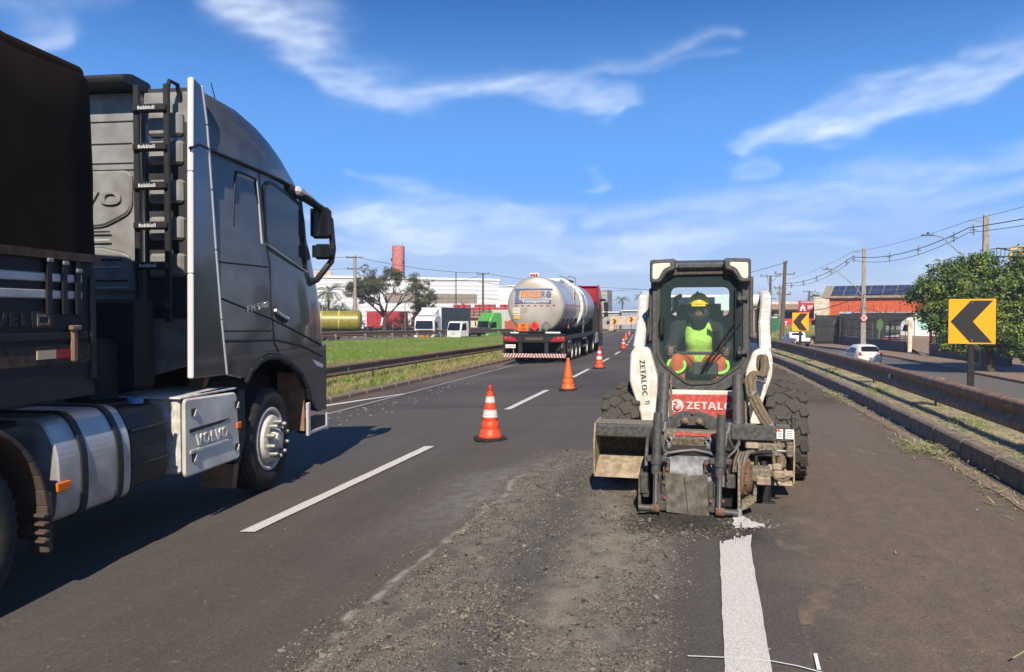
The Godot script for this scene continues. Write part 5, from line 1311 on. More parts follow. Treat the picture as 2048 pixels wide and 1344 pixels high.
	# the two depth cylinders
	for q in [[-0.417, -0.430, -1.0], [0.034, 0.050, 1.0]]:
		st = S(); tube(st, [v3(q[0] - 0.004, 0.305, -5.88), v3(q[0] + 0.006, 0.70, -5.915)], 0.0335, 18); tube(st, [v3(q[0] + 0.006, 0.695, -5.915), v3(q[0] + 0.007, 0.735, -5.918)], 0.031, 18); var cy := obj("cylinder", st, "planer_grey", t)
		st = S(); tube(st, [v3(q[0] - 0.002, 0.365, -5.885), v3(q[0] - 0.001, 0.43, -5.89)], 0.041, 18); box(st, v3(q[0] + 0.055, 0.40, -5.90), v3(0.05, 0.045, 0.05), 0.01); box(st, v3(q[0] - 0.055, 0.40, -5.90), v3(0.05, 0.045, 0.05), 0.01); obj("collar", st, "planer_grey", cy)
		st = S(); tube(st, [v3(q[0] - 0.006, 0.06, -5.862), v3(q[0] - 0.004, 0.31, -5.88)], 0.018, 16); obj("rod", st, "chrome", cy)
		st = S(); tube(st, [v3(q[0] - 0.002, 0.299, -5.88), v3(q[0] - 0.002, 0.309, -5.88)], 0.034, 18); obj("seal_ring", st, "old_rust", cy)
		st = S(); var e: float = q[0] + q[2] * 0.125
		tube(st, [v3(q[0] - 0.03, 0.045, -5.862), v3(q[0] + 0.03, 0.045, -5.862)], 0.032, 16); obj("rod_eye", st, "old_rust", cy)
		st = S(); tube(st, [v3(q[0], 0.045, -5.862), v3(e, 0.045, -5.862)], 0.024, 14); obj("pin", st, "planer_grey", cy)
		st = S(); tube(st, [v3(q[0] + 0.045, 0.60, -5.93), v3(q[0] + 0.055, 0.62, -5.93), v3(q[0] + 0.058, 0.67, -5.93)], [0.012, 0.013, 0.010], 8); obj("fitting", st, "galvanised", cy)
		st = S(); box(st, v3(q[0] + 0.05, 0.345, -5.95), v3(0.012, 0.16, 0.05), 0.003); obj("lug", st, "old_rust", cy)
	# thin hoses over the hood
	st = S(); tube(st, p3([-0.372, 0.67, -5.95, -0.383, 0.52, -5.97, -0.375, 0.45, -6.0, -0.345, 0.425, -6.02, -0.25, 0.438, -6.06, -0.15, 0.448, -6.07, -0.04, 0.432, -6.05, 0.0, 0.42, -6.0]), 0.011, 8); obj("hose", st, "hose_grey", t)
	st = S(); tube(st, p3([-0.35, 0.43, -6.02, -0.375, 0.40, -5.99, -0.372, 0.30, -5.97]), 0.010, 8); obj("hose", st, "hose_grey", t)
	st = S(); tube(st, p3([0.092, 0.67, -5.93, 0.094, 0.56, -5.95, 0.115, 0.50, -6.0, 0.14, 0.46, -6.1]), 0.009, 8); obj("hose", st, "hose_grey", t)
	st = S(); tube(st, p3([0.092, 0.68, -5.93, 0.092, 0.62, -5.935]), 0.014, 8); obj("fitting", st, "galvanised", t)
	for k in 4:
		st = S(); tube(st, [v3(0.09 + k * 0.012, 0.41 + k * 0.012, -6.02), v3(0.14 + k * 0.01, 0.46 + k * 0.012, -6.12), v3(0.17, 0.50, -6.25)], 0.008, 6); obj("hose", st, "hose_grey", t)
	# right skid, motor, guard
	st = S(); prism(st, pp([-6.60, 0.42, -6.10, 0.42, -5.96, 0.38, -5.90, 0.10, -5.88, -0.06, -5.93, -0.075, -6.0, 0.0, -6.6, 0.02]), -0.010, 0.010, YZ.call(0.165), 0.003); obj("right_skid", st, "planer_dirty", t)
	st = S(); tube(st, [v3(0.165, -0.095, -5.9), v3(0.165, -0.06, -5.9)], 0.016, 10); box(st, v3(0.165, 0.0, -5.885), v3(0.04, 0.14, 0.035), 0.008); obj("skid_toe", st, "galvanised", t)
	st = S(); box(st, v3(0.105, 0.245, -5.99), v3(0.07, 0.10, 0.08), 0.01); obj("guide_block", st, "planer_grey", t)
	var XM := Transform3D(Basis(v3(0, 1, 0), v3(1, 0, 0), v3(0, 0, 1)), v3(0.175, 0.245, -6.04))
	st = S(); lathe(st, [v2(0, 0), v2(0.125, 0), v2(0.125, 0.025), v2(0.10, 0.03), v2(0.098, 0.06), v2(0.085, 0.075), v2(0.07, 0.085), v2(0.055, 0.085), v2(0, 0.085)], XM, 24); var mo := obj("drum_motor", st, "old_rust", t)
	st = S(); for k in 8:
		box(st, XM * v3(cos(k * TAU / 8) * 0.108, 0.035, sin(k * TAU / 8) * 0.108), v3(0.02, 0.022, 0.022), 0.005)
	obj("motor_bolts", st, "old_rust", mo).set_meta("kind", "stuff")
	st = S(); box(st, v3(0.205, 0.365, -6.05), v3(0.085, 0.075, 0.08), 0.012); obj("port_block", st, "old_rust", mo)
	st = S(); prism(st, pp([0.175, 0.045, 0.185, 0.115, 0.258, 0.155, 0.270, 0.235, 0.288, 0.205, 0.285, 0.12, 0.22, 0.06]), -6.02, -5.93, Transform3D(), 0.004); obj("motor_guard", st, "planer_dirty", t)
	for k in 4:
		st = S(); var x := 0.125 + k * 0.022
		tube(st, [v3(x, 0.31, -6.0), v3(x + 0.01, 0.39, -6.01), v3(x + 0.03, 0.435 + k * 0.006, -6.06), v3(x + 0.06, 0.43, -6.15), v3(x + 0.08, 0.40, -6.3)], 0.0095, 8); obj("hose", st, "hose_grey" if k % 2 else "hose", t)
	st = S(); tube(st, p3([0.215, 0.36, -6.05, 0.215, 0.42, -6.05, 0.235, 0.445, -6.08, 0.27, 0.44, -6.14]), [0.02, 0.018, 0.017, 0.017], 10); obj("elbow", st, "hose", t)
	# shift block, valves and fittings
	st = S(); box(st, v3(0.325, 0.265, -6.22), v3(0.14, 0.10, 0.16), 0.012); obj("shift_block", st, "planer_dirty", t)
	st = S(); box(st, v3(0.345, 0.225, -6.16), v3(0.10, 0.06, 0.06), 0.008); obj("valve_cover", st, "dust_steel", t)
	st = S(); box(st, v3(0.275, 0.43, -6.50), v3(0.10, 0.045, 0.08), 0.01); obj("valve", st, "dust_steel", t)
	st = S(); box(st, v3(0.40, 0.40, -6.52), v3(0.20, 0.10, 0.05), 0.01); obj("valve_body", st, "planer_dirty", t)
	st = S(); tube(st, [v3(0.28, 0.385, -6.42), v3(0.42, 0.40, -6.40)], 0.018, 10); tube(st, [v3(0.30, 0.37, -6.38), v3(0.30, 0.29, -6.36)], 0.016, 8); tube(st, [v3(0.35, 0.33, -6.35), v3(0.36, 0.285, -6.33)], [0.03, 0.02], 10); obj("fittings", st, "black", t).set_meta("kind", "stuff")
	st = S(); box(st, v3(0.455, 0.29, -6.40), v3(0.07, 0.05, 0.06), 0.01); box(st, v3(0.47, 0.235, -6.38), v3(0.09, 0.06, 0.06), 0.012); box(st, v3(0.405, 0.28, -6.40), v3(0.035, 0.05, 0.04), 0.008); obj("fitting_cluster", st, "dust_steel", t).set_meta("kind", "stuff")
	st = S(); tube(st, p3([0.41, 0.27, -6.36, 0.44, 0.21, -6.34, 0.50, 0.195, -6.34, 0.54, 0.215, -6.36]), 0.012, 8); tube(st, p3([0.43, 0.38, -6.42, 0.435, 0.30, -6.40]), 0.014, 8); obj("hose", st, "hose", t)
	st = S(); tube(st, [v3(0.46, 0.395, -6.50), v3(0.56, 0.395, -6.50)], 0.010, 8); obj("rod", st, "galvanised", t)
	st = S(); box(st, v3(0.555, 0.40, -6.50), v3(0.05, 0.10, 0.06), 0.012); lathe(st, [v2(0, 0), v2(0.03, 0), v2(0.03, 0.015), v2(0, 0.015)], Transform3D(Basis(), v3(0.555, 0.45, -6.5)), 10); obj("end_block", st, "planer_dirty", t)
	st = S(); box(st, v3(0.50, 0.19, -6.62), v3(0.19, 0.05, 0.10), 0.01, Basis(Vector3.RIGHT, -0.4)); obj("tray", st, "dust_steel", t)
	st = S(); tube(st, [v3(0.37, 0.02, -6.42), v3(0.37, 0.21, -6.42)], 0.045, 14); box(st, v3(0.38, 0.01, -6.40), v3(0.13, 0.02, 0.08), 0.006); obj("support_foot", st, "black", t)
	# the bundle of thick hoses from the arm down to the planer
	var main := p3([0.40, 1.08, -7.24, 0.405, 1.0, -7.16, 0.38, 0.935, -7.10, 0.31, 0.955, -7.06, 0.272, 0.91, -7.02, 0.285, 0.80, -6.98, 0.33, 0.69, -6.92, 0.385, 0.59, -6.82, 0.445, 0.52, -6.70, 0.485, 0.43, -6.60, 0.495, 0.33, -6.52, 0.49, 0.27, -6.46])
	for k in 4:
		st = S(); var pts := []
		for i in main.size():
			var f := sin(PI * i / 11.0); pts.append(main[i] + v3([-0.014, 0.018, 0.004, -0.002][k] + f * [-0.012, 0.016, 0.004, 0.0][k], [0.0, 0.008, -0.008, 0.012][k] * f, [0.0, -0.012, 0.02, 0.012][k]))
		tube(st, pts, 0.0185, 10); obj("thick_hose", st, "hose", t)
	st = S(); tube(st, p3([0.40, 1.0, -7.15, 0.41, 0.93, -7.13, 0.40, 0.875, -7.12, 0.33, 0.90, -7.08, 0.31, 0.87, -7.05]), 0.014, 8); obj("hose", st, "hose_grey", t)
	for q in [[0.30, 0.78, -6.97], [0.43, 0.545, -6.73]]:
		st = S(); tube(st, [v3(q[0] - 0.01, q[1] + 0.008, q[2]), v3(q[0] + 0.01, q[1] - 0.008, q[2] + 0.008)], 0.046, 14); obj("hose_tie", st, "hose_grey", t)
	st = S(); tube(st, p3([0.445, 0.50, -6.62, 0.455, 0.40, -6.56, 0.47, 0.28, -6.50, 0.515, 0.21, -6.44]), 0.009, 8); obj("hose", st, "hose", t)
	st = S(); tube(st, p3([0.405, 1.085, -7.24, 0.405, 1.02, -7.20]), [0.03, 0.036], 12); box(st, v3(0.40, 1.09, -7.245), v3(0.05, 0.04, 0.03), 0.01); obj("arm_coupling", st, "dust_dark", t)

func operator() -> void:
	mat("skin", Color(0.16, 0.09, 0.06), 0.6)
	mat("dark_cloth", Color(0.009, 0.012, 0.018), 0.9)
	mat("vest", Color(0.42, 0.80, 0.12), 0.8, 0.0, "soft", 4.0)
	mat("orange_cloth", Color(0.52, 0.12, 0.035), 0.9, 0.0, "soft", 4.0)
	mat("lime_band", Color(0.25, 0.85, 0.08), 0.7); mat("silver_band", Color(0.36, 0.42, 0.38), 0.5)
	mat("helmet", Color(0.72, 0.55, 0.008), 0.3); mat("mask", Color(0.016, 0.017, 0.017), 0.8)
	var t := thing("person", "seated operator in yellow helmet, lime vest and orange trousers, hands on levers", "person", v3(-0.165, 0.82, -7.98), 0.0, "", false)
	woff[t] = true; t.position.z = -8.2
	var st := S()
	var hd := v3(-0.165, 1.525, -8.10)
	# body, one surface: pelvis, trunk, neck, limbs
	var b := [[v3(-0.165, 0.98, -8.28), v3(-0.165, 1.12, -8.28), 0.135, 0.125], [v3(-0.165, 1.12, -8.28), v3(-0.165, 1.30, -8.25), 0.125, 0.135], [v3(-0.165, 1.36, -8.24), v3(-0.165, 1.46, -8.17), 0.055, 0.05]]
	for s: float in [-1.0, 1.0]:
		var x := -0.165
		b += [[v3(x + s * 0.08, 1.33, -8.25), v3(x + s * 0.195, 1.325, -8.24), 0.07, 0.058], [v3(x + s * 0.195, 1.325, -8.24), v3(x + s * 0.265, 1.10, -8.12), 0.052, 0.040], [v3(x + s * 0.265, 1.10, -8.12), v3(x + s * 0.25, 1.115, -7.91), 0.040, 0.028]]
		b += [[v3(x + s * 0.09, 0.98, -8.26), v3(x + s * 0.185, 1.0, -7.90), 0.085, 0.058], [v3(x + s * 0.185, 1.0, -7.90), v3(x + s * 0.17, 0.84, -7.88), 0.056, 0.045]]
	flesh(st, b, 0.016, 45.0); obj("body", st, "skin", t)
	# head with a face, finer
	st = S()
	flesh(st, [[hd + v3(0, 0.035, 0.0), hd + v3(0, 0.02, 0.02), 0.078, 0.075], [hd + v3(0, -0.03, 0.03), hd + v3(0, -0.075, 0.05), 0.062, 0.040], [hd + v3(0, 0.0, 0.085), hd + v3(0, -0.028, 0.104), 0.010, 0.015], [hd + v3(-0.018, -0.062, 0.088), hd + v3(0.018, -0.062, 0.088), 0.010, 0.010], [hd + v3(-0.014, -0.074, 0.086), hd + v3(0.014, -0.074, 0.086), 0.009, 0.009], [hd + v3(-0.045, 0.024, 0.074), hd + v3(0.045, 0.024, 0.074), 0.012, 0.012],
		[hd + v3(-0.083, 0.0, 0.0), hd + v3(-0.083, -0.03, 0.0), 0.014, 0.010], [hd + v3(0.083, 0.0, 0.0), hd + v3(0.083, -0.03, 0.0), 0.014, 0.010]], 0.006, 90.0)
	var head := obj("head", st, "skin", t)
	st = S()
	for s: float in [-1.0, 1.0]: sphere(st, hd + v3(s * 0.030, 0.006, 0.079), Vector3.ONE * 0.011, 8)
	obj("eyes", st, "sign_white", head).set_meta("kind", "stuff")
	st = S()
	flesh(st, [[hd + v3(0, 0.0, -0.02), hd + v3(0, -0.06, -0.01), 0.088, 0.075], [hd + v3(-0.06, -0.07, 0.03), hd + v3(0.06, -0.07, 0.03), 0.04, 0.04], [hd + v3(0, -0.10, 0.02), hd + v3(0, -0.15, -0.02), 0.065, 0.075]], 0.010, 60.0); obj("balaclava", st, "mask", t)
	st = S()
	for s: float in [-1.0, 1.0]: lathe(st, [v2(0, 0.028), v2(0.03, 0.026), v2(0.038, 0.012), v2(0.036, 0.0)], Transform3D(Basis(v3(0, 1, 0), v3(s, 0, 0), v3(0, 0, s)), hd + v3(s * 0.085, -0.005, 0.0)), 14)
	obj("ear_defenders", st, "plastic", t).set_meta("kind", "stuff")
	st = S(); sphere(st, hd + v3(0, 0.035, 0.0), v3(0.098, 0.105, 0.122), 24, true); var hm := obj("helmet", st, "helmet", t)
	st = S(); lathe(st, [v2(0.096, 0.0), v2(0.112, -0.004), v2(0.112, -0.012), v2(0.094, -0.012)], Transform3D(Basis.from_scale(v3(0.92, 1, 1.18)), hd + v3(0, 0.040, 0.008)), 28); obj("helmet_rim", st, "helmet", hm)
	st = S(); box(st, hd + v3(0, 0.018, 0.135), v3(0.13, 0.010, 0.055), 0.004, Basis(Vector3.RIGHT, 0.35)); obj("helmet_peak", st, "helmet", hm)
	st = S(); tube(st, [hd + v3(-0.03, 0.08, 0.105), hd + v3(-0.02, 0.13, 0.065), hd + v3(-0.012, 0.146, 0.0)], 0.010, 6); obj("helmet_band", st, "mask", hm)
	# clothes
	st = S(); var jk := []
	for s: float in [-1.0, 1.0]:
		var x := -0.165
		jk += [[v3(x + s * 0.09, 1.335, -8.25), v3(x + s * 0.20, 1.325, -8.24), 0.082, 0.070], [v3(x + s * 0.20, 1.325, -8.24), v3(x + s * 0.27, 1.10, -8.12), 0.066, 0.054], [v3(x + s * 0.27, 1.10, -8.12), v3(x + s * 0.253, 1.113, -7.95), 0.052, 0.040]]
	jk += [[v3(-0.165, 1.0, -8.29), v3(-0.165, 1.31, -8.26), 0.142, 0.142]]
	flesh(st, jk, 0.014, 50.0); obj("jacket", st, "dark_cloth", t)
	st = S(); flesh(st, [[v3(-0.165, 1.04, -8.245), v3(-0.165, 1.27, -8.225), 0.128, 0.130], [v3(-0.235, 1.34, -8.20), v3(-0.205, 1.20, -8.17), 0.055, 0.085], [v3(-0.095, 1.34, -8.20), v3(-0.125, 1.20, -8.17), 0.055, 0.085]], 0.012, 55.0); obj("vest", st, "vest", t)
	st = S(); var tr := []
	for s: float in [-1.0, 1.0]:
		var x := -0.165
		tr += [[v3(x + s * 0.09, 0.98, -8.26), v3(x + s * 0.19, 1.0, -7.90), 0.100, 0.074], [v3(x + s * 0.19, 1.0, -7.90), v3(x + s * 0.175, 0.85, -7.88), 0.072, 0.060]]
	tr += [[v3(-0.165, 0.97, -8.3), v3(-0.165, 1.06, -8.29), 0.14, 0.135]]
	flesh(st, tr, 0.014, 50.0); obj("trousers", st, "orange_cloth", t)
	for s: float in [-1.0, 1.0]:
		var k := v3(-0.165 + s * 0.19, 0.99, -7.90)
		for q in [[-0.055, 0.081, "lime_band"], [-0.030, 0.083, "silver_band"], [-0.005, 0.081, "lime_band"]]:
			st = S(); var pts := []
			for i in 17:
				var a := TAU * i / 16.0; pts.append(k + v3(cos(a) * q[1] * 0.98 + s * 0.006, sin(a) * q[1] * 0.80 + 0.0 + q[0] * 0.25, 0.012 - q[0] - 0.028 * sin(a)))
			tube(st, pts, 0.0135, 6, false); obj("trouser_band", st, q[2], t)
	# hands closed round the levers: palm, four fingers, thumb
	for s: float in [-1.0, 1.0]:
		var c := v3(-0.165 + s * 0.25, 1.118, -7.865)
		st = S(); var h := [[c + v3(s * 0.004, 0.0, -0.05), c + v3(0, 0.004, -0.012), 0.026, 0.026]]
		for f in 4:
			var y := 0.030 - f * 0.021; var l: float = [0.042, 0.046, 0.043, 0.034][f]
			var k0 := c + v3(s * 0.022, y, -0.002)
			h += [[c + v3(s * 0.006, y * 0.8, -0.03), k0, 0.0125, 0.0105], [k0, k0 + v3(-s * 0.010, -0.004, l * 0.72), 0.0100, 0.0094], [k0 + v3(-s * 0.010, -0.004, l * 0.72), k0 + v3(-s * (0.010 + l * 0.75), -0.006, l * 0.66), 0.0092, 0.0085]]
		h += [[c + v3(-s * 0.012, 0.018, -0.045), c + v3(-s * 0.034, 0.034, -0.012), 0.013, 0.0105], [c + v3(-s * 0.034, 0.034, -0.012), c + v3(-s * 0.030, 0.040, 0.018), 0.0105, 0.0085]]
		flesh(st, h, 0.004, 260.0); obj("hand", st, "skin", t)
	woff.erase(t); t.position.z = -8.0

# ------------------------------------------------------------------ the tanker ahead; local origin on the road under its rear bumper
func tanker_lorry() -> void:
	mat("tank_steel", Color(0.52, 0.48, 0.42), 0.42, 0.35, "soft", 0.15)
	mat("tank_side", Color(0.64, 0.645, 0.64), 0.32, 0.5, "soft", 0.15)
	mat("logo_blue", Color(0.10, 0.115, 0.24), 0.6); mat("logo_orange", Color(0.72, 0.20, 0.03), 0.6)
	mat("placard_orange", Color(0.85, 0.16, 0.012), 0.5); mat("placard_red", Color(0.66, 0.028, 0.016), 0.5); mat("placard_grey", Color(0.17, 0.155, 0.135), 0.7)
	mat("sticker", Color(0.66, 0.60, 0.48), 0.7); mat("sticker_yellow", Color(0.60, 0.40, 0.05), 0.7); mat("sticker_dull", Color(0.33, 0.285, 0.20), 0.8)
	mat("tractor_red", Color(0.30, 0.012, 0.022), 0.3)
	mat("stripe_red", Color(0.28, 0.05, 0.055), 0.6); mat("stripe_white", Color(0.50, 0.46, 0.42), 0.6)
	var t := thing("tank_trailer", "silver tank trailer with lettering on its round end, driving ahead beyond the cones", "tank trailer", v3(-6.87, -0.50, -30.6), deg_to_rad(2.2))
	var st := S()
	var cy := 2.33; var r := 1.135
	var ZT := Transform3D(Basis(v3(1, 0, 0), v3(0, 0, 1), v3(0, -1, 0)), v3(0, cy, 0))
	ZT = Transform3D(Basis(v3(0, -1, 0), v3(0, 0, 1), v3(-1, 0, 0)), v3(0, cy, 0))   # local y of the lathe runs to +z, back to the viewer
	lathe(st, [v2(0, -11.1), v2(0.7, -11.05), v2(1.0, -10.9), v2(r - 0.02, -10.7), v2(r, -10.6), v2(r, -7.2), v2(r, -3.6), v2(r, -0.12)], ZT, 56); obj("tank_shell", st, "tank_side", t)
	st = S(); lathe(st, [v2(r, -0.12), v2(r - 0.012, -0.05), v2(r - 0.05, 0.005), v2(r - 0.12, 0.045), v2(0.85, 0.085), v2(0.5, 0.11), v2(0.25, 0.1175), v2(0.0, 0.12)], ZT, 56); var end := obj("tank_end", st, "tank_steel", t)
	st = S()
	for z in [-5.35, -7.4]: lathe(st, [v2(r, z - 0.05), v2(r + 0.03, z - 0.04), v2(r + 0.03, z + 0.04), v2(r, z + 0.05)], ZT, 56)
	obj("tank_ring", st, "tank_side", t).set_meta("kind", "stuff")
	# overflow rail on the crown, hatches, walkway rail
	st = S()
	for k in 3: box(st, v3(0, cy + r + 0.03 + 0.0, -4.6 - k * 1.5), v3(0.55, 0.10, 0.55), 0.02)
	box(st, v3(0.18, cy + r - 0.02, -4.9), v3(0.6, 0.16, 3.4), 0.05); obj("top_hatch_box", st, "white_paint", t).set_meta("kind", "stuff")
	st = S()
	for x in [0.15, 0.55]:
		tube(st, [v3(x, cy + r, -5.2), v3(x, cy + r + 0.26, -5.25), v3(x, cy + r + 0.26, -7.6), v3(x, cy + r, -7.65)], 0.018, 6)
	obj("top_rail", st, "galvanised", t).set_meta("kind", "stuff")
	for k in 4:
		st = S(); lathe(st, [v2(0.13, 0), v2(0.13, 0.09), v2(0.06, 0.13), v2(0, 0.13)], Transform3D(Basis(), v3(0.42, cy + r - 0.10, -5.4 - k * 0.45)), 12); box(st, v3(0.52, cy + r + 0.06, -5.4 - k * 0.45), v3(0.14, 0.07, 0.12), 0.02); obj("valve_hatch", st, "dark_metal", t)
	st = S(); box(st, v3(-0.06, cy + r + 0.06, -0.06), v3(0.36, 0.13, 0.08), 0.02); var bc := obj("light_bar", st, "sign_white", t)
	for k in 3:
		st = S(); lathe(st, [v2(0.045, 0), v2(0.045, 0.02), v2(0, 0.03)], Transform3D(Basis(Vector3.RIGHT, PI / 2), v3(-0.16 + k * 0.1, cy + r + 0.06, -0.02)), 12); obj("lamp", st, "red_lens", bc)
	# hose pipe round the side, ladder, lower ribs
	st = S(); var pts := []
	for k in 15:
		var a := deg_to_rad(80.0 - 125.0 * k / 14.0); pts.append(v3(cos(a) * (r + 0.09), cy + sin(a) * (r + 0.09), -4.6 - 0.02 * k + 0.0))
	tube(st, pts, 0.085, 10); obj("side_pipe", st, "white_paint", t)
	st = S()
	for s in [-0.16, 0.16]: tube(st, [v3(1.17, 0.95, -5.6 + s), v3(1.22, cy, -5.6 + s), v3(1.15, cy + 0.55, -5.6 + s)], 0.016, 6)
	for k in 8: tube(st, [v3(1.2, 1.1 + k * 0.25, -5.76), v3(1.2, 1.1 + k * 0.25, -5.44)], 0.013, 6)
	obj("side_ladder", st, "galvanised", t).set_meta("kind", "stuff")
	for k in 9:
		st = S(); beam(st, v3(0.50, 1.22, -0.9 - k * 1.15), v3(1.02, 1.78, -0.9 - k * 1.15), 0.09, 0.06, 0.01); obj("saddle_rib", st, "dark_metal", t)
	# rear end print: company name and signs, all a few millimetres proud of the dome
	var dz := func(x: float, y: float) -> float:
		var d := v2(x, y - cy).length()
		return 0.12 - 0.042 * d * d + 0.006
	var flat := func(x: float, y: float) -> Transform3D:
		return Transform3D(Basis(v3(1, 0, -0.084 * x).normalized(), v3(0, 1, -0.084 * (y - cy)).normalized(), v3(0.084 * x, 0.084 * (y - cy), 1).normalized()), v3(x, y, dz.call(x, y)))
	var LX := 0.0; var LY := cy + 0.40
	st = S(); prism(st, pp([-0.78, 0.255, 0.74, 0.255, 0.73, 0.20, -0.58, 0.20, -0.62, -0.04, -0.60, -0.20, 0.68, -0.20, 0.66, -0.32, -0.78, -0.32, -0.72, 0.20, -0.785, 0.20]), 0.0, 0.006, flat.call(LX - 0.03, LY)); var lg := obj("company_emblem", st, "logo_blue", end)
	letters("ERCEI", 0.78, 0.23, "logo_orange", end, flat.call(-0.17, LY + 0.03), "lettering", 0.02)
	letters("R", 0.16, 0.23, "logo_blue", end, flat.call(0.33, LY + 0.03), "lettering", 0.02)
	letters("Transportes", 1.06, 0.11, "sign_white", end, flat.call(0.02, LY - 0.258), "lettering", 0.026)
	st = S(); prism(st, [v2(0.11, 0), v2(0.095, 0.07), v2(0.04, 0.12), v2(-0.04, 0.12), v2(-0.10, 0.07), v2(-0.115, 0), v2(-0.095, -0.08), v2(-0.04, -0.13), v2(0.04, -0.13), v2(0.095, -0.08)], 0.0, 0.014, flat.call(0.54, LY + 0.03)); var glo := obj("globe_emblem", st, "logo_blue", end)
	st = S(); prism(st, pp([-0.11, 0.015, 0.11, 0.045, 0.11, 0.03, -0.11, 0.0]), 0.014, 0.02, flat.call(0.54, LY + 0.03)); obj("globe_band", st, "tank_steel", end)
	for k in 16:
		st = S(); prism(st, pp([-0.02, -0.012, 0.02, -0.012, 0.02, 0.012, -0.02, 0.012]), 0.006, 0.010, flat.call(-0.72 + k * 0.09, LY + 0.228)); obj("emblem_dash", st, "tank_steel", end)
	for k in 9:
		var a := -1.0 + k * 0.25; st = S(); box(st, Vector3.ZERO, v3(0.11, 0.045, 0.006)); var o := obj("reflective_mark", st, "stripe_red", end); o.transform = flat.call(a, cy - 0.02 + 0.03 * a * a)
		if absf(a) > 0.97: o.position.z -= 0.06
	for q in [[-0.82, -0.20, 0.14, 0.20, "sticker"], [-0.66, -0.20, 0.14, 0.20, "sticker"], [-0.43, -0.18, 0.26, 0.17, "sticker_dull"], [-0.72, -0.47, 0.22, 0.13, "sticker_yellow"], [-0.82, -0.36, 0.14, 0.05, "sticker"], [-0.66, -0.36, 0.14, 0.05, "sticker"]]:
		st = S(); box(st, Vector3.ZERO, v3(q[2], q[3], 0.006)); var o := obj("sticker", st, q[4], end); o.transform = flat.call(q[0], cy + q[1])
	for q in [-0.82, -0.66]:
		var cc := []
		for k in 14: cc.append(v2(0.05 * cos(k * TAU / 14), 0.05 * sin(k * TAU / 14)))
		st = S(); ring(st, cc, inset(cc, 0.014), 0.003, 0.008, flat.call(q, cy - 0.19)); obj("ring_mark", st, "placard_grey", end)
	st = S(); box(st, v3(-0.46, 1.47, 0.20), v3(0.40, 0.31, 0.012), 0.004); var pl := obj("hazard_plate", st, "placard_orange", t)
	letters("30", 0.17, 0.115, "sign_black", pl, Transform3D(Basis(), v3(-0.46, 1.545, 0.209)), "lettering", 0.006)
	letters("1202", 0.31, 0.115, "sign_black", pl, Transform3D(Basis(), v3(-0.46, 1.40, 0.209)), "lettering", 0.006)
	for q in [[-0.005, 1.52, "placard_red"], [0.46, 1.52, "placard_grey"]]:
		st = S(); prism(st, pp([q[0] - 0.21, q[1], q[0], q[1] - 0.21, q[0] + 0.21, q[1], q[0], q[1] + 0.21]), 0.20, 0.212, Transform3D(), 0.003); var di := obj("hazard_diamond", st, q[2], t)
		if q[2] == "placard_red":
			st = S(); prism(st, pp([q[0] - 0.035, q[1] + 0.02, q[0] + 0.035, q[1] + 0.02, q[0] + 0.045, q[1] + 0.07, q[0] + 0.012, q[1] + 0.06, q[0], q[1] + 0.13, q[0] - 0.03, q[1] + 0.07, q[0] - 0.045, q[1] + 0.06]), 0.213, 0.217); obj("flame_mark", st, "sign_black", di)
			letters("LIQUIDO", 0.2, 0.03, "sign_black", di, Transform3D(Basis(), v3(q[0], q[1] - 0.015, 0.214)), "lettering", 0.004)
			letters("INFLAMAVEL", 0.2, 0.03, "sign_black", di, Transform3D(Basis(), v3(q[0], q[1] - 0.055, 0.214)), "lettering", 0.004)
			letters("3", 0.03, 0.05, "sign_black", di, Transform3D(Basis(), v3(q[0], q[1] - 0.13, 0.214)), "lettering", 0.004)
		else:
			st = S(); ring(st, pp([q[0] - 0.17, q[1], q[0], q[1] - 0.17, q[0] + 0.17, q[1], q[0], q[1] + 0.17]), pp([q[0] - 0.155, q[1], q[0], q[1] - 0.155, q[0] + 0.155, q[1], q[0], q[1] + 0.155]), 0.212, 0.216); obj("diamond_line", st, "sign_black", di)
	# rear frame: lamp panel, posts, plate, striped bar
	st = S(); box(st, v3(0, 1.19, 0.18), v3(2.42, 0.05, 0.30), 0.01); box(st, v3(0, 1.30, -0.1), v3(1.5, 0.07, 0.5), 0.02); obj("rear_shelf", st, "dark_metal", t)
	st = S(); box(st, v3(-0.8, 1.25, 0.16), v3(0.34, 0.06, 0.16), 0.02); box(st, v3(0.72, 1.26, 0.16), v3(0.6, 0.07, 0.16), 0.02); obj("white_pipe_ends", st, "white_paint", t).set_meta("kind", "stuff")
	st = S(); box(st, v3(0, 1.02, 0.30), v3(2.46, 0.28, 0.05), 0.015); var lp := obj("lamp_panel", st, "dark_metal", t)
	for s: float in [-1.0, 1.0]:
		st = S(); prism(st, pp([s * 1.20, 1.12, s * 0.78, 1.08, s * 0.66, 0.93, s * 1.20, 0.96]), 0.325, 0.334); obj("lamp_field", st, "red_lens", lp)
		for q in [1.12, 0.96]:
			st = S(); lathe(st, [v2(0.062, 0), v2(0.062, 0.012), v2(0.03, 0.02), v2(0, 0.02)], Transform3D(Basis(Vector3.RIGHT, PI / 2), v3(s * q, 1.05, 0.334)), 14); obj("tail_lamp", st, "stripe_red", lp)
	letters("RANDON", 0.66, 0.09, "rail_post", lp, Transform3D(Basis(), v3(0.0, 1.03, 0.328)), "lettering", 0.004)
	st = S()
	for x in [-1.18, -0.55, 0.48, 1.18]: box(st, v3(x, 0.66, 0.26), v3(0.10 if absf(x) > 1 else 0.16, 0.56, 0.06), 0.01)
	box(st, v3(-1.17, 0.66, 0.1), v3(0.04, 0.5, 0.3)); obj("rear_posts", st, "dark_metal", t).set_meta("kind", "stuff")
	st = S(); box(st, v3(-0.93, 0.73, 0.32), v3(0.40, 0.14, 0.012), 0.004); var np := obj("number_plate", st, "sign_white", t)
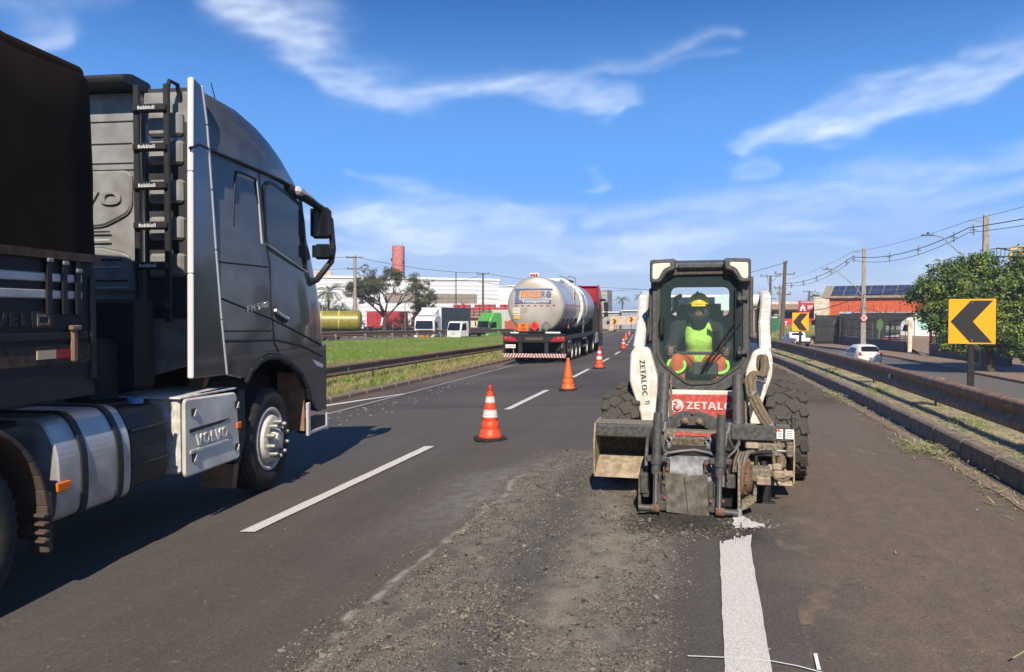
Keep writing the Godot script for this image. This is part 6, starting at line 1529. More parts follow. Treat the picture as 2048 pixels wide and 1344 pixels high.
	letters("AXR9C48", 0.34, 0.08, "stripe_red", np, Transform3D(Basis(), v3(-0.93, 0.725, 0.327)), "lettering", 0.004)
	st = S(); box(st, v3(0, 0.37, 0.30), v3(2.5, 0.155, 0.06), 0.01); var sb := obj("underrun_bar", st, "stripe_white", t)
	for k in 22:
		var x := -1.21 + k * 0.115; var d := 0.075 if k < 11 else -0.075
		st = S(); prism(st, pp([x - d / 2 - 0.028, 0.295, x - d / 2 + 0.028, 0.295, x + d / 2 + 0.028, 0.445, x + d / 2 - 0.028, 0.445]), 0.3305, 0.335); obj("red_stripe", st, "stripe_red", sb)
	st = S(); box(st, v3(0, 0.85, -5.5), v3(0.9, 0.35, 10.8), 0.02); box(st, v3(0, 0.62, -3.4), v3(1.6, 0.3, 4.2), 0.03); obj("trailer_frame", st, "black", t)
	for s: float in [-1.0, 1.0]:
		for z in [-1.95, -3.2, -4.45, -7.2]:
			var w := Node3D.new(); w.name = named(t, "wheel"); t.add_child(w, true); wheel(w, v3(1.18 * s, 0.50, z), 0.50, 0.54, s, "hub_white", true, 0)
			st = S(); pts = []
			for k in 9:
				var a := PI * (0.05 + 0.9 * k / 8.0); pts.append(v3(0.93 * s, 0.50 + sin(a) * 0.58, z - cos(a) * 0.58))
			for k in 8: beam(st, pts[k], pts[k + 1], 0.54, 0.02)
			obj("mudguard", st, "dark_metal", t)
		st = S(); box(st, v3(1.2 * s, 0.62, -0.85), v3(0.05, 0.5, 0.9), 0.01); box(st, v3(1.14 * s, 1.05, -5.4), v3(0.2, 0.16, 10.4), 0.02); obj("side_guard", st, "dark_metal", t)
		st = S()
		for y in [0.55, 0.9]: box(st, v3(1.235 * s, y, -0.8), v3(0.02, 0.10, 0.8), 0.005); box(st, v3(1.235 * s, y, -5.8), v3(0.02, 0.09, 1.2), 0.005)
		obj("side_rail", st, "galvanised", t).set_meta("kind", "stuff")
	st = S(); box(st, v3(r + 0.006, cy + 0.42, -2.9), v3(0.012, 0.6, 0.55)); var sg := obj("side_sign", st, "sign_white", t); sg.rotation.z = 0.0
	st = S(); box(st, v3(r + 0.014, cy + 0.42, -2.9), v3(0.008, 0.34, 0.3)); obj("side_sign_field", st, "placard_red", sg)
	st = S(); for k in 18: box(st, v3(r + 0.004, cy + 0.02, -0.5 - k * 0.5), v3(0.008, 0.05, 0.2))
	obj("side_marks", st, "stripe_red", t).set_meta("kind", "stuff")
	st = S(); box(st, v3(0.99, cy - 0.78, -2.2), v3(0.02, 0.3, 0.25)); obj("side_plate", st, "placard_orange", t)

	var c := thing("tractor_unit", "red tractor unit with black lower cab, pulling the silver tank trailer", "lorry", v3(-6.87, -0.50, -30.6), deg_to_rad(2.2))
	st = S(); prism(st, rounded(pp([11.9, 0.95, 13.95, 0.95, 14.0, 1.6, 13.75, 2.6, 13.4, 3.0, 12.6, 3.45, 11.9, 3.45]), 0.12, 4), -1.24, 1.24, Transform3D(Basis(v3(0, 0, -1), v3(0, 1, 0), v3(1, 0, 0)), Vector3.ZERO), 0.05); obj("cab", st, "tractor_red", c)
	st = S(); box(st, v3(0, 1.7, -11.86), v3(2.5, 1.9, 0.1), 0.03); box(st, v3(1.2, 1.7, -12.1), v3(0.12, 1.9, 0.5), 0.03); obj("cab_back", st, "dark_metal", c)
	st = S(); box(st, v3(0, 3.47, -12.2), v3(2.3, 0.08, 0.8), 0.03); box(st, v3(1.22, 2.9, -11.8), v3(0.06, 1.3, 0.25), 0.02); box(st, v3(-1.22, 2.9, -11.8), v3(0.06, 1.3, 0.25), 0.02); obj("deflector", st, "tractor_red", c)
	for s: float in [-1.0, 1.0]:
		st = S(); prism(st, rounded(pp([12.7, 2.0, 13.75, 1.9, 13.5, 2.75, 12.75, 2.8]), 0.06, 3), -0.01, 0.01, on_side(1.245 * s)); obj("side_window", st, "glass_dark", c)
		st = S(); tube(st, [v3(1.22 * s, 2.75, -13.5), v3(1.46 * s, 2.72, -13.7), v3(1.48 * s, 1.9, -13.75), v3(1.22 * s, 1.75, -13.7)], 0.03, 6); box(st, v3(1.46 * s, 2.4, -13.68), v3(0.24, 0.5, 0.14), 0.04); box(st, v3(1.46 * s, 1.98, -13.68), v3(0.24, 0.26, 0.14), 0.04); obj("mirror", st, "plastic", c)
		for z in [-9.8, -13.0]:
			var w := Node3D.new(); w.name = named(c, "wheel"); c.add_child(w, true); wheel(w, v3(1.18 * s, 0.50, z), 0.50, 0.4, s, "hub_white", true, 0)
		st = S(); box(st, v3(1.0 * s, 0.75, -11.4), v3(0.45, 0.6, 1.3), 0.08); obj("fuel_tank", st, "aluminium", c)
		st = S(); box(st, v3(1.1 * s, 0.62, -13.0), v3(0.3, 0.7, 1.9), 0.05); obj("step_panel", st, "dark_metal", c)
	st = S(); box(st, v3(0, 0.8, -11.5), v3(0.9, 0.3, 5.0)); obj("chassis", st, "black", c)
	st = S(); box(st, v3(1.2, 2.78, -13.4), v3(0.5, 0.14, 0.2), 0.04); obj("visor_lamp", st, "dark_metal", c)

# ------------------------------------------------------------------ plants
func leafy(parent: Node, called: String, blobs: Array, n: int, size: float, cols: Array, seed_: int) -> void:
	# leaves gathered in sprigs through the volume of the crown, denser near its skin
	var g := RandomNumberGenerator.new(); g.seed = seed_
	var st := S(); st.set_smooth_group(-1)
	var total := 0.0
	for b in blobs: total += b[1].x * b[1].y
	for b in blobs:
		var m := int(n * b[1].x * b[1].y / total)
		var d := Vector3.UP; var mid := Vector3.ZERO; var base: Color = cols[0]
		for k in m:
			if k % 9 == 0:   # a new bough: its leaves keep together and share a tone
				d = Vector3(g.randfn(), g.randfn(), g.randfn()).normalized()
				mid = b[0] + d * b[1] * pow(g.randf(), 0.3) * (1.0 + g.randf_range(-0.16, 0.16)); base = cols[g.randi() % cols.size()] * g.randf_range(0.75, 1.2)
			var c: Vector3 = mid + Vector3(g.randfn(), g.randfn() * 0.7, g.randfn()) * size * 1.7
			var up := (d + Vector3(0, 0.5, 0)).normalized()
			var col: Color = base * g.randf_range(0.8, 1.2)
			for q in 5:
				var a := Vector3(g.randfn(), g.randfn() * 0.6, g.randfn()).normalized()
				var nrm := (up + Vector3(g.randfn(), g.randfn(), g.randfn()) * 0.7).normalized()
				var u := a.cross(nrm).normalized() * size * 0.5; var v := nrm.cross(u).normalized() * size * g.randf_range(0.8, 1.3)
				var o := c + a * size * 1.3
				st.set_color(col); tri(st, o - v * 0.6, o + u * 0.8, o + v); tri(st, o - v * 0.6, o + v, o - u * 0.8)
	obj(called, st, "leaf", parent)
func palm(label: String, at: Vector3, h: float, fr: float, group := "") -> void:
	var t := thing("palm_tree", label, "palm tree", at, 0.0, group)
	var st := S(); tube(st, [v3(0, -0.2, 0), v3(0.02 * h, h * 0.5, 0), v3(0.0, h, 0.01 * h)], [h * 0.035 + 0.06, h * 0.02 + 0.05, h * 0.016 + 0.05], 8); obj("trunk", st, "bark", t)
	var g := RandomNumberGenerator.new(); g.seed = int(at.x * 13 + at.z)
	st = S(); st.set_smooth_group(-1)
	for k in 22:
		var a := TAU * k / 22.0 + g.randf_range(-0.15, 0.15); var e := g.randf_range(-0.1, 1.15); var p := v3(0, h, 0); var dir := v3(cos(a) * cos(e), sin(e), sin(a) * cos(e))
		var side := v3(-sin(a), 0, cos(a)); var c := Color(0.075, 0.115, 0.03) * g.randf_range(0.7, 1.3)
		for q in 9:
			var n := p + dir * fr / 9.0; dir = (dir + v3(0, -0.20, 0)).normalized()
			var w := fr * 0.17 * sin(PI * (q + 0.7) / 9.6)
			st.set_color(c)
			for s: float in [1.0, -1.0]:
				for z in 3:
					var o := p.lerp(n, z / 3.0)
					tri(st, o, o + dir * fr * 0.03, o + (side * s + dir * 0.6 + v3(0, -0.5, 0)).normalized() * w)
			p = n
	obj("fronds", st, "leaf", t)
func pole(label: String, at: Vector3, h: float, m: String, r: float, group: String, square := false) -> Node3D:
	var t := thing("utility_pole", label, "utility pole", at, 0.0, group)
	var st := S()
	if square: loft(st, [p3([-r * 1.5, -0.5, -r, r * 1.5, -0.5, -r, r * 1.5, -0.5, r, -r * 1.5, -0.5, r]), p3([-r * 0.85, h, -r * 0.6, r * 0.85, h, -r * 0.6, r * 0.85, h, r * 0.6, -r * 0.85, h, r * 0.6])], false)
	else: tube(st, [v3(0, -0.5, 0), v3(0, h, 0)], [r * 1.2, r * 0.8], 10)
	obj("shaft", st, m, t)
	return t
func crossarm(t: Node3D, y: float, w: float, yaw: float, ins: Array) -> void:
	var st := S(); var d := v3(cos(yaw), 0, -sin(yaw))
	beam(st, v3(0, y, 0.12) - d * w / 2, v3(0, y, 0.12) + d * w / 2, 0.09, 0.11, 0.01)
	var a := obj("crossarm", st, "wood_pole", t)
	for k in ins:
		st = S(); lathe(st, [v2(0.03, 0.0), v2(0.03, 0.08), v2(0.075, 0.10), v2(0.055, 0.14), v2(0.07, 0.17), v2(0.04, 0.23), v2(0, 0.24)], Transform3D(Basis(), v3(0, y + 0.05, 0.12) + d * k), 8); obj("insulator", st, "dark_metal", a)
func wire(called: String, label: String, runs: Array, sag: float, r: float, group := "") -> void:
	var st := S(); var o: MeshInstance3D
	for k in runs.size() - 1:
		var a: Vector3 = runs[k]; var b: Vector3 = runs[k + 1]; var pts := []
		for q in 13:
			var t := q / 12.0; pts.append(a.lerp(b, t) - v3(0, sag * 4.0 * t * (1.0 - t), 0))
		tube(st, pts, r, 5, false)
	o = obj(called, st, "wire"); tag(o, label, "cable", group)
func street_light(t: Node3D, y: float, d: Vector3) -> void:
	var st := S(); tube(st, [v3(0, y, 0), v3(0, y + 0.4, 0) + d * 0.25, v3(0, y + d.y + 0.0, 0) + v3(d.x, 0, d.z) * 0.85, v3(0, y + d.y + 0.12, 0) + v3(d.x, 0, d.z)], 0.035, 8); obj("lamp_arm", st, "concrete", t)
	st = S(); var c := v3(d.x * 1.12, y + d.y + 0.13, d.z * 1.12); box(st, c, v3(0.75, 0.10, 0.28), 0.04, Basis(Vector3.UP, atan2(-d.z, d.x))); var h := obj("lamp_head", st, "galvanised", t)
	st = S(); lathe(st, [v2(0.07, 0), v2(0.07, 0.12), v2(0, 0.13)], Transform3D(Basis(), c + v3(0, 0.05, 0)), 8); obj("photocell", st, "dark_metal", h)

func chevron(label: String, at: Vector3, w: float, h: float, yaw: float, post: float, left: bool) -> void:
	var t := thing("chevron_sign", label, "road sign", at, yaw, "yellow chevron signs along the bend")
	var st := S(); box(st, v3(0, -post * 0.5 - 0.02, -0.05), v3(0.09, post, 0.07), 0.008); obj("post", st, "dark_metal", t)
	st = S(); box(st, v3(0, h / 2, 0), v3(w, h, 0.02), 0.004); var p := obj("panel", st, "sign_yellow", t)
	var l := [0.045, 0.5, 0.47, 0.965, 0.94, 0.965, 0.52, 0.5, 0.93, 0.035, 0.46, 0.035]
	var ps := pp(l)
	for q in ps.size():
		ps[q].x = (ps[q].x - 0.5) * w * (1.0 if left else -1.0); ps[q].y *= h
	st = S(); prism(st, ps, 0.0105, 0.0135); obj("chevron", st, "sign_black", p)
	st = S()
	for y in [0.08, 0.92]: lathe(st, [v2(0.010, 0), v2(0.010, 0.004), v2(0, 0.006)], Transform3D(Basis(Vector3.RIGHT, PI / 2), v3(0.0, h * y, 0.0136)), 8)
	obj("rivets", st, "galvanised", p).set_meta("kind", "stuff")

func small_car(label: String, at: Vector3, yaw: float, paint: String) -> Node3D:
	# hatchback, nose to -z
	var t := thing("hatchback_car", label, "car", at, yaw)
	var secs := []
	# side outline, as sections along z: [z, bottom, waist, roof height or waist, half width, half width at the roof]
	var prof := [[1.82, 0.42, 0.80, 0.86, 0.74, 0.66], [1.80, 0.30, 0.86, 0.98, 0.80, 0.66], [1.62, 0.25, 0.92, 1.18, 0.83, 0.62], [1.35, 0.24, 0.93, 1.38, 0.84, 0.60], [1.0, 0.23, 0.93, 1.44, 0.845, 0.60], [0.4, 0.23, 0.92, 1.46, 0.845, 0.60], [-0.2, 0.23, 0.91, 1.42, 0.845, 0.60], [-0.65, 0.23, 0.90, 1.20, 0.84, 0.62], [-1.0, 0.23, 0.89, 0.95, 0.83, 0.66], [-1.5, 0.24, 0.80, 0.83, 0.80, 0.60], [-1.78, 0.28, 0.66, 0.70, 0.72, 0.5], [-1.88, 0.36, 0.55, 0.58, 0.60, 0.42]]
	for p in prof:
		var o := []
		var l := [[p[4] * 0.9, p[1]], [p[4], p[1] + 0.18], [p[4], (p[1] + p[2]) * 0.52], [p[4] * 0.975, p[2]], [lerpf(p[4], p[5], 0.85), lerpf(p[2], p[3], 0.82)], [p[5] * 0.9, p[3]], [p[5] * 0.45, p[3] + 0.03]]
		for q in l: o.append(v3(q[0], q[1], p[0]))
		for k in range(l.size() - 1, -1, -1): o.append(v3(-l[k][0], l[k][1], p[0]))
		secs.append(o)
	var st := S(); loft(st, secs); obj("body", st, paint, t)
	st = S(); prism(st, rounded(pp([-0.62, 0.0, 0.62, 0.0, 0.54, 0.46, 0.3, 0.49, -0.3, 0.49, -0.54, 0.46]), 0.08, 3), 0.0, 0.05, Transform3D(Basis(v3(1, 0, 0), v3(0, 0.664, -0.747), v3(0, 0.747, 0.664)), v3(0, 1.0, 1.80))); obj("rear_window", st, "glass_dark", t)
	for s: float in [-1.0, 1.0]:
		st = S(); prism(st, rounded(pp([-1.25, 0.95, -1.15, 1.28, -0.3, 1.36, 0.1, 1.33, 0.72, 0.96]), 0.06, 3), -0.012, 0.012, Transform3D(Basis(v3(0, 0, -1), v3(-s * 0.42, 0.91, 0), v3(s * 0.91, 0.42, 0)), v3(s * 1.245, 0.03, 0))); obj("side_window", st, "glass_dark", t)
		st = S(); prism(st, rounded(pp([s * 0.58, 0.72, s * 0.80, 0.74, s * 0.78, 0.96, s * 0.64, 0.98]), 0.04, 3), 1.70, 1.83, Transform3D(), 0.01); obj("tail_lamp", st, "red_lens", t)
		st = S(); box(st, v3(s * 0.93, 0.98, -0.62), v3(0.16, 0.11, 0.10), 0.03); obj("door_mirror", st, "plastic", t)
		for z in [1.20, -1.22]:
			var w := Node3D.new(); w.name = named(t, "wheel"); t.add_child(w, true); wheel(w, v3(s * 0.835, 0.29, z), 0.29, 0.19, s, "galvanised", false, 0)
			st = S(); var pts := []
			for k in 9:
				var a := PI * (0.02 + 0.96 * k / 8.0); pts.append(v3(s * 0.835, 0.29 + sin(a) * 0.34, z - cos(a) * 0.34))
			tube(st, pts, 0.04, 6); obj("arch_trim", st, paint if z > 0 else "plastic", t)
	st = S(); box(st, v3(0, 0.36, 1.84), v3(1.44, 0.20, 0.12), 0.05); obj("bumper", st, paint, t)
	st = S(); box(st, v3(0, 0.62, 1.845), v3(0.42, 0.12, 0.02), 0.004); obj("number_plate", st, "reflector", t)
	st = S(); box(st, v3(0, 0.85, 1.83), v3(0.14, 0.04, 0.03), 0.01); obj("tailgate_badge", st, "cap_blue", t)
	return t

func right_side() -> void:
	mat("bougain_leaf", Color(0.05, 0.09, 0.018), 0.6)
	mat("orange_clad", Color(0.62, 0.115, 0.032), 0.6, 0.0, "soft", 0.4)
	mat("cream_wall", Color(0.72, 0.63, 0.48), 0.9, 0.0, "soft", 0.2)
	mat("grey_wall", Color(0.085, 0.088, 0.098), 0.9, 0.0, "soft", 0.3)
	mat("wall_cap", Color(0.50, 0.44, 0.36), 0.9)
	mat("fence_dark", Color(0.024, 0.025, 0.024), 0.7, 0.0, "soft", 0.5)
	mat("banner", Color(0.40, 0.40, 0.50), 0.8); mat("banner_green", Color(0.07, 0.15, 0.04), 0.8); mat("banner_yellow", Color(0.45, 0.45, 0.05), 0.8); mat("teal", Color(0.32, 0.62, 0.52), 0.7)
	mat("solar", Color(0.030, 0.036, 0.085), 0.22); mat("roof_brown", Color(0.34, 0.27, 0.21), 0.9, 0.0, "dirt", 0.2)
	mat("sign_crimson", Color(0.40, 0.03, 0.04), 0.6); mat("red_wall", Color(0.62, 0.03, 0.04), 0.7)
	mat("old_concrete", Color(0.42, 0.34, 0.28), 0.95, 0.0, "rust", 0.25)
	mat("green_side", Color(0.03, 0.16, 0.07), 0.7, 0.0, "soft", 0.5)
	mat("tall_grass", Color(0.22, 0.26, 0.07), 1.0, 0.0, "grime", 0.6)
	mat("yellow_steel", Color(0.72, 0.48, 0.05), 0.6)
	var st := S()
	# street below, pavement with its kerb
	var kl := [v3(16.3, 0, -20), v3(15.7, 0, -40), v3(15.2, 0, -50), v3(14.62, 0, -60.6), v3(14.3, 0, -71.8), v3(12.78, 0, -84.6), v3(10.4, 0, -97.2), v3(7.3, 0, -108), v3(3.0, 0, -124), v3(-3.0, 0, -146), v3(-10.0, 0, -172)]
	st = S(); sgroup += 1; st.set_smooth_group(sgroup)
	for k in kl.size() - 1: quad(st, kl[k] + v3(-9.5, -2.104, 0), kl[k] + v3(0.1, -2.104, 0), kl[k + 1] + v3(0.1, -2.104, 0), kl[k + 1] + v3(-9.5, -2.104, 0))
	struct(obj("side_street", st, "far_asphalt"))
	st = S(); sgroup += 1; st.set_smooth_group(sgroup)
	for k in kl.size() - 1: quad(st, kl[k] + v3(0.1, -1.98, 0), kl[k] + v3(60, -1.98, 0), kl[k + 1] + v3(60, -1.98, 0), kl[k + 1] + v3(0.1, -1.98, 0))
	struct(obj("pavement", st, "pavement"))
	var kb := Node3D.new(); kb.name = "street_kerb"; add_child(kb); struct(kb)
	for k in 7:
		var n := int((kl[k + 1] - kl[k]).length() / 1.5)
		for q in n:
			st = S(); beam(st, kl[k].lerp(kl[k + 1], float(q) / n) + v3(0.05, -2.06, 0), kl[k].lerp(kl[k + 1], (q + 0.985) / n) + v3(0.05, -2.06, 0), 0.16, 0.19, 0.015); obj("kerb_stone", st, "kerb" if q % 3 else "gutter_edge", kb)
	# signs on the verge
	chevron("nearest yellow sign with a black chevron pointing left, in front of the tree", v3(3.71, 1.015, -13.33), 0.62, 0.675, deg_to_rad(-9), 1.6, true)
	chevron("smaller yellow chevron sign, farther along the guardrail above a white pickup", v3(3.054, 0.845, -31.75), 0.59, 0.69, deg_to_rad(0), 2.2, true)
	# cars
	small_car("white hatchback seen from behind on the side street", v3(10.05, -2.1, -61.6), deg_to_rad(10), "white_paint")
	var pk := thing("pickup_truck", "white pickup at the bend of the street, half hidden by the guardrail", "pickup", v3(8.6, -2.1, -94.5), deg_to_rad(12))
	st = S(); prism(st, rounded(pp([-2.6, 0.45, 2.5, 0.45, 2.5, 0.95, 1.3, 1.05, 0.8, 1.62, -0.5, 1.66, -0.75, 1.05, -2.6, 1.05]), 0.12, 3), -0.88, 0.88, on_side(0.0), 0.06); obj("body", st, "white_paint", pk)
	st = S(); prism(st, rounded(pp([-0.68, 1.08, 0.68, 1.08, 0.6, 1.55, -0.6, 1.55]), 0.06, 3), 0.0, 0.03, Transform3D(Basis(), v3(0, 0, 0.62))); obj("rear_window", st, "glass_dark", pk)
	st = S(); box(st, v3(0, 0.6, 2.62), v3(1.6, 0.18, 0.08), 0.03); obj("bumper", st, "dark_metal", pk)
	for s: float in [-1.0, 1.0]:
		st = S(); box(st, v3(s * 0.80, 0.86, 2.6), v3(0.14, 0.3, 0.05), 0.02); obj("tail_lamp", st, "red_lens", pk)
		for z in [1.6, -1.6]:
			st = S(); lathe(st, [v2(0, -0.2), v2(0.36, -0.2), v2(0.38, -0.1), v2(0.36, 0.0), v2(0.2, 0.02), v2(0, 0.02)], Transform3D(Basis(v3(0, 1, 0), v3(s, 0, 0), v3(0, 0, s)), v3(s * 0.86, 0.38, z)), 20); obj("wheel", st, "tyre", pk)
	# poles of the power line with their lamps
	var p1 := pole("tall concrete pole rising behind the round tree on the right", v3(16.45, -2.1, -56.5), 9.85, "concrete", 0.17, "concrete poles along the side street", true)
	var p2 := pole("concrete pole with a round no stopping sign, behind the white hatchback", v3(13.45, -2.1, -81.5), 9.85, "concrete", 0.16, "concrete poles along the side street", true)
	for q in [p1, p2]:
		st = S(); beam(st, v3(0, 9.5, 0), v3(-1.0, 9.55, 0), 0.05, 0.05); beam(st, v3(0, 9.3, 0), v3(-0.7, 9.52, 0), 0.04, 0.04); obj("bracket", st, "galvanised", q)
	street_light(p1, 5.6, v3(-3.1, 2.9, 0.5)); street_light(p2, 5.2, v3(-3.0, 2.55, 0.6))
	var ns := Node3D.new(); ns.name = "no_stopping_sign"; p2.add_child(ns)
	var cc := []
	for k in 24: cc.append(v2(0.33 * cos(k * TAU / 24), 3.28 + 0.33 * sin(k * TAU / 24)))
	st = S(); prism(st, cc, 0.24, 0.26, Transform3D(), 0.003); obj("disc", st, "sign_white", ns)
	st = S(); ring(st, cc, inset(cc, 0.075), 0.262, 0.268); obj("red_ring", st, "sign_red", ns)
	st = S(); for q in [0.78, -0.78]: beam(st, v3(-sin(q) * 0.25, 3.28 - cos(q) * 0.25, 0.268), v3(sin(q) * 0.25, 3.28 + cos(q) * 0.25, 0.268), 0.055, 0.012, 0.0, Vector3.BACK)
	obj("red_cross", st, "sign_red", ns)
	letters("E", 0.22, 0.30, "sign_black", ns, Transform3D(Basis(), v3(0, 3.28, 0.262)), "letter", 0.004)
	# insulated bundle with spacers from pole to pole
	var LA := v3(25.0, 9.5, -24.0); var LB := v3(15.45, 7.42, -56.5); var LC := v3(12.45, 7.42, -81.5); var LD := v3(7.85, 5.55, -101.0)
	wire("power_cable", "upper thin cable of the bundled line along the right street", [LA, LB, LC, LD], 0.25, 0.014, "power line along the right street")
	wire("power_cable", "middle thick cable of the bundled line along the right street", [LA - v3(0, 0.5, 0), LB - v3(0, 0.45, 0), LC - v3(0, 0.45, 0), LD - v3(0, 0.3, 0)], 0.7, 0.030, "power line along the right street")
	wire("power_cable", "lowest cable of the bundled line along the right street", [LA - v3(0, 0.8, 0), LB - v3(0, 0.75, 0), LC - v3(0, 0.75, 0), LD - v3(0, 0.55, 0)], 0.85, 0.02, "power line along the right street")
	wire("telephone_cable", "dark telephone cable running low across both concrete poles", [v3(24.0, 5.6, -40.0), v3(16.45, 5.2, -56.4), v3(13.45, 3.4, -81.4), v3(7.6, 2.0, -101.0)], 0.7, 0.035)
	wire("telephone_cable", "second low cable sagging in front of the cream building", [v3(20, 2.4, -75.0), v3(13.45, 2.2, -81.4), v3(7.6, 0.6, -101.0)], 0.9, 0.02)
	for seg in [[LA, LB, 4], [LB, LC, 4], [LC, LD, 5]]:
		for k in seg[2]:
			var f: float = (k + (1.0 if seg[2] == 4 and k == 3 else 0.35)) / seg[2]
			f = minf(f, 0.985); var p: Vector3 = seg[0].lerp(seg[1], f) - v3(0, 0.6 + 0.62 * 4 * f * (1 - f), 0)
			st = S(); box(st, p, v3(0.05, 0.62, 0.05), 0.01); box(st, p + v3(0, -0.02, 0), v3(0.42, 0.09, 0.07), 0.02); box(st, p + v3(0, 0.27, 0), v3(0.09, 0.12, 0.09), 0.02); box(st, p + v3(0, -0.28, 0), v3(0.09, 0.12, 0.09), 0.02)
			var seg_i: int = 0 if seg[0] == LA else (1 if seg[0] == LB else 2)
			tag(obj("cable_spacer", st, "galvanised"), "%s cable spacer %s" % [["first", "second", "third", "fourth", "fifth"][k], ["on the span right of the tree's pole, counted from the right", "between the two tall concrete poles, counted from the tree", "between the sign pole and the leaning pole, counted from the right"][seg_i]], "cable spacer", "spacers in the power cables")
	st = S(); tube(st, [v3(16.7, 5.6, -56.3), v3(17.6, 5.62, -56.2)], 0.03, 6)
	var hv := tag(obj("cable_bracket", st, "dark_metal"), "dark bracket with drop wires on the right of the tall concrete pole", "bracket")
	for k in 3:
		st = S(); tube(st, [v3(17.0 + k * 0.25, 5.6, -56.25), v3(17.0 + k * 0.22, 5.0, -56.3), v3(16.75, 4.2 - k * 0.3, -56.3)], 0.02, 5); obj("drop_wire", st, "wire", hv)
	wire("feeder_cable", "dark cable running off to the right towards the yellow tower", [v3(17.0, 5.65, -56.2), v3(27.0, 4.2, -58.0)], 0.15, 0.04)
	# wooden poles farther along
	var w1 := pole("dark leaning wooden pole with two cross arms, behind the far chevron sign", v3(7.5, -2.1, -100.0), 9.9, "wood_pole", 0.24, "wooden poles along the street"); w1.rotation.z = -0.035
	crossarm(w1, 8.4, 2.3, 0.0, [-1.05, 1.05]); crossarm(w1, 6.0, 1.6, 0.0, [-0.7, 0.7]); crossarm(w1, 9.75, 0.5, 0.0, [0.2])
	var w2 := pole("wooden pole with a wide T arm left of the leaning pole", v3(7.5, -1.8, -121.0), 8.9, "wood_pole", 0.2, "wooden poles along the street"); crossarm(w2, 8.85, 2.9, 0.0, [-1.3, -0.5, 1.3]); crossarm(w2, 5.6, 1.6, 0.0, [-0.7, -0.3])
	var w3 := pole("pale slim concrete pole beside the T pole", v3(9.3, -1.8, -128.0), 7.9, "concrete", 0.16, "concrete poles along the side street"); crossarm(w3, 7.4, 1.8, 0.0, [-0.8, 0.8])
	for q in [[15.0, -142.0, 6.2, "thin wooden pole right behind the leaning pole"], [19.2, -150.0, 5.2, "short far pole with T arm left of the red sign"], [26.0, -170.0, 4.6, "farthest pole with T arm before the red sign"], [11.0, -150.0, 7.0, "far pole partly hidden by the leaning pole"]]:
		var w := pole(q[3], v3(q[0], -1.8, q[1]), q[2] + 1.0, "wood_pole", 0.16, "wooden poles along the street"); crossarm(w, q[2] + 0.9, 2.0, 0.0, [-0.9, 0.9])
	wire("power_cable", "thin cable leaving the leaning pole to the left behind the loader", [v3(7.7, 7.6, -100.0), v3(-14.0, 6.2, -150.0), v3(-36.0, 6.6, -120.0)], 0.8, 0.03)
	wire("power_cable", "cable between the leaning pole and the T pole", [v3(7.0, 6.2, -100.0), v3(7.0, 7.0, -121.0), v3(10.0, 5.0, -150.0)], 0.7, 0.025)
	# fence line: gate of dark sheets, low wall with mesh, gate post
	var gt := thing("sheet_gate", "dark gate of vertical metal sheets at the corner of the yard", "gate", v3(12.8, -1.98, -101.0))
	for k in 12:
		st = S(); box(st, v3(-1.2 + k * 0.22, 1.85, (k % 2) * 0.02), v3(0.21, 3.1, 0.03), 0.006); obj("sheet", st, "fence_dark", gt)
	st = S(); for y in [0.2, 1.2, 2.1, 3.35]: box(st, v3(0.0, y, 0.05), v3(2.6, 0.07, 0.05))
	obj("gate_rails", st, "dark_metal", gt).set_meta("kind", "stuff")
	st = S(); for x in [-1.38, 1.36]: box(st, v3(x, 1.8, 0.0), v3(0.14, 3.6, 0.14), 0.01)
	obj("gate_posts", st, "black", gt).set_meta("kind", "stuff")
	var fence := thing("yard_fence", "dark mesh fence on a low grey wall between gate and white post", "fence", v3(15.4, -1.98, -90.0), 0.0, "", true)
	var fa := v3(13.9, -1.98, -101.0); var fb := v3(16.75, -1.98, -79.6)
	st = S(); beam(st, fa + v3(0, 0.5, 0), fb + v3(0, 0.5, 0), 0.2, 1.0); obj("low_wall", st, "grey_wall", fence)
	st = S(); beam(st, fa + v3(0, 1.02, 0), fb + v3(0, 1.02, 0), 0.24, 0.05, 0.01); obj("wall_cap", st, "wall_cap", fence)
	for k in 9:
		var p := fa.lerp(fb, k / 8.0); st = S(); box(st, p + v3(0, 2.2, 0), v3(0.06, 3.3 if k < 8 else 2.2, 0.06), 0.006); obj("fence_post", st, "fence_dark", fence)
	st = S()
	for k in 88:
		var p := fa.lerp(fb, k / 88.0); box(st, p + v3(0, 2.0, 0), v3(0.02, 1.9, 0.02))
	for y in [1.15, 2.0, 2.95]: beam(st, fa + v3(0, y, 0), fb + v3(0, y, 0), 0.025, 0.04)
	obj("mesh_bars", st, "fence_dark", fence).set_meta("kind", "stuff")
	# the dark sheds seen through the mesh, and the boards hung on it
	var shed := thing("dark_shed", "long dark shed with ribbed sheet walls behind the mesh fence", "shed", v3(19.5, -1.98, -98.0), deg_to_rad(-12))
	for k in 26:
		st = S(); box(st, v3(-5.6 + k * 0.44, 1.75, 0.0 + (k % 2) * 0.03), v3(0.43, 3.5, 0.06), 0.01); obj("wall_sheet", st, "fence_dark", shed)
	st = S(); box(st, v3(2.5, 3.1, -2.5), v3(17.0, 1.2, 0.5)); box(st, v3(0, 3.55, -1.2), v3(11.6, 0.1, 2.6)); obj("roof_slab", st, "grey_wall", shed)
	st = S(); box(st, v3(2.5, 3.74, -2.4), v3(17.2, 0.07, 0.7)); obj("roof_edge", st, "wall_cap", shed)
	for k in 12:
		st = S(); box(st, v3(-5.0 + k * 1.35, 4.2, -2.2), v3(0.04, 0.8, 0.04)); for q in 3: box(st, v3(-5.0 + k * 1.35, 3.95 + q * 0.25, -2.2), v3(0.16, 0.015, 0.015))
		obj("fence_bracket", st, "fence_dark", shed)
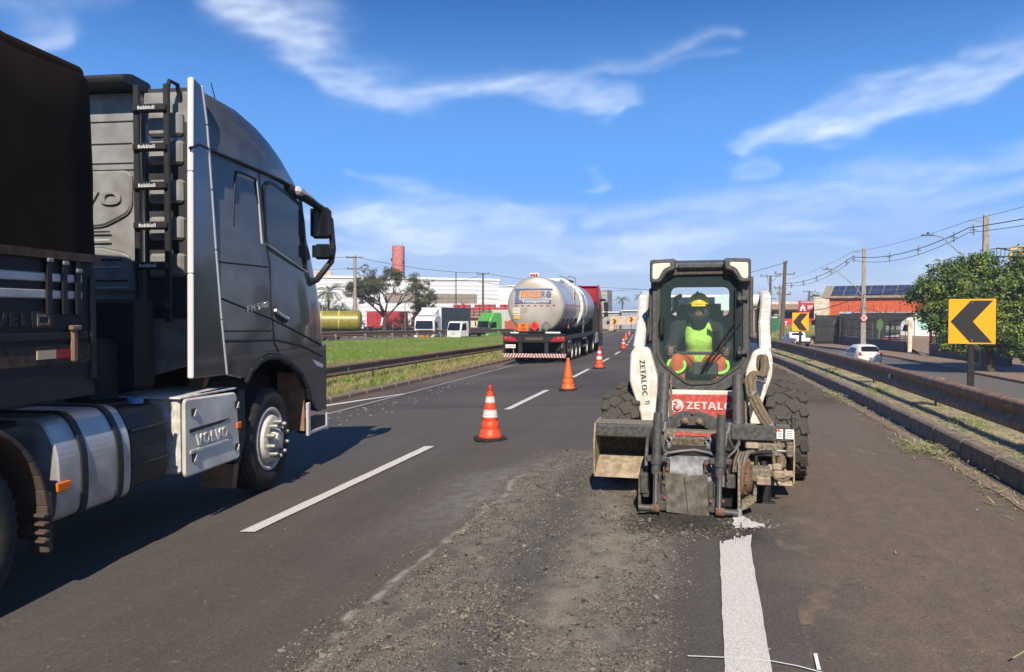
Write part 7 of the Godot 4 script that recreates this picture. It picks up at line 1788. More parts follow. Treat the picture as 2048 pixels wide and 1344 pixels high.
	var bn := thing("banner", "pale banner with green diamond and lettering on the fence near the gate", "banner", v3(14.62, -0.72, -100.2), deg_to_rad(-5))
	st = S(); box(st, v3(0, 1.25, 0), v3(1.35, 2.6, 0.02)); obj("cloth", st, "banner", bn)
	st = S(); prism(st, pp([-0.60, 1.3, -0.34, 2.45, -0.08, 1.3, -0.34, 0.2]), 0.012, 0.02); obj("green_diamond", st, "banner_green", bn)
	st = S(); prism(st, pp([-0.46, 1.3, -0.34, 1.85, -0.22, 1.3, -0.34, 0.75]), 0.02, 0.026); obj("yellow_diamond", st, "banner_yellow", bn)
	letters("mais", 0.62, 0.42, "placard_grey", bn, Transform3D(Basis(), v3(0.32, 1.3, 0.014)), "lettering", 0.006)
	var zb := thing("company_board", "black board with tree emblem and ZONA LIVRE lettering beside the gate post", "sign", v3(16.0, -1.0, -83.6), deg_to_rad(-8))
	st = S(); box(st, v3(0.1, 1.15, 0), v3(2.0, 2.2, 0.03)); obj("board", st, "sign_black", zb)
	letters("ZONA LIVRE", 1.25, 0.36, "banner", zb, Transform3D(Basis(), v3(0.45, 1.22, 0.02)), "lettering", 0.006)
	st = S(); box(st, v3(0.45, 0.88, 0.025), v3(1.25, 0.16, 0.012)); obj("green_strip", st, "banner_green", zb)
	st = S(); prism(st, pp([-0.86, 0.2, -0.78, 0.9, -1.02, 1.3, -0.95, 1.9, -0.62, 2.1, -0.4, 1.7, -0.45, 1.2, -0.66, 0.9, -0.72, 0.2]), 0.02, 0.03); obj("tree_emblem", st, "banner_green", zb)
	st = S(); box(st, v3(0.35, 0.16, 0.03), v3(1.5, 0.10, 0.02)); obj("red_strip", st, "sign_crimson", zb)
	st = S(); prism(st, pp([-0.4, 0.35, 1.0, 0.6, 1.0, 0.35]), 0.018, 0.026); obj("pale_wedge", st, "banner", zb)
	st = S(); box(st, v3(16.95, -0.5, -79.0), v3(0.34, 3.0, 0.34), 0.02); tag(obj("gate_post", st, "cream_wall"), "pale square gate post at the right end of the mesh fence", "gate post")
	st = S(); box(st, v3(17.55, -0.5, -74.4), v3(0.14, 3.0, 0.14), 0.01); tag(obj("gate_frame_post", st, "red_wall"), "slim red and grey post on the right side of the open gateway", "gate post")
	# yard beyond the gateway with the white lorry
	st = S(); quad(st, v3(16.8, -1.975, -72), v3(40, -1.975, -72), v3(40, -1.70, -95), v3(16.8, -1.70, -95)); st.set_smooth_group(-1); struct(obj("yard", st, "far_ground"))
	st = S(); quad(st, v3(16.9, -1.96, -74), v3(20.6, -1.96, -73), v3(26.0, -0.55, -92.0), v3(17.8, -0.55, -92.0)); st.set_smooth_group(-1); struct(obj("yard_ramp", st, "pavement"))
	var wl := thing("delivery_lorry", "white delivery lorry with teal patterned body parked inside the open gateway", "lorry", v3(20.0, -1.75, -91.5), deg_to_rad(-14))
	st = S(); box(st, v3(2.3, 2.0, 0), v3(4.4, 2.7, 2.2), 0.05); obj("cargo_box", st, "sign_white", wl)
	st = S(); prism(st, rounded(pp([-1.4, 0.5, 0.05, 0.5, 0.05, 2.95, -0.5, 2.95, -1.1, 2.5, -1.4, 1.5]), 0.15, 3), -1.05, 1.05, Transform3D(), 0.05); obj("cab", st, "white_paint", wl)
	st = S(); prism(st, rounded(pp([-1.05, 1.55, -0.35, 1.5, -0.35, 2.2, -0.85, 2.2]), 0.08, 3), 1.05, 1.065); obj("side_window", st, "glass_dark", wl)
	st = S(); prism(st, pp([0.3, 3.0, 1.3, 2.4, 2.0, 1.8, 1.0, 1.6, 0.35, 2.0]), 1.103, 1.11); prism(st, pp([3.0, 2.0, 3.8, 3.1, 4.3, 3.1, 4.3, 1.2]), 1.103, 1.11); obj("teal_pattern", st, "teal", wl).set_meta("kind", "stuff")
	cc = []
	for k in 18: cc.append(v2(2.2 + 0.36 * cos(k * TAU / 18), 1.45 + 0.36 * sin(k * TAU / 18)))
	st = S(); ring(st, cc, inset(cc, 0.12), 1.103, 1.112); obj("round_print", st, "placard_grey", wl)
	for x in [-0.7, 3.3]:
		st = S(); lathe(st, [v2(0, -0.2), v2(0.42, -0.2), v2(0.45, -0.1), v2(0.42, 0.0), v2(0, 0.02)], Transform3D(Basis(Vector3.RIGHT, PI / 2), v3(x, 0.45, 1.05)), 16); obj("wheel", st, "tyre", wl)
	var f2 := thing("yard_wall", "low grey wall with open railing between the gateway and the tree", "wall", v3(18.0, -1.98, -67.0), 0.0, "", true)
	var ga := v3(17.6, -1.98, -74.2); var gb := v3(18.9, -1.98, -59.5)
	st = S(); beam(st, ga + v3(0, 0.5, 0), gb + v3(0, 0.5, 0), 0.2, 1.0); obj("low_wall", st, "grey_wall", f2)
	st = S(); beam(st, ga + v3(0, 1.02, 0), gb + v3(0, 1.02, 0), 0.24, 0.05, 0.01); obj("wall_cap", st, "wall_cap", f2)
	for k in 6:
		var p := ga.lerp(gb, k / 5.0); st = S(); box(st, p + v3(0, 1.6, 0), v3(0.09, 1.4, 0.09), 0.01); obj("fence_post", st, "sign_crimson" if k % 2 else "fence_dark", f2)
	st = S()
	for k in 70: box(st, ga.lerp(gb, k / 70.0) + v3(0, 1.35, 0), v3(0.018, 0.65, 0.018))
	for y in [1.1, 1.7, 2.2]: beam(st, ga + v3(0, y, 0), gb + v3(0, y, 0), 0.03, 0.035)
	obj("rail_bars", st, "fence_dark", f2).set_meta("kind", "stuff")
	# motorbike parked behind the railing
	var mb := thing("motorcycle", "motorcycle parked behind the sign post near the tree trunk", "motorcycle", v3(18.6, -1.95, -64.5), 0.6)
	for z in [0.65, -0.65]:
		st = S(); var pts := []
		for k in 17: pts.append(v3(0, 0.3 + 0.27 * sin(k * TAU / 16), z + 0.27 * cos(k * TAU / 16)))
		tube(st, pts, 0.05, 6, false); obj("wheel", st, "tyre", mb)
	st = S(); box(st, v3(0, 0.62, 0.0), v3(0.26, 0.34, 0.8), 0.08); obj("engine_and_frame", st, "dark_metal", mb)
	st = S(); box(st, v3(0, 0.88, -0.15), v3(0.28, 0.22, 0.45), 0.08); obj("tank", st, "sign_white", mb)
	st = S(); box(st, v3(0, 0.84, 0.45), v3(0.24, 0.10, 0.6), 0.04); obj("saddle", st, "black", mb)
	st = S(); tube(st, p3([-0.36, 1.08, -0.4, 0, 1.0, -0.5, 0.36, 1.08, -0.4]), 0.018, 6); tube(st, p3([0, 1.0, -0.5, 0, 0.35, -0.68]), 0.03, 6); obj("handlebar", st, "dark_metal", mb)
	# buildings
	var ob := thing("orange_building", "building clad in orange vertical boards under a roof of solar panels", "building", v3(20.5, -1.98, -116.0), deg_to_rad(-16))
	st = S(); box(st, v3(1.0, 2.8, -5.0), v3(13.0, 5.4, 9.6)); obj("wall", st, "cream_wall", ob)
	for k in 42:
		st = S(); box(st, v3(-5.5 + k * 0.315, 4.35, 0.0 + (k % 3) * 0.012), v3(0.30, 2.75, 0.05), 0.006); obj("board", st, "orange_clad", ob)
	st = S(); prism(st, pp([0.45, 5.72, 0.45, 5.9, -3.6, 7.55, -4.0, 7.55, -9.9, 5.72]), -5.4, 7.9, Transform3D(Basis(v3(0, 0, 1), v3(0, 1, 0), v3(-1, 0, 0)), v3(1.25, 0, 0)) * Transform3D(Basis.from_scale(v3(1, 1, 1)), Vector3.ZERO)); var rf := obj("roof", st, "roof_brown", ob)
	for row in 2:
		for k in 7:
			st = S(); var B := Basis(Vector3.RIGHT, atan2(1.65, 4.05)); var y := 6.46 + row * 0.68; var z := -0.62 - row * 1.67
			box(st, v3(-4.7 + k * 1.62, y, z), v3(1.56, 0.05, 1.7), 0.01, B); var sp := obj("solar_panel", st, "solar", rf)
			st = S(); ring(st, pp([-0.79, -0.86, 0.79, -0.86, 0.79, 0.86, -0.79, 0.86]), pp([-0.745, -0.815, 0.745, -0.815, 0.745, 0.815, -0.745, 0.815]), 0.02, 0.032, Transform3D(B * Basis(Vector3.RIGHT, -PI / 2), v3(-4.7 + k * 1.62, y, z)))
			beam(st, v3(-4.7 + k * 1.62, y, z) + B * v3(0, 0.03, -0.85), v3(-4.7 + k * 1.62, y, z) + B * v3(0, 0.03, 0.85), 0.02, 0.012)
			o_reparent(obj("panel_frame", st, "galvanised", ob), sp)
	var cb := thing("cream_building", "plain cream flat roofed building left of the orange cladding", "building", v3(17.2, -1.98, -134.0), deg_to_rad(-14))
	st = S(); box(st, v3(0, 3.1, -4.0), v3(4.6, 6.2, 8.0)); obj("wall", st, "cream_wall", cb)
	st = S(); box(st, v3(0, 6.22, -4.0), v3(4.8, 0.16, 8.2)); obj("roof_edge", st, "white_paint", cb)
	var rs := thing("roadside_sign", "crimson sign board with a white house emblem left of the cream building", "sign", v3(14.4, -1.9, -140.0))
	st = S(); box(st, v3(0, 4.6, 0), v3(2.6, 2.2, 0.3), 0.02); obj("board", st, "sign_crimson", rs)
	st = S(); for x in [-0.9, 0.9]: box(st, v3(x, 1.8, 0), v3(0.16, 3.6, 0.16)); obj("legs", st, "dark_metal", rs).set_meta("kind", "stuff")
	st = S(); prism(st, pp([-1.0, 4.0, -0.95, 4.55, -0.6, 5.1, -0.25, 4.55, -0.2, 4.0, -0.42, 4.0, -0.45, 4.35, -0.6, 4.5, -0.75, 4.35, -0.78, 4.0]), 0.155, 0.17); obj("house_emblem", st, "sign_white", rs)
	letters("WO", 0.85, 0.55, "sign_white", rs, Transform3D(Basis(), v3(0.55, 4.65, 0.155)), "lettering", 0.01)
	st = S(); box(st, v3(0.1, 5.45, 0.16), v3(2.0, 0.2, 0.02)); obj("pale_strip", st, "banner", rs)
	var rw := thing("red_wall_panel", "red advertising wall with white lettering behind the far chevron sign", "wall", v3(11.6, -1.9, -128.0))
	st = S(); box(st, v3(1.2, 1.4, 0), v3(7.6, 2.8, 0.2)); obj("panel", st, "red_wall", rw)
	letters("T", 0.5, 0.6, "sign_white", rw, Transform3D(Basis(), v3(-1.4, 2.1, 0.11)), "lettering", 0.01)
	letters("C", 0.7, 0.8, "sign_white", rw, Transform3D(Basis(), v3(2.6, 1.2, 0.11)), "lettering", 0.01)
	st = S(); box(st, v3(3.2, 2.2, 0.11), v3(2.0, 0.9, 0.03)); obj("black_panel", st, "sign_black", rw)
	var vd := thing("concrete_viaduct", "weathered concrete viaduct with dark openings beyond the poles", "viaduct", v3(13.0, -1.9, -172.0), deg_to_rad(-8))
	st = S(); box(st, v3(0, 5.0, 0), v3(36.0, 1.1, 8.0)); obj("deck", st, "old_concrete", vd)
	st = S(); box(st, v3(0, 5.75, 3.9), v3(36.0, 0.5, 0.25)); obj("parapet", st, "cream_wall", vd)
	st = S(); box(st, v3(-10.5, 2.5, 0), v3(11.0, 5.0, 7.6)); obj("abutment", st, "old_concrete", vd)
	for k in 4:
		st = S(); box(st, v3(-1.0 + k * 5.5, 2.3, 0), v3(0.9, 4.6, 6.0), 0.05); obj("pier", st, "old_concrete", vd)
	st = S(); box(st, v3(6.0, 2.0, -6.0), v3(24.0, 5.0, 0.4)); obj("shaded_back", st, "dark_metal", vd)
	var gtk := thing("green_box_lorry", "green sided lorry seen from behind under the viaduct", "lorry", v3(7.4, -1.9, -126.0), 0.12)
	st = S(); box(st, v3(0, 2.0, 0), v3(2.5, 2.5, 6.0), 0.03); obj("cargo_box", st, "green_side", gtk)
	for k in 6:
		st = S(); box(st, v3(-1.05 + k * 0.42, 2.0, 3.02), v3(0.05, 2.4, 0.05)); obj("slat", st, "green_side", gtk)
	st = S(); box(st, v3(0, 0.62, 3.0), v3(2.5, 0.2, 0.1)); obj("red_bumper", st, "sign_red", gtk)
	st = S(); box(st, v3(0, 0.5, 0), v3(2.2, 0.7, 5.8)); obj("chassis", st, "black", gtk)
	st = S(); box(st, v3(-0.3, 2.98, 3.05), v3(0.9, 0.2, 0.02)); box(st, v3(0.55, 3.0, 3.05), v3(0.6, 0.14, 0.02)); obj("white_print", st, "sign_white", gtk).set_meta("kind", "stuff")
	# rough grass on the corner
	st = S(); sgroup += 1; st.set_smooth_group(sgroup)
	for i in 8:
		for j in 6:
			var ps := []
			for q in [[0, 0], [1, 0], [1, 1], [0, 1]]:
				var u: float = (i + q[0]) / 8.0; var v: float = (j + q[1]) / 6.0
				ps.append(v3(lerpf(8.6, 14.5, u) - v * 1.5, -1.97 + sin(u * PI) * sin(v * PI) * 1.5 + v * u * 1.6, lerpf(-101.5, -125.0, v)))
			quad(st, ps[0], ps[1], ps[2], ps[3])
	struct(obj("rough_ground", st, "tall_grass"))
	var tg := tuft(16, 0.7, 0.35, 0.4); var xf := []; var cols := []
	for k in 1800:
		var u := rng.randf(); var v := pow(rng.randf(), 1.5)
		xf.append(Transform3D(Basis(Vector3.UP, R(0, TAU)).scaled(Vector3.ONE * R(0.5, 1.1)), v3(lerpf(8.6, 14.5, u) - v * 1.5, -2.0 + sin(u * PI) * sin(v * PI) * 1.5 + v * u * 1.6, lerpf(-101.5, -125.0, v))))
		cols.append((Color(0.28, 0.32, 0.10) if rng.randf() < 0.7 else Color(0.36, 0.30, 0.15)) * R(0.7, 1.2))
	struct(multi("tall_grass", tg, "blade", xf, cols), "stuff")
	# trees
	var green := [Color(0.10, 0.16, 0.02), Color(0.065, 0.115, 0.016), Color(0.04, 0.075, 0.012), Color(0.17, 0.215, 0.035)]
	var t1 := thing("shade_tree", "dense round shade tree behind the near chevron sign", "tree", v3(16.1, -2.0, -54.0), 0.0, "shade trees by the street", true)
	st = S(); tube(st, p3([16.1, -2.2, -54.0, 16.05, -0.6, -54.1, 15.9, 0.8, -54.2]), [0.24, 0.19, 0.16], 10); tube(st, p3([15.95, 0.2, -54.2, 14.8, 1.6, -54.6, 13.8, 2.4, -54.8]), [0.16, 0.12, 0.06], 8); tube(st, p3([15.95, 0.2, -54.2, 16.8, 1.9, -54.0, 17.2, 3.4, -54.0]), [0.16, 0.12, 0.06], 8); obj("trunk", st, "bark", t1)
	leafy(t1, "crown", [[v3(14.3, 3.5, -54.2), v3(1.7, 1.3, 1.8)], [v3(12.7, 2.7, -54.2), v3(1.1, 1.1, 1.3)], [v3(15.6, 4.2, -54.5), v3(1.2, 1.0, 1.3)], [v3(16.6, 3.0, -54.0), v3(1.7, 1.5, 1.9)], [v3(13.3, 1.4, -54.0), v3(1.2, 1.0, 1.4)], [v3(14.8, 1.9, -53.4), v3(1.6, 1.3, 1.5)], [v3(14.2, 0.2, -53.8), v3(1.3, 0.9, 1.4)], [v3(16.4, 0.9, -53.3), v3(1.7, 1.3, 1.5)], [v3(17.3, -0.3, -53.6), v3(1.4, 0.8, 1.4)]], 9000, 0.115, green, 41)
	var t2 := thing("shade_tree", "second dense shade tree cut off by the right edge", "tree", v3(19.6, -2.0, -54.8), 0.0, "shade trees by the street", true)
	st = S(); tube(st, p3([19.6, -2.2, -54.8, 19.6, 0.5, -54.8]), [0.34, 0.24], 10); obj("trunk", st, "bark", t2)
	leafy(t2, "crown", [[v3(18.6, 4.3, -54.5), v3(1.5, 1.2, 1.6)], [v3(20.4, 4.2, -54.5), v3(1.5, 1.2, 1.6)], [v3(18.3, 2.4, -53.8), v3(1.5, 1.4, 1.6)], [v3(20.4, 2.3, -54.0), v3(1.9, 1.6, 1.8)], [v3(19.0, 0.6, -53.4), v3(1.8, 1.2, 1.5)], [v3(20.8, 0.2, -53.6), v3(1.6, 1.2, 1.5)], [v3(18.2, -0.5, -53.5), v3(1.2, 0.8, 1.2)]], 8000, 0.115, green, 42)
	var yt := thing("yellow_tower", "yellow steel tower top with railings at the right edge, above the tree", "tower", v3(30.2, -2.0, -92.0))
	st = S(); for k in 4: box(st, v3(-1.1 + (k % 2) * 2.2, 5.2, (k / 2) * 2.2), v3(0.18, 10.4, 0.18))
	obj("legs", st, "yellow_steel", yt).set_meta("kind", "stuff")
	st = S(); box(st, v3(0, 8.2, 1.1), v3(2.6, 0.5, 2.6), 0.03); box(st, v3(0.2, 8.6, 1.1), v3(1.6, 0.5, 1.6), 0.1); obj("platform", st, "yellow_steel", yt)
	for y in [9.3, 9.8, 10.3]:
		st = S(); ring(st, pp([-1.3, -0.2, 1.3, -0.2, 1.3, 2.4, -1.3, 2.4]), pp([-1.22, -0.12, 1.22, -0.12, 1.22, 2.32, -1.22, 2.32]), 0, 0.08, Transform3D(Basis(v3(1, 0, 0), v3(0, 0, 1), v3(0, -1, 0)), v3(0, y, 0))); obj("railing", st, "yellow_steel", yt)
	palm("palm with drooping fronds behind the cream building, left of the solar roof", v3(16.4, -1.9, -146.0), 6.6, 2.2)
	var hg := thing("tree_clump", "dark green trees on the skyline left of the leaning pole", "trees", v3(8.0, -2.0, -215.0))
	leafy(hg, "crowns", [[v3(-3.0, 3.6, 0), v3(6.5, 3.2, 5)], [v3(4, 3.0, 0), v3(5, 2.2, 5)]], 1500, 0.3, [Color(0.045, 0.075, 0.02), Color(0.03, 0.055, 0.016)], 44)
	var h2 := thing("tree_clump", "small dark trees on the skyline left of the crimson sign", "trees", v3(26.0, -2.0, -235.0))
	leafy(h2, "crowns", [[v3(0, 3.4, 0), v3(5.0, 2.4, 5)], [v3(14, 2.4, 0), v3(9, 1.6, 5)]], 1200, 0.3, [Color(0.05, 0.075, 0.025), Color(0.035, 0.055, 0.02)], 45)
func o_reparent(o: Node3D, p: Node3D) -> void:
	var x := o.transform; o.get_parent().remove_child(o); p.add_child(o, true); o.transform = x

# ------------------------------------------------------------------ across the median
func cab_over(label: String, at: Vector3, yaw: float, paint: String, bumper: String, h: float, group := "") -> Node3D:
	# a lorry cab with its nose to -z, origin under the nose
	var t := thing("parked_lorry", label, "lorry", at, yaw, group)
	var st := S(); prism(st, rounded(pp([-2.2, 0.55, 0.0, 0.55, 0.02, 1.35, -0.10, 2.35, -0.3, 2.75, -0.9, h, -2.2, h]), 0.12, 4), -1.22, 1.22, on_side(0.0), 0.06); obj("cab", st, paint, t)
	st = S(); var B := Transform3D(Basis(v3(-1, 0, 0), v3(0, 0.993, 0.12), v3(0, 0.12, -0.993)), v3(0, 1.42, -0.02)); prism(st, rounded(pp([-1.08, 0.0, 1.08, 0.0, 1.0, 0.92, -1.0, 0.92]), 0.12, 4), 0.0, 0.05, B); obj("windscreen", st, "glass_dark", t)
	st = S(); box(st, v3(0, 1.0, -0.045), v3(1.5, 0.62, 0.05), 0.02); var gr := obj("grille", st, "dark_metal", t)
	for k in 4:
		st = S(); box(st, v3(0, 0.78 + k * 0.15, -0.08), v3(1.4, 0.04, 0.03), 0.01); obj("grille_slat", st, "placard_grey", gr)
	st = S(); box(st, v3(0, 0.5, -0.05), v3(2.45, 0.36, 0.16), 0.04); obj("bumper", st, bumper, t)
	for s: float in [-1.0, 1.0]:
		st = S(); box(st, v3(0.98 * s, 0.55, -0.14), v3(0.36, 0.16, 0.03), 0.02); obj("headlight", st, "reflector", t)
		st = S(); prism(st, rounded(pp([-1.3, 1.5, -0.25, 1.45, -0.35, 2.2, -1.25, 2.25]), 0.06, 3), -0.008, 0.008, on_side(1.222 * s)); obj("side_window", st, "glass_dark", t)
		st = S(); box(st, v3(1.42 * s, 1.95, -0.05), v3(0.22, 0.62, 0.12), 0.04); tube(st, [v3(1.2 * s, 2.3, -0.1), v3(1.42 * s, 2.3, -0.1)], 0.03, 6); obj("mirror", st, "plastic", t)
		for z in [1.35, 4.6, 5.9]:
			st = S(); lathe(st, [v2(0, -0.3), v2(0.46, -0.3), v2(0.5, -0.2), v2(0.5, -0.08), v2(0.46, 0.0), v2(0.32, 0.0), v2(0.3, -0.04), v2(0.1, 0.03), v2(0, 0.03)], Transform3D(Basis(v3(0, 1, 0), v3(s, 0, 0), v3(0, 0, s)), v3(1.2 * s, 0.5, z)), 24); obj("wheel", st, "tyre", t)
	return t
func left_side() -> void:
	mat("warehouse_white", Color(0.74, 0.74, 0.74), 0.6); mat("warehouse_grey", Color(0.60, 0.61, 0.63), 0.7); mat("block_tan", Color(0.34, 0.29, 0.23), 0.9, 0.0, "dirt", 0.3)
	mat("tower_pink", Color(0.62, 0.20, 0.17), 0.85, 0.0, "dirt", 0.2); mat("tower_brown", Color(0.42, 0.16, 0.08), 0.9)
	mat("crate_red", Color(0.48, 0.045, 0.045), 0.5, 0.0, "soft", 0.6); mat("crate_brown", Color(0.22, 0.10, 0.07), 0.8)
	mat("tank_yellow", Color(0.27, 0.235, 0.03), 0.4, 0.0, "soft", 0.5); mat("tank_band", Color(0.50, 0.44, 0.12), 0.5)
	mat("bumper_orange", Color(0.45, 0.17, 0.05), 0.7); mat("cab_green", Color(0.09, 0.36, 0.06), 0.4); mat("canvas_grey", Color(0.085, 0.095, 0.10), 0.8, 0.0, "soft", 0.2)
	mat("box_white", Color(0.62, 0.60, 0.57), 0.6); mat("box_orange", Color(0.55, 0.14, 0.06), 0.6); mat("wood_bed", Color(0.13, 0.095, 0.07), 0.9, 0.0, "scuff", 1.0)
	mat("far_grey", Color(0.40, 0.40, 0.36), 0.9, 0.0, "soft", 0.1); mat("far_blue", Color(0.27, 0.30, 0.36), 0.9); mat("parapet", Color(0.62, 0.48, 0.38), 0.9, 0.0, "soft", 0.2); mat("clay_roof", Color(0.35, 0.15, 0.08), 0.9); mat("blue_box", Color(0.10, 0.2, 0.5), 0.6)
	var st := S()
	# the other carriageway and the yard behind it
	st = S(); sgroup += 1; st.set_smooth_group(sgroup)
	var zz := -30.0
	while zz > -200.0:
		var a := median_far(zz); var b := median_far(zz - 5.0); var y := -1.2 - maxf(0.0, -zz - 70.0) * 0.006
		quad(st, v3(a - 12.0, y, zz - 4.0), v3(a - 0.4, y, zz), v3(b - 0.4, y - 0.03, zz - 5.0), v3(b - 12.0, y - 0.03, zz - 9.0)); zz -= 5.0
	struct(obj("other_carriageway", st, "far_asphalt"))
	st = S(); quad(st, v3(-300, -1.6, -20), v3(-14.0, -1.95, -20), v3(-14.0, -2.3, -330), v3(-300, -1.6, -330)); st.set_smooth_group(-1); struct(obj("yard_ground", st, "soil"))
	# vehicles over there
	var yt := thing("yellow_tank_trailer", "olive yellow tank trailer on the far carriageway behind the lorry's mirror", "tank trailer", v3(-40.4, -1.15, -73.2), deg_to_rad(-72.0))
	var LX := Transform3D(Basis(v3(1, 0, 0), v3(0, 0, -1), v3(0, 1, 0)), v3(0, 2.0, 0))
	st = S(); lathe(st, [v2(0, -4.6), v2(0.9, -4.5), v2(1.07, -4.3), v2(1.07, 5.5), v2(0.9, 5.7), v2(0, 5.8)], LX, 36); obj("tank", st, "tank_yellow", yt)
	for k in 5:
		st = S(); lathe(st, [v2(1.07, -3.5 + k * 1.75), v2(1.10, -3.46 + k * 1.75), v2(1.10, -3.40 + k * 1.75), v2(1.07, -3.36 + k * 1.75)], LX, 36); obj("band", st, "tank_band", yt)
	st = S(); box(st, v3(0, 0.85, 0), v3(1.2, 0.3, 9.6)); box(st, v3(0, 3.08, 0), v3(0.5, 0.1, 8.6)); obj("frame", st, "dark_metal", yt)
	st = S(); prism(st, pp([-0.9, 0.42, -0.2, 0.25, 0, 0.1, 0.2, 0.25, 0.9, 0.42, 0.3, -0.02, 0, -0.1, -0.3, -0.02]), 0.0, 0.02, Transform3D(Basis(v3(0, 0, -1), v3(-0.35, 0.94, 0), v3(0.94, 0.35, 0)), v3(1.02, 2.35, 1.4))); obj("wing_emblem", st, "block_tan", yt)
	st = S(); for k in 6: box(st, v3(1.07, 1.95, 2.1 - k * 0.26), v3(0.03, 0.16, 0.2))
	obj("faded_print", st, "block_tan", yt).set_meta("kind", "stuff")
	st = S(); box(st, v3(0.93, 1.38, 1.5), v3(0.03, 0.32, 0.34), 0.0, Basis(Vector3.BACK, -0.5)); box(st, v3(0.93, 1.38, 1.1), v3(0.03, 0.32, 0.34), 0.0, Basis(Vector3.BACK, -0.5)); obj("orange_plates", st, "placard_orange", yt).set_meta("kind", "stuff")
	for s: float in [-1.0, 1.0]:
		for k in 3:
			st = S(); lathe(st, [v2(0, -0.3), v2(0.46, -0.3), v2(0.5, -0.2), v2(0.5, -0.05), v2(0.46, 0.0), v2(0.32, 0.0), v2(0.28, -0.06), v2(0, -0.05)], Transform3D(Basis(v3(0, 1, 0), v3(s, 0, 0), v3(0, 0, s)), v3(1.15 * s, 0.5, -3.0 + k * 1.25)), 24); obj("wheel", st, "tyre", yt)
			st = S(); var pts := []
			for q in 7: pts.append(v3(1.0 * s, 0.5 + sin(PI * q / 6.0) * 0.6, -3.0 + k * 1.25 - cos(PI * q / 6.0) * 0.6))
			for q in 6: beam(st, pts[q], pts[q + 1], 0.4, 0.03)
			obj("mudguard", st, "dark_metal", yt)
	# parked white lorry with dark canvas trailer; its nose looks to the left front
	var wt := cab_over("white parked lorry with slanted roof deflector and grey canvas trailer", v3(-32.4, -1.55, -86.2), deg_to_rad(-180.0), "white_paint", "bumper_orange", 2.95)
	st = S(); prism(st, pp([-0.5, 2.95, -2.0, 3.75, -2.2, 3.75, -2.2, 2.95]), -1.0, 1.0, on_side(0.0), 0.03); obj("roof_deflector", st, "white_paint", wt)
	st = S(); box(st, v3(0, 2.45, 8.2), v3(2.5, 2.9, 11.4), 0.03); obj("canvas_trailer", st, "canvas_grey", wt)
	st = S(); box(st, v3(0, 2.45, 2.45), v3(2.46, 2.86, 0.1)); obj("trailer_front", st, "warehouse_grey", wt)
	st = S(); box(st, v3(0, 0.85, 7.0), v3(1.0, 0.3, 11.0)); obj("chassis", st, "black", wt)
	st = S(); box(st, v3(-1.1, 0.6, 3.0), v3(0.3, 0.4, 0.9)); obj("blue_tank", st, "blue_box", wt)
	for z in [4.6, 5.9]:
		st = S(); tube(st, [v3(-1.15, 0.5, z - 0.6), v3(-1.15, 1.0, z - 0.35), v3(-1.15, 1.1, z), v3(-1.15, 1.0, z + 0.35), v3(-1.15, 0.5, z + 0.6)], 0.07, 6); obj("mudguard", st, "bumper_orange", wt)
	# small white lorry with a wooden bed
	var vw := thing("parked_lorry", "small white flatbed lorry with wooden bed, parked between the two big ones", "lorry", v3(-28.3, -1.45, -84.6), deg_to_rad(160.0), "lorries parked across the median")
	st = S(); prism(st, rounded(pp([-1.5, 0.45, 0.05, 0.45, 0.05, 1.15, -0.25, 2.1, -0.5, 2.2, -1.5, 2.2]), 0.12, 4), -0.98, 0.98, on_side(0.0), 0.07); obj("cab", st, "white_paint", vw)
	st = S(); prism(st, rounded(pp([-0.86, 0.0, 0.86, 0.0, 0.78, 0.86, -0.78, 0.86]), 0.12, 4), 0.0, 0.03, Transform3D(Basis(v3(-1, 0, 0), v3(0, 0.954, 0.30), v3(0, 0.30, -0.954)), v3(0, 1.19, -0.045))); obj("windscreen", st, "glass_dark", vw)
	for s: float in [-1.0, 1.0]:
		st = S(); prism(st, rounded(pp([-1.05, 1.2, -0.15, 1.2, -0.32, 1.95, -1.0, 1.98]), 0.08, 3), -0.008, 0.008, on_side(0.985 * s)); obj("side_window", st, "glass_dark", vw)
		st = S(); box(st, v3(0.72 * s, 0.78, -0.07), v3(0.26, 0.2, 0.03), 0.02); obj("headlight", st, "reflector", vw)
		for z in [1.0, 3.6]:
			st = S(); lathe(st, [v2(0, -0.25), v2(0.36, -0.25), v2(0.39, -0.1), v2(0.36, 0.0), v2(0, 0.02)], Transform3D(Basis(v3(0, 1, 0), v3(s, 0, 0), v3(0, 0, s)), v3(0.92 * s, 0.39, z)), 20); obj("wheel", st, "tyre", vw)
	cc_emblem(vw)
	st = S(); box(st, v3(0, 0.46, -0.08), v3(1.9, 0.2, 0.08), 0.03); obj("bumper", st, "white_paint", vw)
	for k in 3:
		st = S(); box(st, v3(0, 0.95 + k * 0.2, 3.6), v3(2.2, 0.18, 4.0), 0.01); obj("bed_board", st, "wood_bed", vw)
	st = S(); box(st, v3(0, 0.75, 3.0), v3(0.8, 0.2, 4.6)); obj("chassis", st, "black", vw)
	# green cab lorry with printed white box
	var gt := cab_over("bright green parked lorry with white and orange printed trailer", v3(-29.6, -1.7, -100.5), deg_to_rad(148.0), "cab_green", "cab_green", 3.45)
	st = S(); box(st, v3(0, 2.5, 9.0), v3(2.5, 2.7, 12.6), 0.03); var bx := obj("trailer_box", st, "box_white", gt)
	for s: float in [-1.0, 1.0]:
		st = S(); prism(st, pp([-2.7, 1.16, -15.3, 1.16, -15.3, 1.75, -5.6, 1.75, -5.2, 2.3, -4.6, 2.5, -4.2, 2.25, -3.9, 2.6, -3.3, 2.3, -2.7, 2.4]), -0.008, 0.008, on_side(1.258 * s)); obj("orange_print", st, "box_orange", bx)
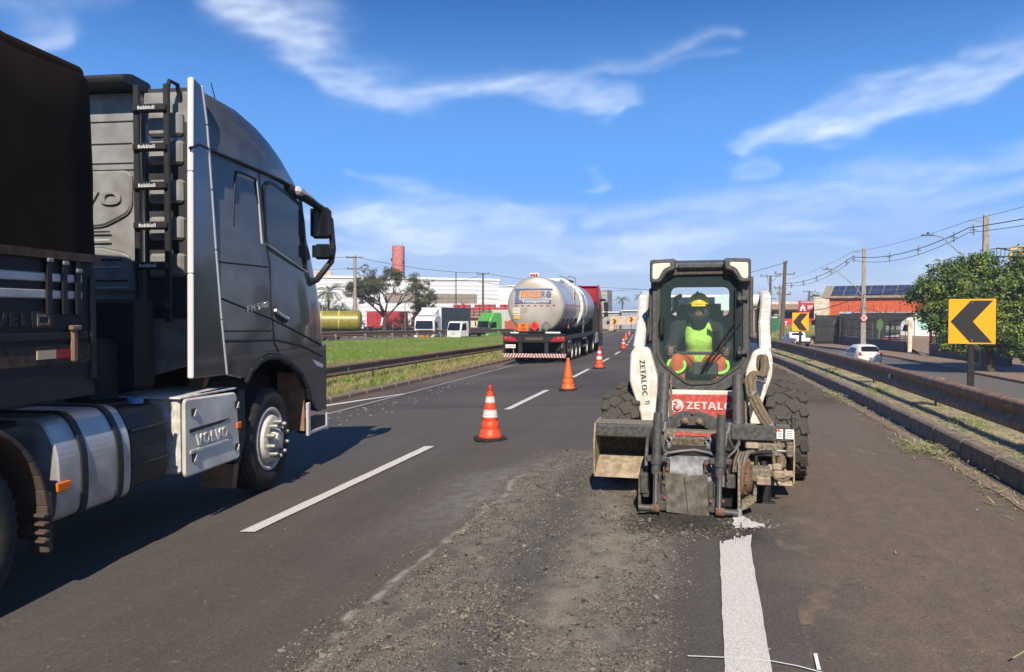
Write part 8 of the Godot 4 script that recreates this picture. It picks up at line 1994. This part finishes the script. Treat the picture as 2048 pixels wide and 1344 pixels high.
	letters("Copacol", 4.2, 1.0, "placard_red", bx, Transform3D(Basis(v3(0, 0, 1), v3(0, 1, 0), v3(-1, 0, 0)), v3(-1.262, 2.75, 8.2)), "lettering", 0.012)
	st = S(); box(st, v3(0, 0.85, 8.0), v3(1.0, 0.3, 12.0)); obj("chassis", st, "black", gt)
	for z in [10.5, 11.8, 13.1]:
		for s: float in [-1.0, 1.0]:
			st = S(); lathe(st, [v2(0, -0.3), v2(0.46, -0.3), v2(0.5, -0.2), v2(0.5, -0.05), v2(0.46, 0.0), v2(0.3, 0.0), v2(0, 0.02)], Transform3D(Basis(v3(0, 1, 0), v3(s, 0, 0), v3(0, 0, s)), v3(1.15 * s, 0.5, z)), 20); obj("wheel", st, "tyre", gt)
	# drinks depot: red sided lorries, stacks of red crates
	for q in [[-48.0, -112.0, 6.0, "red curtain sided lorry behind the bare tree"], [-41.2, -112.5, 5.0, "red curtain sided lorry with a bottle print right of the tree trunk"]]:
		var rt := thing("drinks_lorry", q[3], "lorry", v3(q[0], -1.6, q[1]), deg_to_rad(-12), "red drinks lorries")
		for k in 3:
			st = S(); box(st, v3(-q[2] / 3 + k * q[2] / 3, 2.3, 0), v3(q[2] / 3 - 0.06, 2.4, 2.3), 0.04); obj("curtain_bay", st, "crate_red", rt)
		st = S(); box(st, v3(0, 0.95, 0), v3(q[2], 0.25, 2.2)); box(st, v3(0, 3.56, 0), v3(q[2] + 0.1, 0.08, 2.3)); obj("frame", st, "dark_metal", rt)
		for x in [-1.6, 1.6]:
			st = S(); lathe(st, [v2(0, -0.3), v2(0.46, -0.3), v2(0.48, -0.1), v2(0.42, 0.0), v2(0, 0.02)], Transform3D(Basis(Vector3.RIGHT, PI / 2), v3(x, 0.48, 1.1)), 16); obj("wheel", st, "tyre", rt)
		st = S(); prism(st, pp([-0.4, 1.5, -0.25, 2.2, -0.1, 2.7, 0.1, 2.7, 0.2, 2.2, 0.3, 1.5]), 1.16, 1.18); obj("bottle_print", st, "sign_white", rt)
	var g0 := "stacks of red drinks crates in the yard"
	for k in 11:
		var x := -42.4 + k * 0.9; var hgt := 1 if k % 5 == 3 else 2
		var cs := thing("crate_stack", "%s crate stack from the left in the red topped row behind the parked lorries" % ["first", "second", "third", "fourth", "fifth", "sixth", "seventh", "eighth", "ninth", "tenth", "eleventh"][k], "crate stack", v3(x, -1.9, -128.0 - (k % 3) * 0.4), 0.0, g0)
		for r in 8:
			st = S(); box(st, v3(0, 0.35 + r * 0.5, 0), v3(0.82, 0.47, 0.8), 0.03); obj("crate", st, "crate_brown", cs)
		for r in hgt:
			st = S(); box(st, v3(0, 4.35 + r * 0.5, 0), v3(0.82, 0.47, 0.8), 0.03); obj("crate", st, "crate_red", cs)
	var sh2 := thing("loading_shed", "low shed with clay tiled roof and pale wall behind the lorries", "shed", v3(-33.5, -1.8, -118.0))
	st = S(); box(st, v3(0, 1.4, 0), v3(7.0, 2.8, 3.0)); obj("wall", st, "cream_wall", sh2)
	st = S(); prism(st, pp([-3.7, 2.8, 3.7, 2.8, 3.7, 3.0, -3.7, 3.0]), -1.8, 2.0); obj("roof", st, "clay_roof", sh2)
	# warehouses
	var wh := thing("white_warehouse", "long white warehouse with ribbed sheet walls behind the tree and poles", "warehouse", v3(-75.0, -1.6, -165.0), deg_to_rad(37.0))
	for k in 22:
		st = S(); box(st, v3(0, 0.3 + k * 0.5, 0.0), v3(62.0, 0.475, 0.2)); obj("sheet_course", st, "warehouse_grey" if k % 2 else "warehouse_white", wh)
	st = S(); box(st, v3(0, 5.4, -12.0), v3(61.9, 10.8, 23.6)); obj("inner_wall", st, "warehouse_white", wh)
	st = S(); box(st, v3(14.5, 6.9, 0.14), v3(22.0, 2.1, 0.12)); var vent := obj("vent_band", st, "block_tan", wh)
	for k in 14:
		st = S(); box(st, v3(4.0 + k * 1.6, 6.9, 0.22), v3(0.12, 2.0, 0.05)); obj("vent_slat", st, "placard_grey", vent)
	st = S(); box(st, v3(0, 11.4, -12.0), v3(62.4, 0.5, 24.6)); obj("roof", st, "warehouse_white", wh)
	st = S(); box(st, v3(-20.0, 12.0, -6.0), v3(24.0, 1.4, 12.0), 0.3); obj("raised_roof", st, "parapet", wh)
	var wh2 := thing("second_warehouse", "bright white warehouse gable right behind the tanker", "warehouse", v3(-53.0, -2.0, -226.0), deg_to_rad(8.0))
	st = S(); box(st, v3(0, 5.9, -10), v3(26.0, 11.8, 20.0)); obj("wall", st, "warehouse_white", wh2)
	st = S(); box(st, v3(0, 2.6, 0.1), v3(26.1, 5.2, 0.3)); obj("base_band", st, "warehouse_grey", wh2)
	st = S(); box(st, v3(0, 11.9, -10), v3(26.6, 0.4, 20.6)); obj("roof_edge", st, "warehouse_white", wh2)
	var tw := thing("water_tower", "tall pink cylindrical water tower rising above the warehouse", "water tower", v3(-84.8, -1.6, -205.7))
	st = S(); lathe(st, [v2(1.72, 0), v2(1.72, 15.6), v2(1.76, 15.65), v2(1.76, 15.9), v2(1.72, 15.95), v2(1.72, 21.9), v2(1.5, 22.0), v2(0, 22.05)], Transform3D(), 32); obj("shaft", st, "tower_pink", tw)
	st = S(); for k in 18: box(st, v3(1.80, 1.0 + k * 1.15, 0.3), v3(0.12, 0.06, 0.5)); box(st, v3(1.85, 11, 0.1), v3(0.05, 21, 0.05)); box(st, v3(1.85, 11, 0.5), v3(0.05, 21, 0.05))
	obj("ladder", st, "tower_brown", tw).set_meta("kind", "stuff")
	for k in 4:
		st = S(); tube(st, [v3(-1.4 + k * 0.9, 21.9, 0.3), v3(-1.4 + k * 0.9, 22.5 + (k % 2) * 0.5, 0.3)], 0.04, 5); obj("aerial", st, "dark_metal", tw)
	for y in [17.5, 18.2]:
		st = S(); box(st, v3(1.75 if y < 18 else -1.7, y, 0.6), v3(0.4, 0.9, 0.3), 0.05); obj("antenna_box", st, "dark_metal", tw)
	# poles and lines
	var pl := pole("concrete pole with two cross arms left of the bare tree", v3(-46.1, -1.7, -97.0), 10.9, "concrete", 0.24, "poles across the median"); crossarm(pl, 10.7, 2.6, -0.2, [-1.2, 0.2]); crossarm(pl, 9.2, 2.4, -0.2, [-1.1, 1.1])
	var q1 := pole("pale concrete pole in front of the white warehouse's vent band", v3(-41.9, -1.8, -113.5), 8.4, "concrete", 0.16, "poles across the median"); crossarm(q1, 8.3, 1.8, 0.0, [-0.8, 0.8])
	pole("slim dark mast in the middle of the warehouse wall", v3(-39.5, -1.8, -119.2), 10.0, "wood_pole", 0.10, "poles across the median")
	var q2 := pole("brown wooden pole near the right end of the white warehouse", v3(-35.4, -1.9, -120.2), 9.9, "wood_pole", 0.17, "poles across the median"); crossarm(q2, 9.75, 2.0, 0.0, [-0.9, 0.9])
	wire("power_cable", "highest cable over the parked lorries across the median", [v3(-62, 9.3, -80.0), v3(-46.1, 9.1, -97.0), v3(-35.4, 8.0, -120.2), v3(-14, 6.3, -150.0)], 0.5, 0.03, "cables across the median")
	wire("power_cable", "lower cable over the parked lorries across the median", [v3(-62, 7.8, -80.0), v3(-46.1, 7.6, -97.0), v3(-41.9, 6.7, -113.5), v3(-35.4, 7.8, -120.2)], 0.6, 0.025, "cables across the median")
	wire("power_cable", "long cable crossing before the warehouse roof line", [v3(-70, 5.6, -90.0), v3(-46.1, 5.3, -97.0), v3(-35.4, 4.2, -120.2), v3(-20, 3.6, -150.0)], 0.8, 0.025, "cables across the median")
	var slt := pole("curved street lamp beside the tree trunk", v3(-40.9, -1.6, -101.5), 4.4, "galvanised", 0.06, "")
	st = S(); tube(st, [v3(0, 4.3, 0), v3(0.2, 4.9, 0), v3(0.7, 5.2, 0), v3(1.2, 5.25, 0)], 0.04, 6); obj("lamp_arm", st, "galvanised", slt)
	# fence of the yard
	var yf := thing("yard_mesh_fence", "low mesh fence with concrete posts in front of the drinks depot", "fence", v3(-42.0, -1.6, -104.0), 0.0, "", true)
	for k in 14:
		st = S(); box(st, v3(-52.0 + k * 1.3, -0.7, -103.0 - k * 0.35), v3(0.12, 1.9, 0.12), 0.01); obj("fence_post", st, "concrete", yf)
	st = S()
	for y in [-1.2, -0.7, -0.2, 0.2]: tube(st, [v3(-52.0, y, -103.0), v3(-35.1, y, -107.6)], 0.012, 4)
	obj("fence_wire", st, "wire", yf).set_meta("kind", "stuff")
	var dk := thing("scrap_heap", "dark heap of pallets and scrap behind the mesh fence", "scrap heap", v3(-45.0, -1.6, -108.0))
	for k in 14:
		st = S(); box(st, v3(R(-5, 5), R(0.2, 1.0), R(-1, 1)), v3(R(0.6, 1.6), R(0.2, 0.9), R(0.5, 1.0)), 0.02, Basis(Vector3.UP, R(0, 3))); obj("pallet", st, "wood_bed" if k % 2 else "placard_grey", dk)
	st = S(); box(st, v3(-48.4, -0.5, -101.5), v3(2.0, 2.2, 0.3)); tag(obj("board_fence", st, "placard_grey"), "grey board at the foot of the concrete pole left of the tree", "board")
	# trees
	var g2 := [Color(0.085, 0.105, 0.025), Color(0.06, 0.07, 0.02), Color(0.12, 0.13, 0.04), Color(0.11, 0.09, 0.045)]
	var bt := thing("sparse_tree", "spreading sparse tree with bare twigs across the median, before the warehouse", "tree", v3(-43.4, -1.6, -100.3), 0.0, "", true)
	st = S(); var o := v3(-43.4, -1.7, -100.3)
	tube(st, [o, o + v3(0.05, 2.0, 0), o + v3(0.25, 3.2, 0)], [0.42, 0.32, 0.28], 10)
	var g := RandomNumberGenerator.new(); g.seed = 77
	var tips := []
	var branch := func(self_: Callable, p: Vector3, d: Vector3, l: float, r: float, n: int) -> void:
		var m := p + d * l * 0.5 + v3(g.randfn(), g.randfn(), g.randfn()) * l * 0.05; var e := p + d * l
		tube(st, [p, m, e], [r, r * 0.8, r * 0.62], 6 if n < 2 else 4, false)
		if n >= 4: tips.append(e); return
		for k in (3 if n < 2 else 2):
			var nd := (d + v3(g.randfn(), g.randfn() * 0.55 + 0.12, g.randfn()) * 0.55).normalized()
			self_.call(self_, e, nd, l * g.randf_range(0.62, 0.85), r * 0.6, n + 1)
		if n > 1: tips.append(e)
	for d in [v3(-0.8, 0.75, 0.1), v3(-0.25, 1, 0.3), v3(0.75, 0.8, -0.1), v3(0.3, 0.95, 0.4), v3(-0.5, 0.8, -0.5)]: branch.call(branch, o + v3(0.15, 2.7, 0), d.normalized(), 2.3, 0.16, 0)
	obj("trunk", st, "bark", bt)
	var blobs := []
	for k in tips.size():
		if (k * 7) % 10 < 8: blobs.append([tips[k], v3(0.55, 0.35, 0.55) * g.randf_range(0.6, 1.25)])
	leafy(bt, "crown", blobs, 7000, 0.095, g2, 51)
	var t5 := thing("round_tree", "green round tree hanging beside the pale pole, right of the sparse tree", "tree", v3(-39.5, -1.7, -106.0), 0.0, "", true)
	st = S(); tube(st, p3([-39.5, -1.8, -106.0, -39.5, 2.6, -106.0]), [0.16, 0.12], 8); obj("trunk", st, "bark", t5)
	leafy(t5, "crown", [[v3(-39.5, 3.4, -106.0), v3(1.6, 1.7, 1.5)], [v3(-38.6, 4.3, -106.0), v3(0.7, 0.7, 0.7)], [v3(-40.6, 2.8, -106.0), v3(0.9, 1.1, 0.9)]], 1300, 0.10, [Color(0.085, 0.10, 0.02), Color(0.055, 0.07, 0.016)], 52)
	var hd := thing("hedge_trees", "bushy dark green trees left of the concrete pole", "trees", v3(-50.0, -1.6, -100.0), 0.0, "", true)
	leafy(hd, "crowns", [[v3(-51.5, 1.4, -100.0), v3(2.6, 2.4, 2.0)], [v3(-48.6, 1.1, -100.0), v3(2.2, 2.0, 1.8)], [v3(-54.5, 1.8, -101), v3(2.4, 2.8, 2)], [v3(-43.0, 0.2, -106), v3(1.6, 1.4, 1.2)], [v3(-41.4, 1.2, -107), v3(1.3, 1.8, 1.2)]], 3400, 0.11, [Color(0.05, 0.075, 0.016), Color(0.035, 0.05, 0.012), Color(0.09, 0.09, 0.03)], 53)
	palm("tall palm seen just right of the lorry's mirror", v3(-53.6, -1.6, -104.0), 6.2, 3.0)
	palm("small palm in front of the warehouse wall between the poles", v3(-44.5, -1.8, -138.0), 4.6, 1.9)
	var tb := thing("tree_behind_tanker", "leafy tree just left of the tanker's round end", "tree", v3(-30.0, -1.9, -130.0), 0.0, "", true)
	st = S(); tube(st, p3([-30, -2, -130, -30, 3, -130]), [0.2, 0.14], 8); obj("trunk", st, "bark", tb)
	leafy(tb, "crown", [[v3(-29.8, 3.2, -130), v3(2.6, 2.8, 2.4)], [v3(-31.4, 2.4, -130), v3(1.4, 1.6, 1.4)]], 1500, 0.13, [Color(0.06, 0.09, 0.02), Color(0.04, 0.06, 0.015)], 54)
	# far end of the road: parapet, grey halls, palms, chevrons of the other carriageway
	var fh := thing("grey_hall", "tall grey green hall beyond the tanker's cab", "building", v3(-31.0, -2.0, -206.0))
	st = S(); box(st, v3(0, 5.0, -5), v3(7.4, 10.0, 10.0)); obj("wall", st, "far_grey", fh)
	for k in 9:
		st = S(); box(st, v3(0, 0.8 + k * 1.1, 0.03), v3(7.42, 0.05, 0.06)); obj("sheet_line", st, "block_tan", fh)
	st = S(); box(st, v3(-4.4, 4.8, -3), v3(1.4, 9.8, 8)); obj("white_annex", st, "warehouse_white", fh)
	var fl := thing("low_sheds", "row of low grey blue sheds under the distant palms", "sheds", v3(-20.0, -2.0, -200.0))
	for q in [[-6.5, 4.0, 7.0, "far_grey"], [0.5, 4.4, 6.0, "far_blue"], [6.5, 4.0, 5.5, "far_blue"], [12.5, 3.7, 6.0, "far_grey"]]:
		st = S(); box(st, v3(q[0], q[1] / 2, 0), v3(q[2], q[1], 8)); var wll := obj("shed", st, q[3], fl)
		st = S(); box(st, v3(q[0], q[1] + 0.15, 0.2), v3(q[2] + 0.2, 0.3, 8.4)); obj("roof", st, "warehouse_grey", fl)
		st = S(); box(st, v3(q[0] + 1.0, 1.6, 4.02), v3(1.2, 0.9, 0.05)); obj("window", st, "glass_dark", fl)
	var fo := thing("low_shop", "low shop with dark opening and white canopy beyond the tanker cab", "building", v3(-32.0, -2.0, -175.0))
	st = S(); box(st, v3(0, 2.1, -3), v3(10.0, 4.2, 6.0)); obj("wall", st, "cream_wall", fo)
	st = S(); box(st, v3(1.5, 1.6, 0.03), v3(4.0, 1.6, 0.06)); obj("opening", st, "dark_metal", fo)
	st = S(); box(st, v3(0.5, 2.8, 0.8), v3(8.0, 0.25, 1.8)); obj("canopy", st, "warehouse_white", fo)
	var pr := thing("bridge_parapet", "pale pink concrete parapet of the flyover ahead", "parapet", v3(-16.0, -2.0, -170.0), 0.0, "", true)
	for k in range(1, 9):
		var a := v3(-25.0 + k * 3.3, -1.2 + 0.14 * k, -166.0 - k * 1.5); st = S(); beam(st, a + v3(0, 1.2, 0), a + v3(3.28, 1.34, -1.5), 0.35, 1.9, 0.04); obj("parapet_block", st, "parapet", pr)
	st = S(); box(st, v3(-21.6, -1.2, -172.0), v3(1.6, 1.6, 1.0), 0.1); tag(obj("rail_end_block", st, "parapet"), "pale concrete end block where the median guardrails meet", "concrete block")
	var cg := [["first yellow chevron sign pointing right, just beyond the tanker cab", -18.0, 0.15, -125.0], ["second yellow chevron sign pointing right, on the far bend", -16.9, 0.45, -137.0], ["third, smallest yellow chevron sign, at the pale parapet", -15.2, 0.75, -148.0]]
	for q in cg: chevron(q[0], v3(q[1], q[2] - 0.6, q[3]), 0.8, 0.95, -0.1, 1.4, false)
	palm("left one of two distant palms above the grey sheds", v3(-25.2, -2.0, -221.0), 7.6, 2.7); palm("right one of two distant palms above the grey sheds", v3(-19.8, -2.0, -221.0), 8.4, 2.9)
	var ft := thing("tree_clump", "small dark trees right of the distant palms", "trees", v3(-14.0, -2.0, -225.0))
	leafy(ft, "crowns", [[v3(0, 4.4, 0), v3(1.5, 1.6, 1.5)], [v3(3.2, 4.2, 0), v3(1.6, 1.8, 1.5)], [v3(7, 3.6, 0), v3(2.4, 1.8, 1.5)]], 700, 0.22, [Color(0.05, 0.085, 0.03), Color(0.035, 0.06, 0.022)], 56)
	var lpo := pole("grey lamp pole in front of the grey hall", v3(-24.0, -1.9, -160.0), 7.0, "concrete", 0.14, "poles across the median"); crossarm(lpo, 6.9, 1.6, 0.0, [-0.7])
	# low wooded ridge at the horizon
	st = S(); sgroup += 1; st.set_smooth_group(sgroup)
	for k in 60:
		var xa := -900.0 + k * 30.0; var hh := func(x: float) -> float: return 3.0 + 3.5 * sin(x * 0.013) + 2.0 * sin(x * 0.041 + 1.0)
		quad(st, v3(xa, -3, -780), v3(xa + 30, -3, -780), v3(xa + 30, hh.call(xa + 30), -900), v3(xa, hh.call(xa), -900))
	struct(obj("hills", st, "far_ground"))
func cc_emblem(vw: Node3D) -> void:
	var cc := []
	for k in 16: cc.append(v2(0.10 * cos(k * TAU / 16), 0.85 + 0.10 * sin(k * TAU / 16)))
	var st := S(); ring(st, cc, inset(cc, 0.02), -0.075, -0.09); prism(st, pp([-0.07, 0.91, -0.045, 0.91, 0.0, 0.80, 0.045, 0.91, 0.07, 0.91, 0.01, 0.765, -0.01, 0.765]), -0.075, -0.088); obj("round_emblem", st, "galvanised", vw)
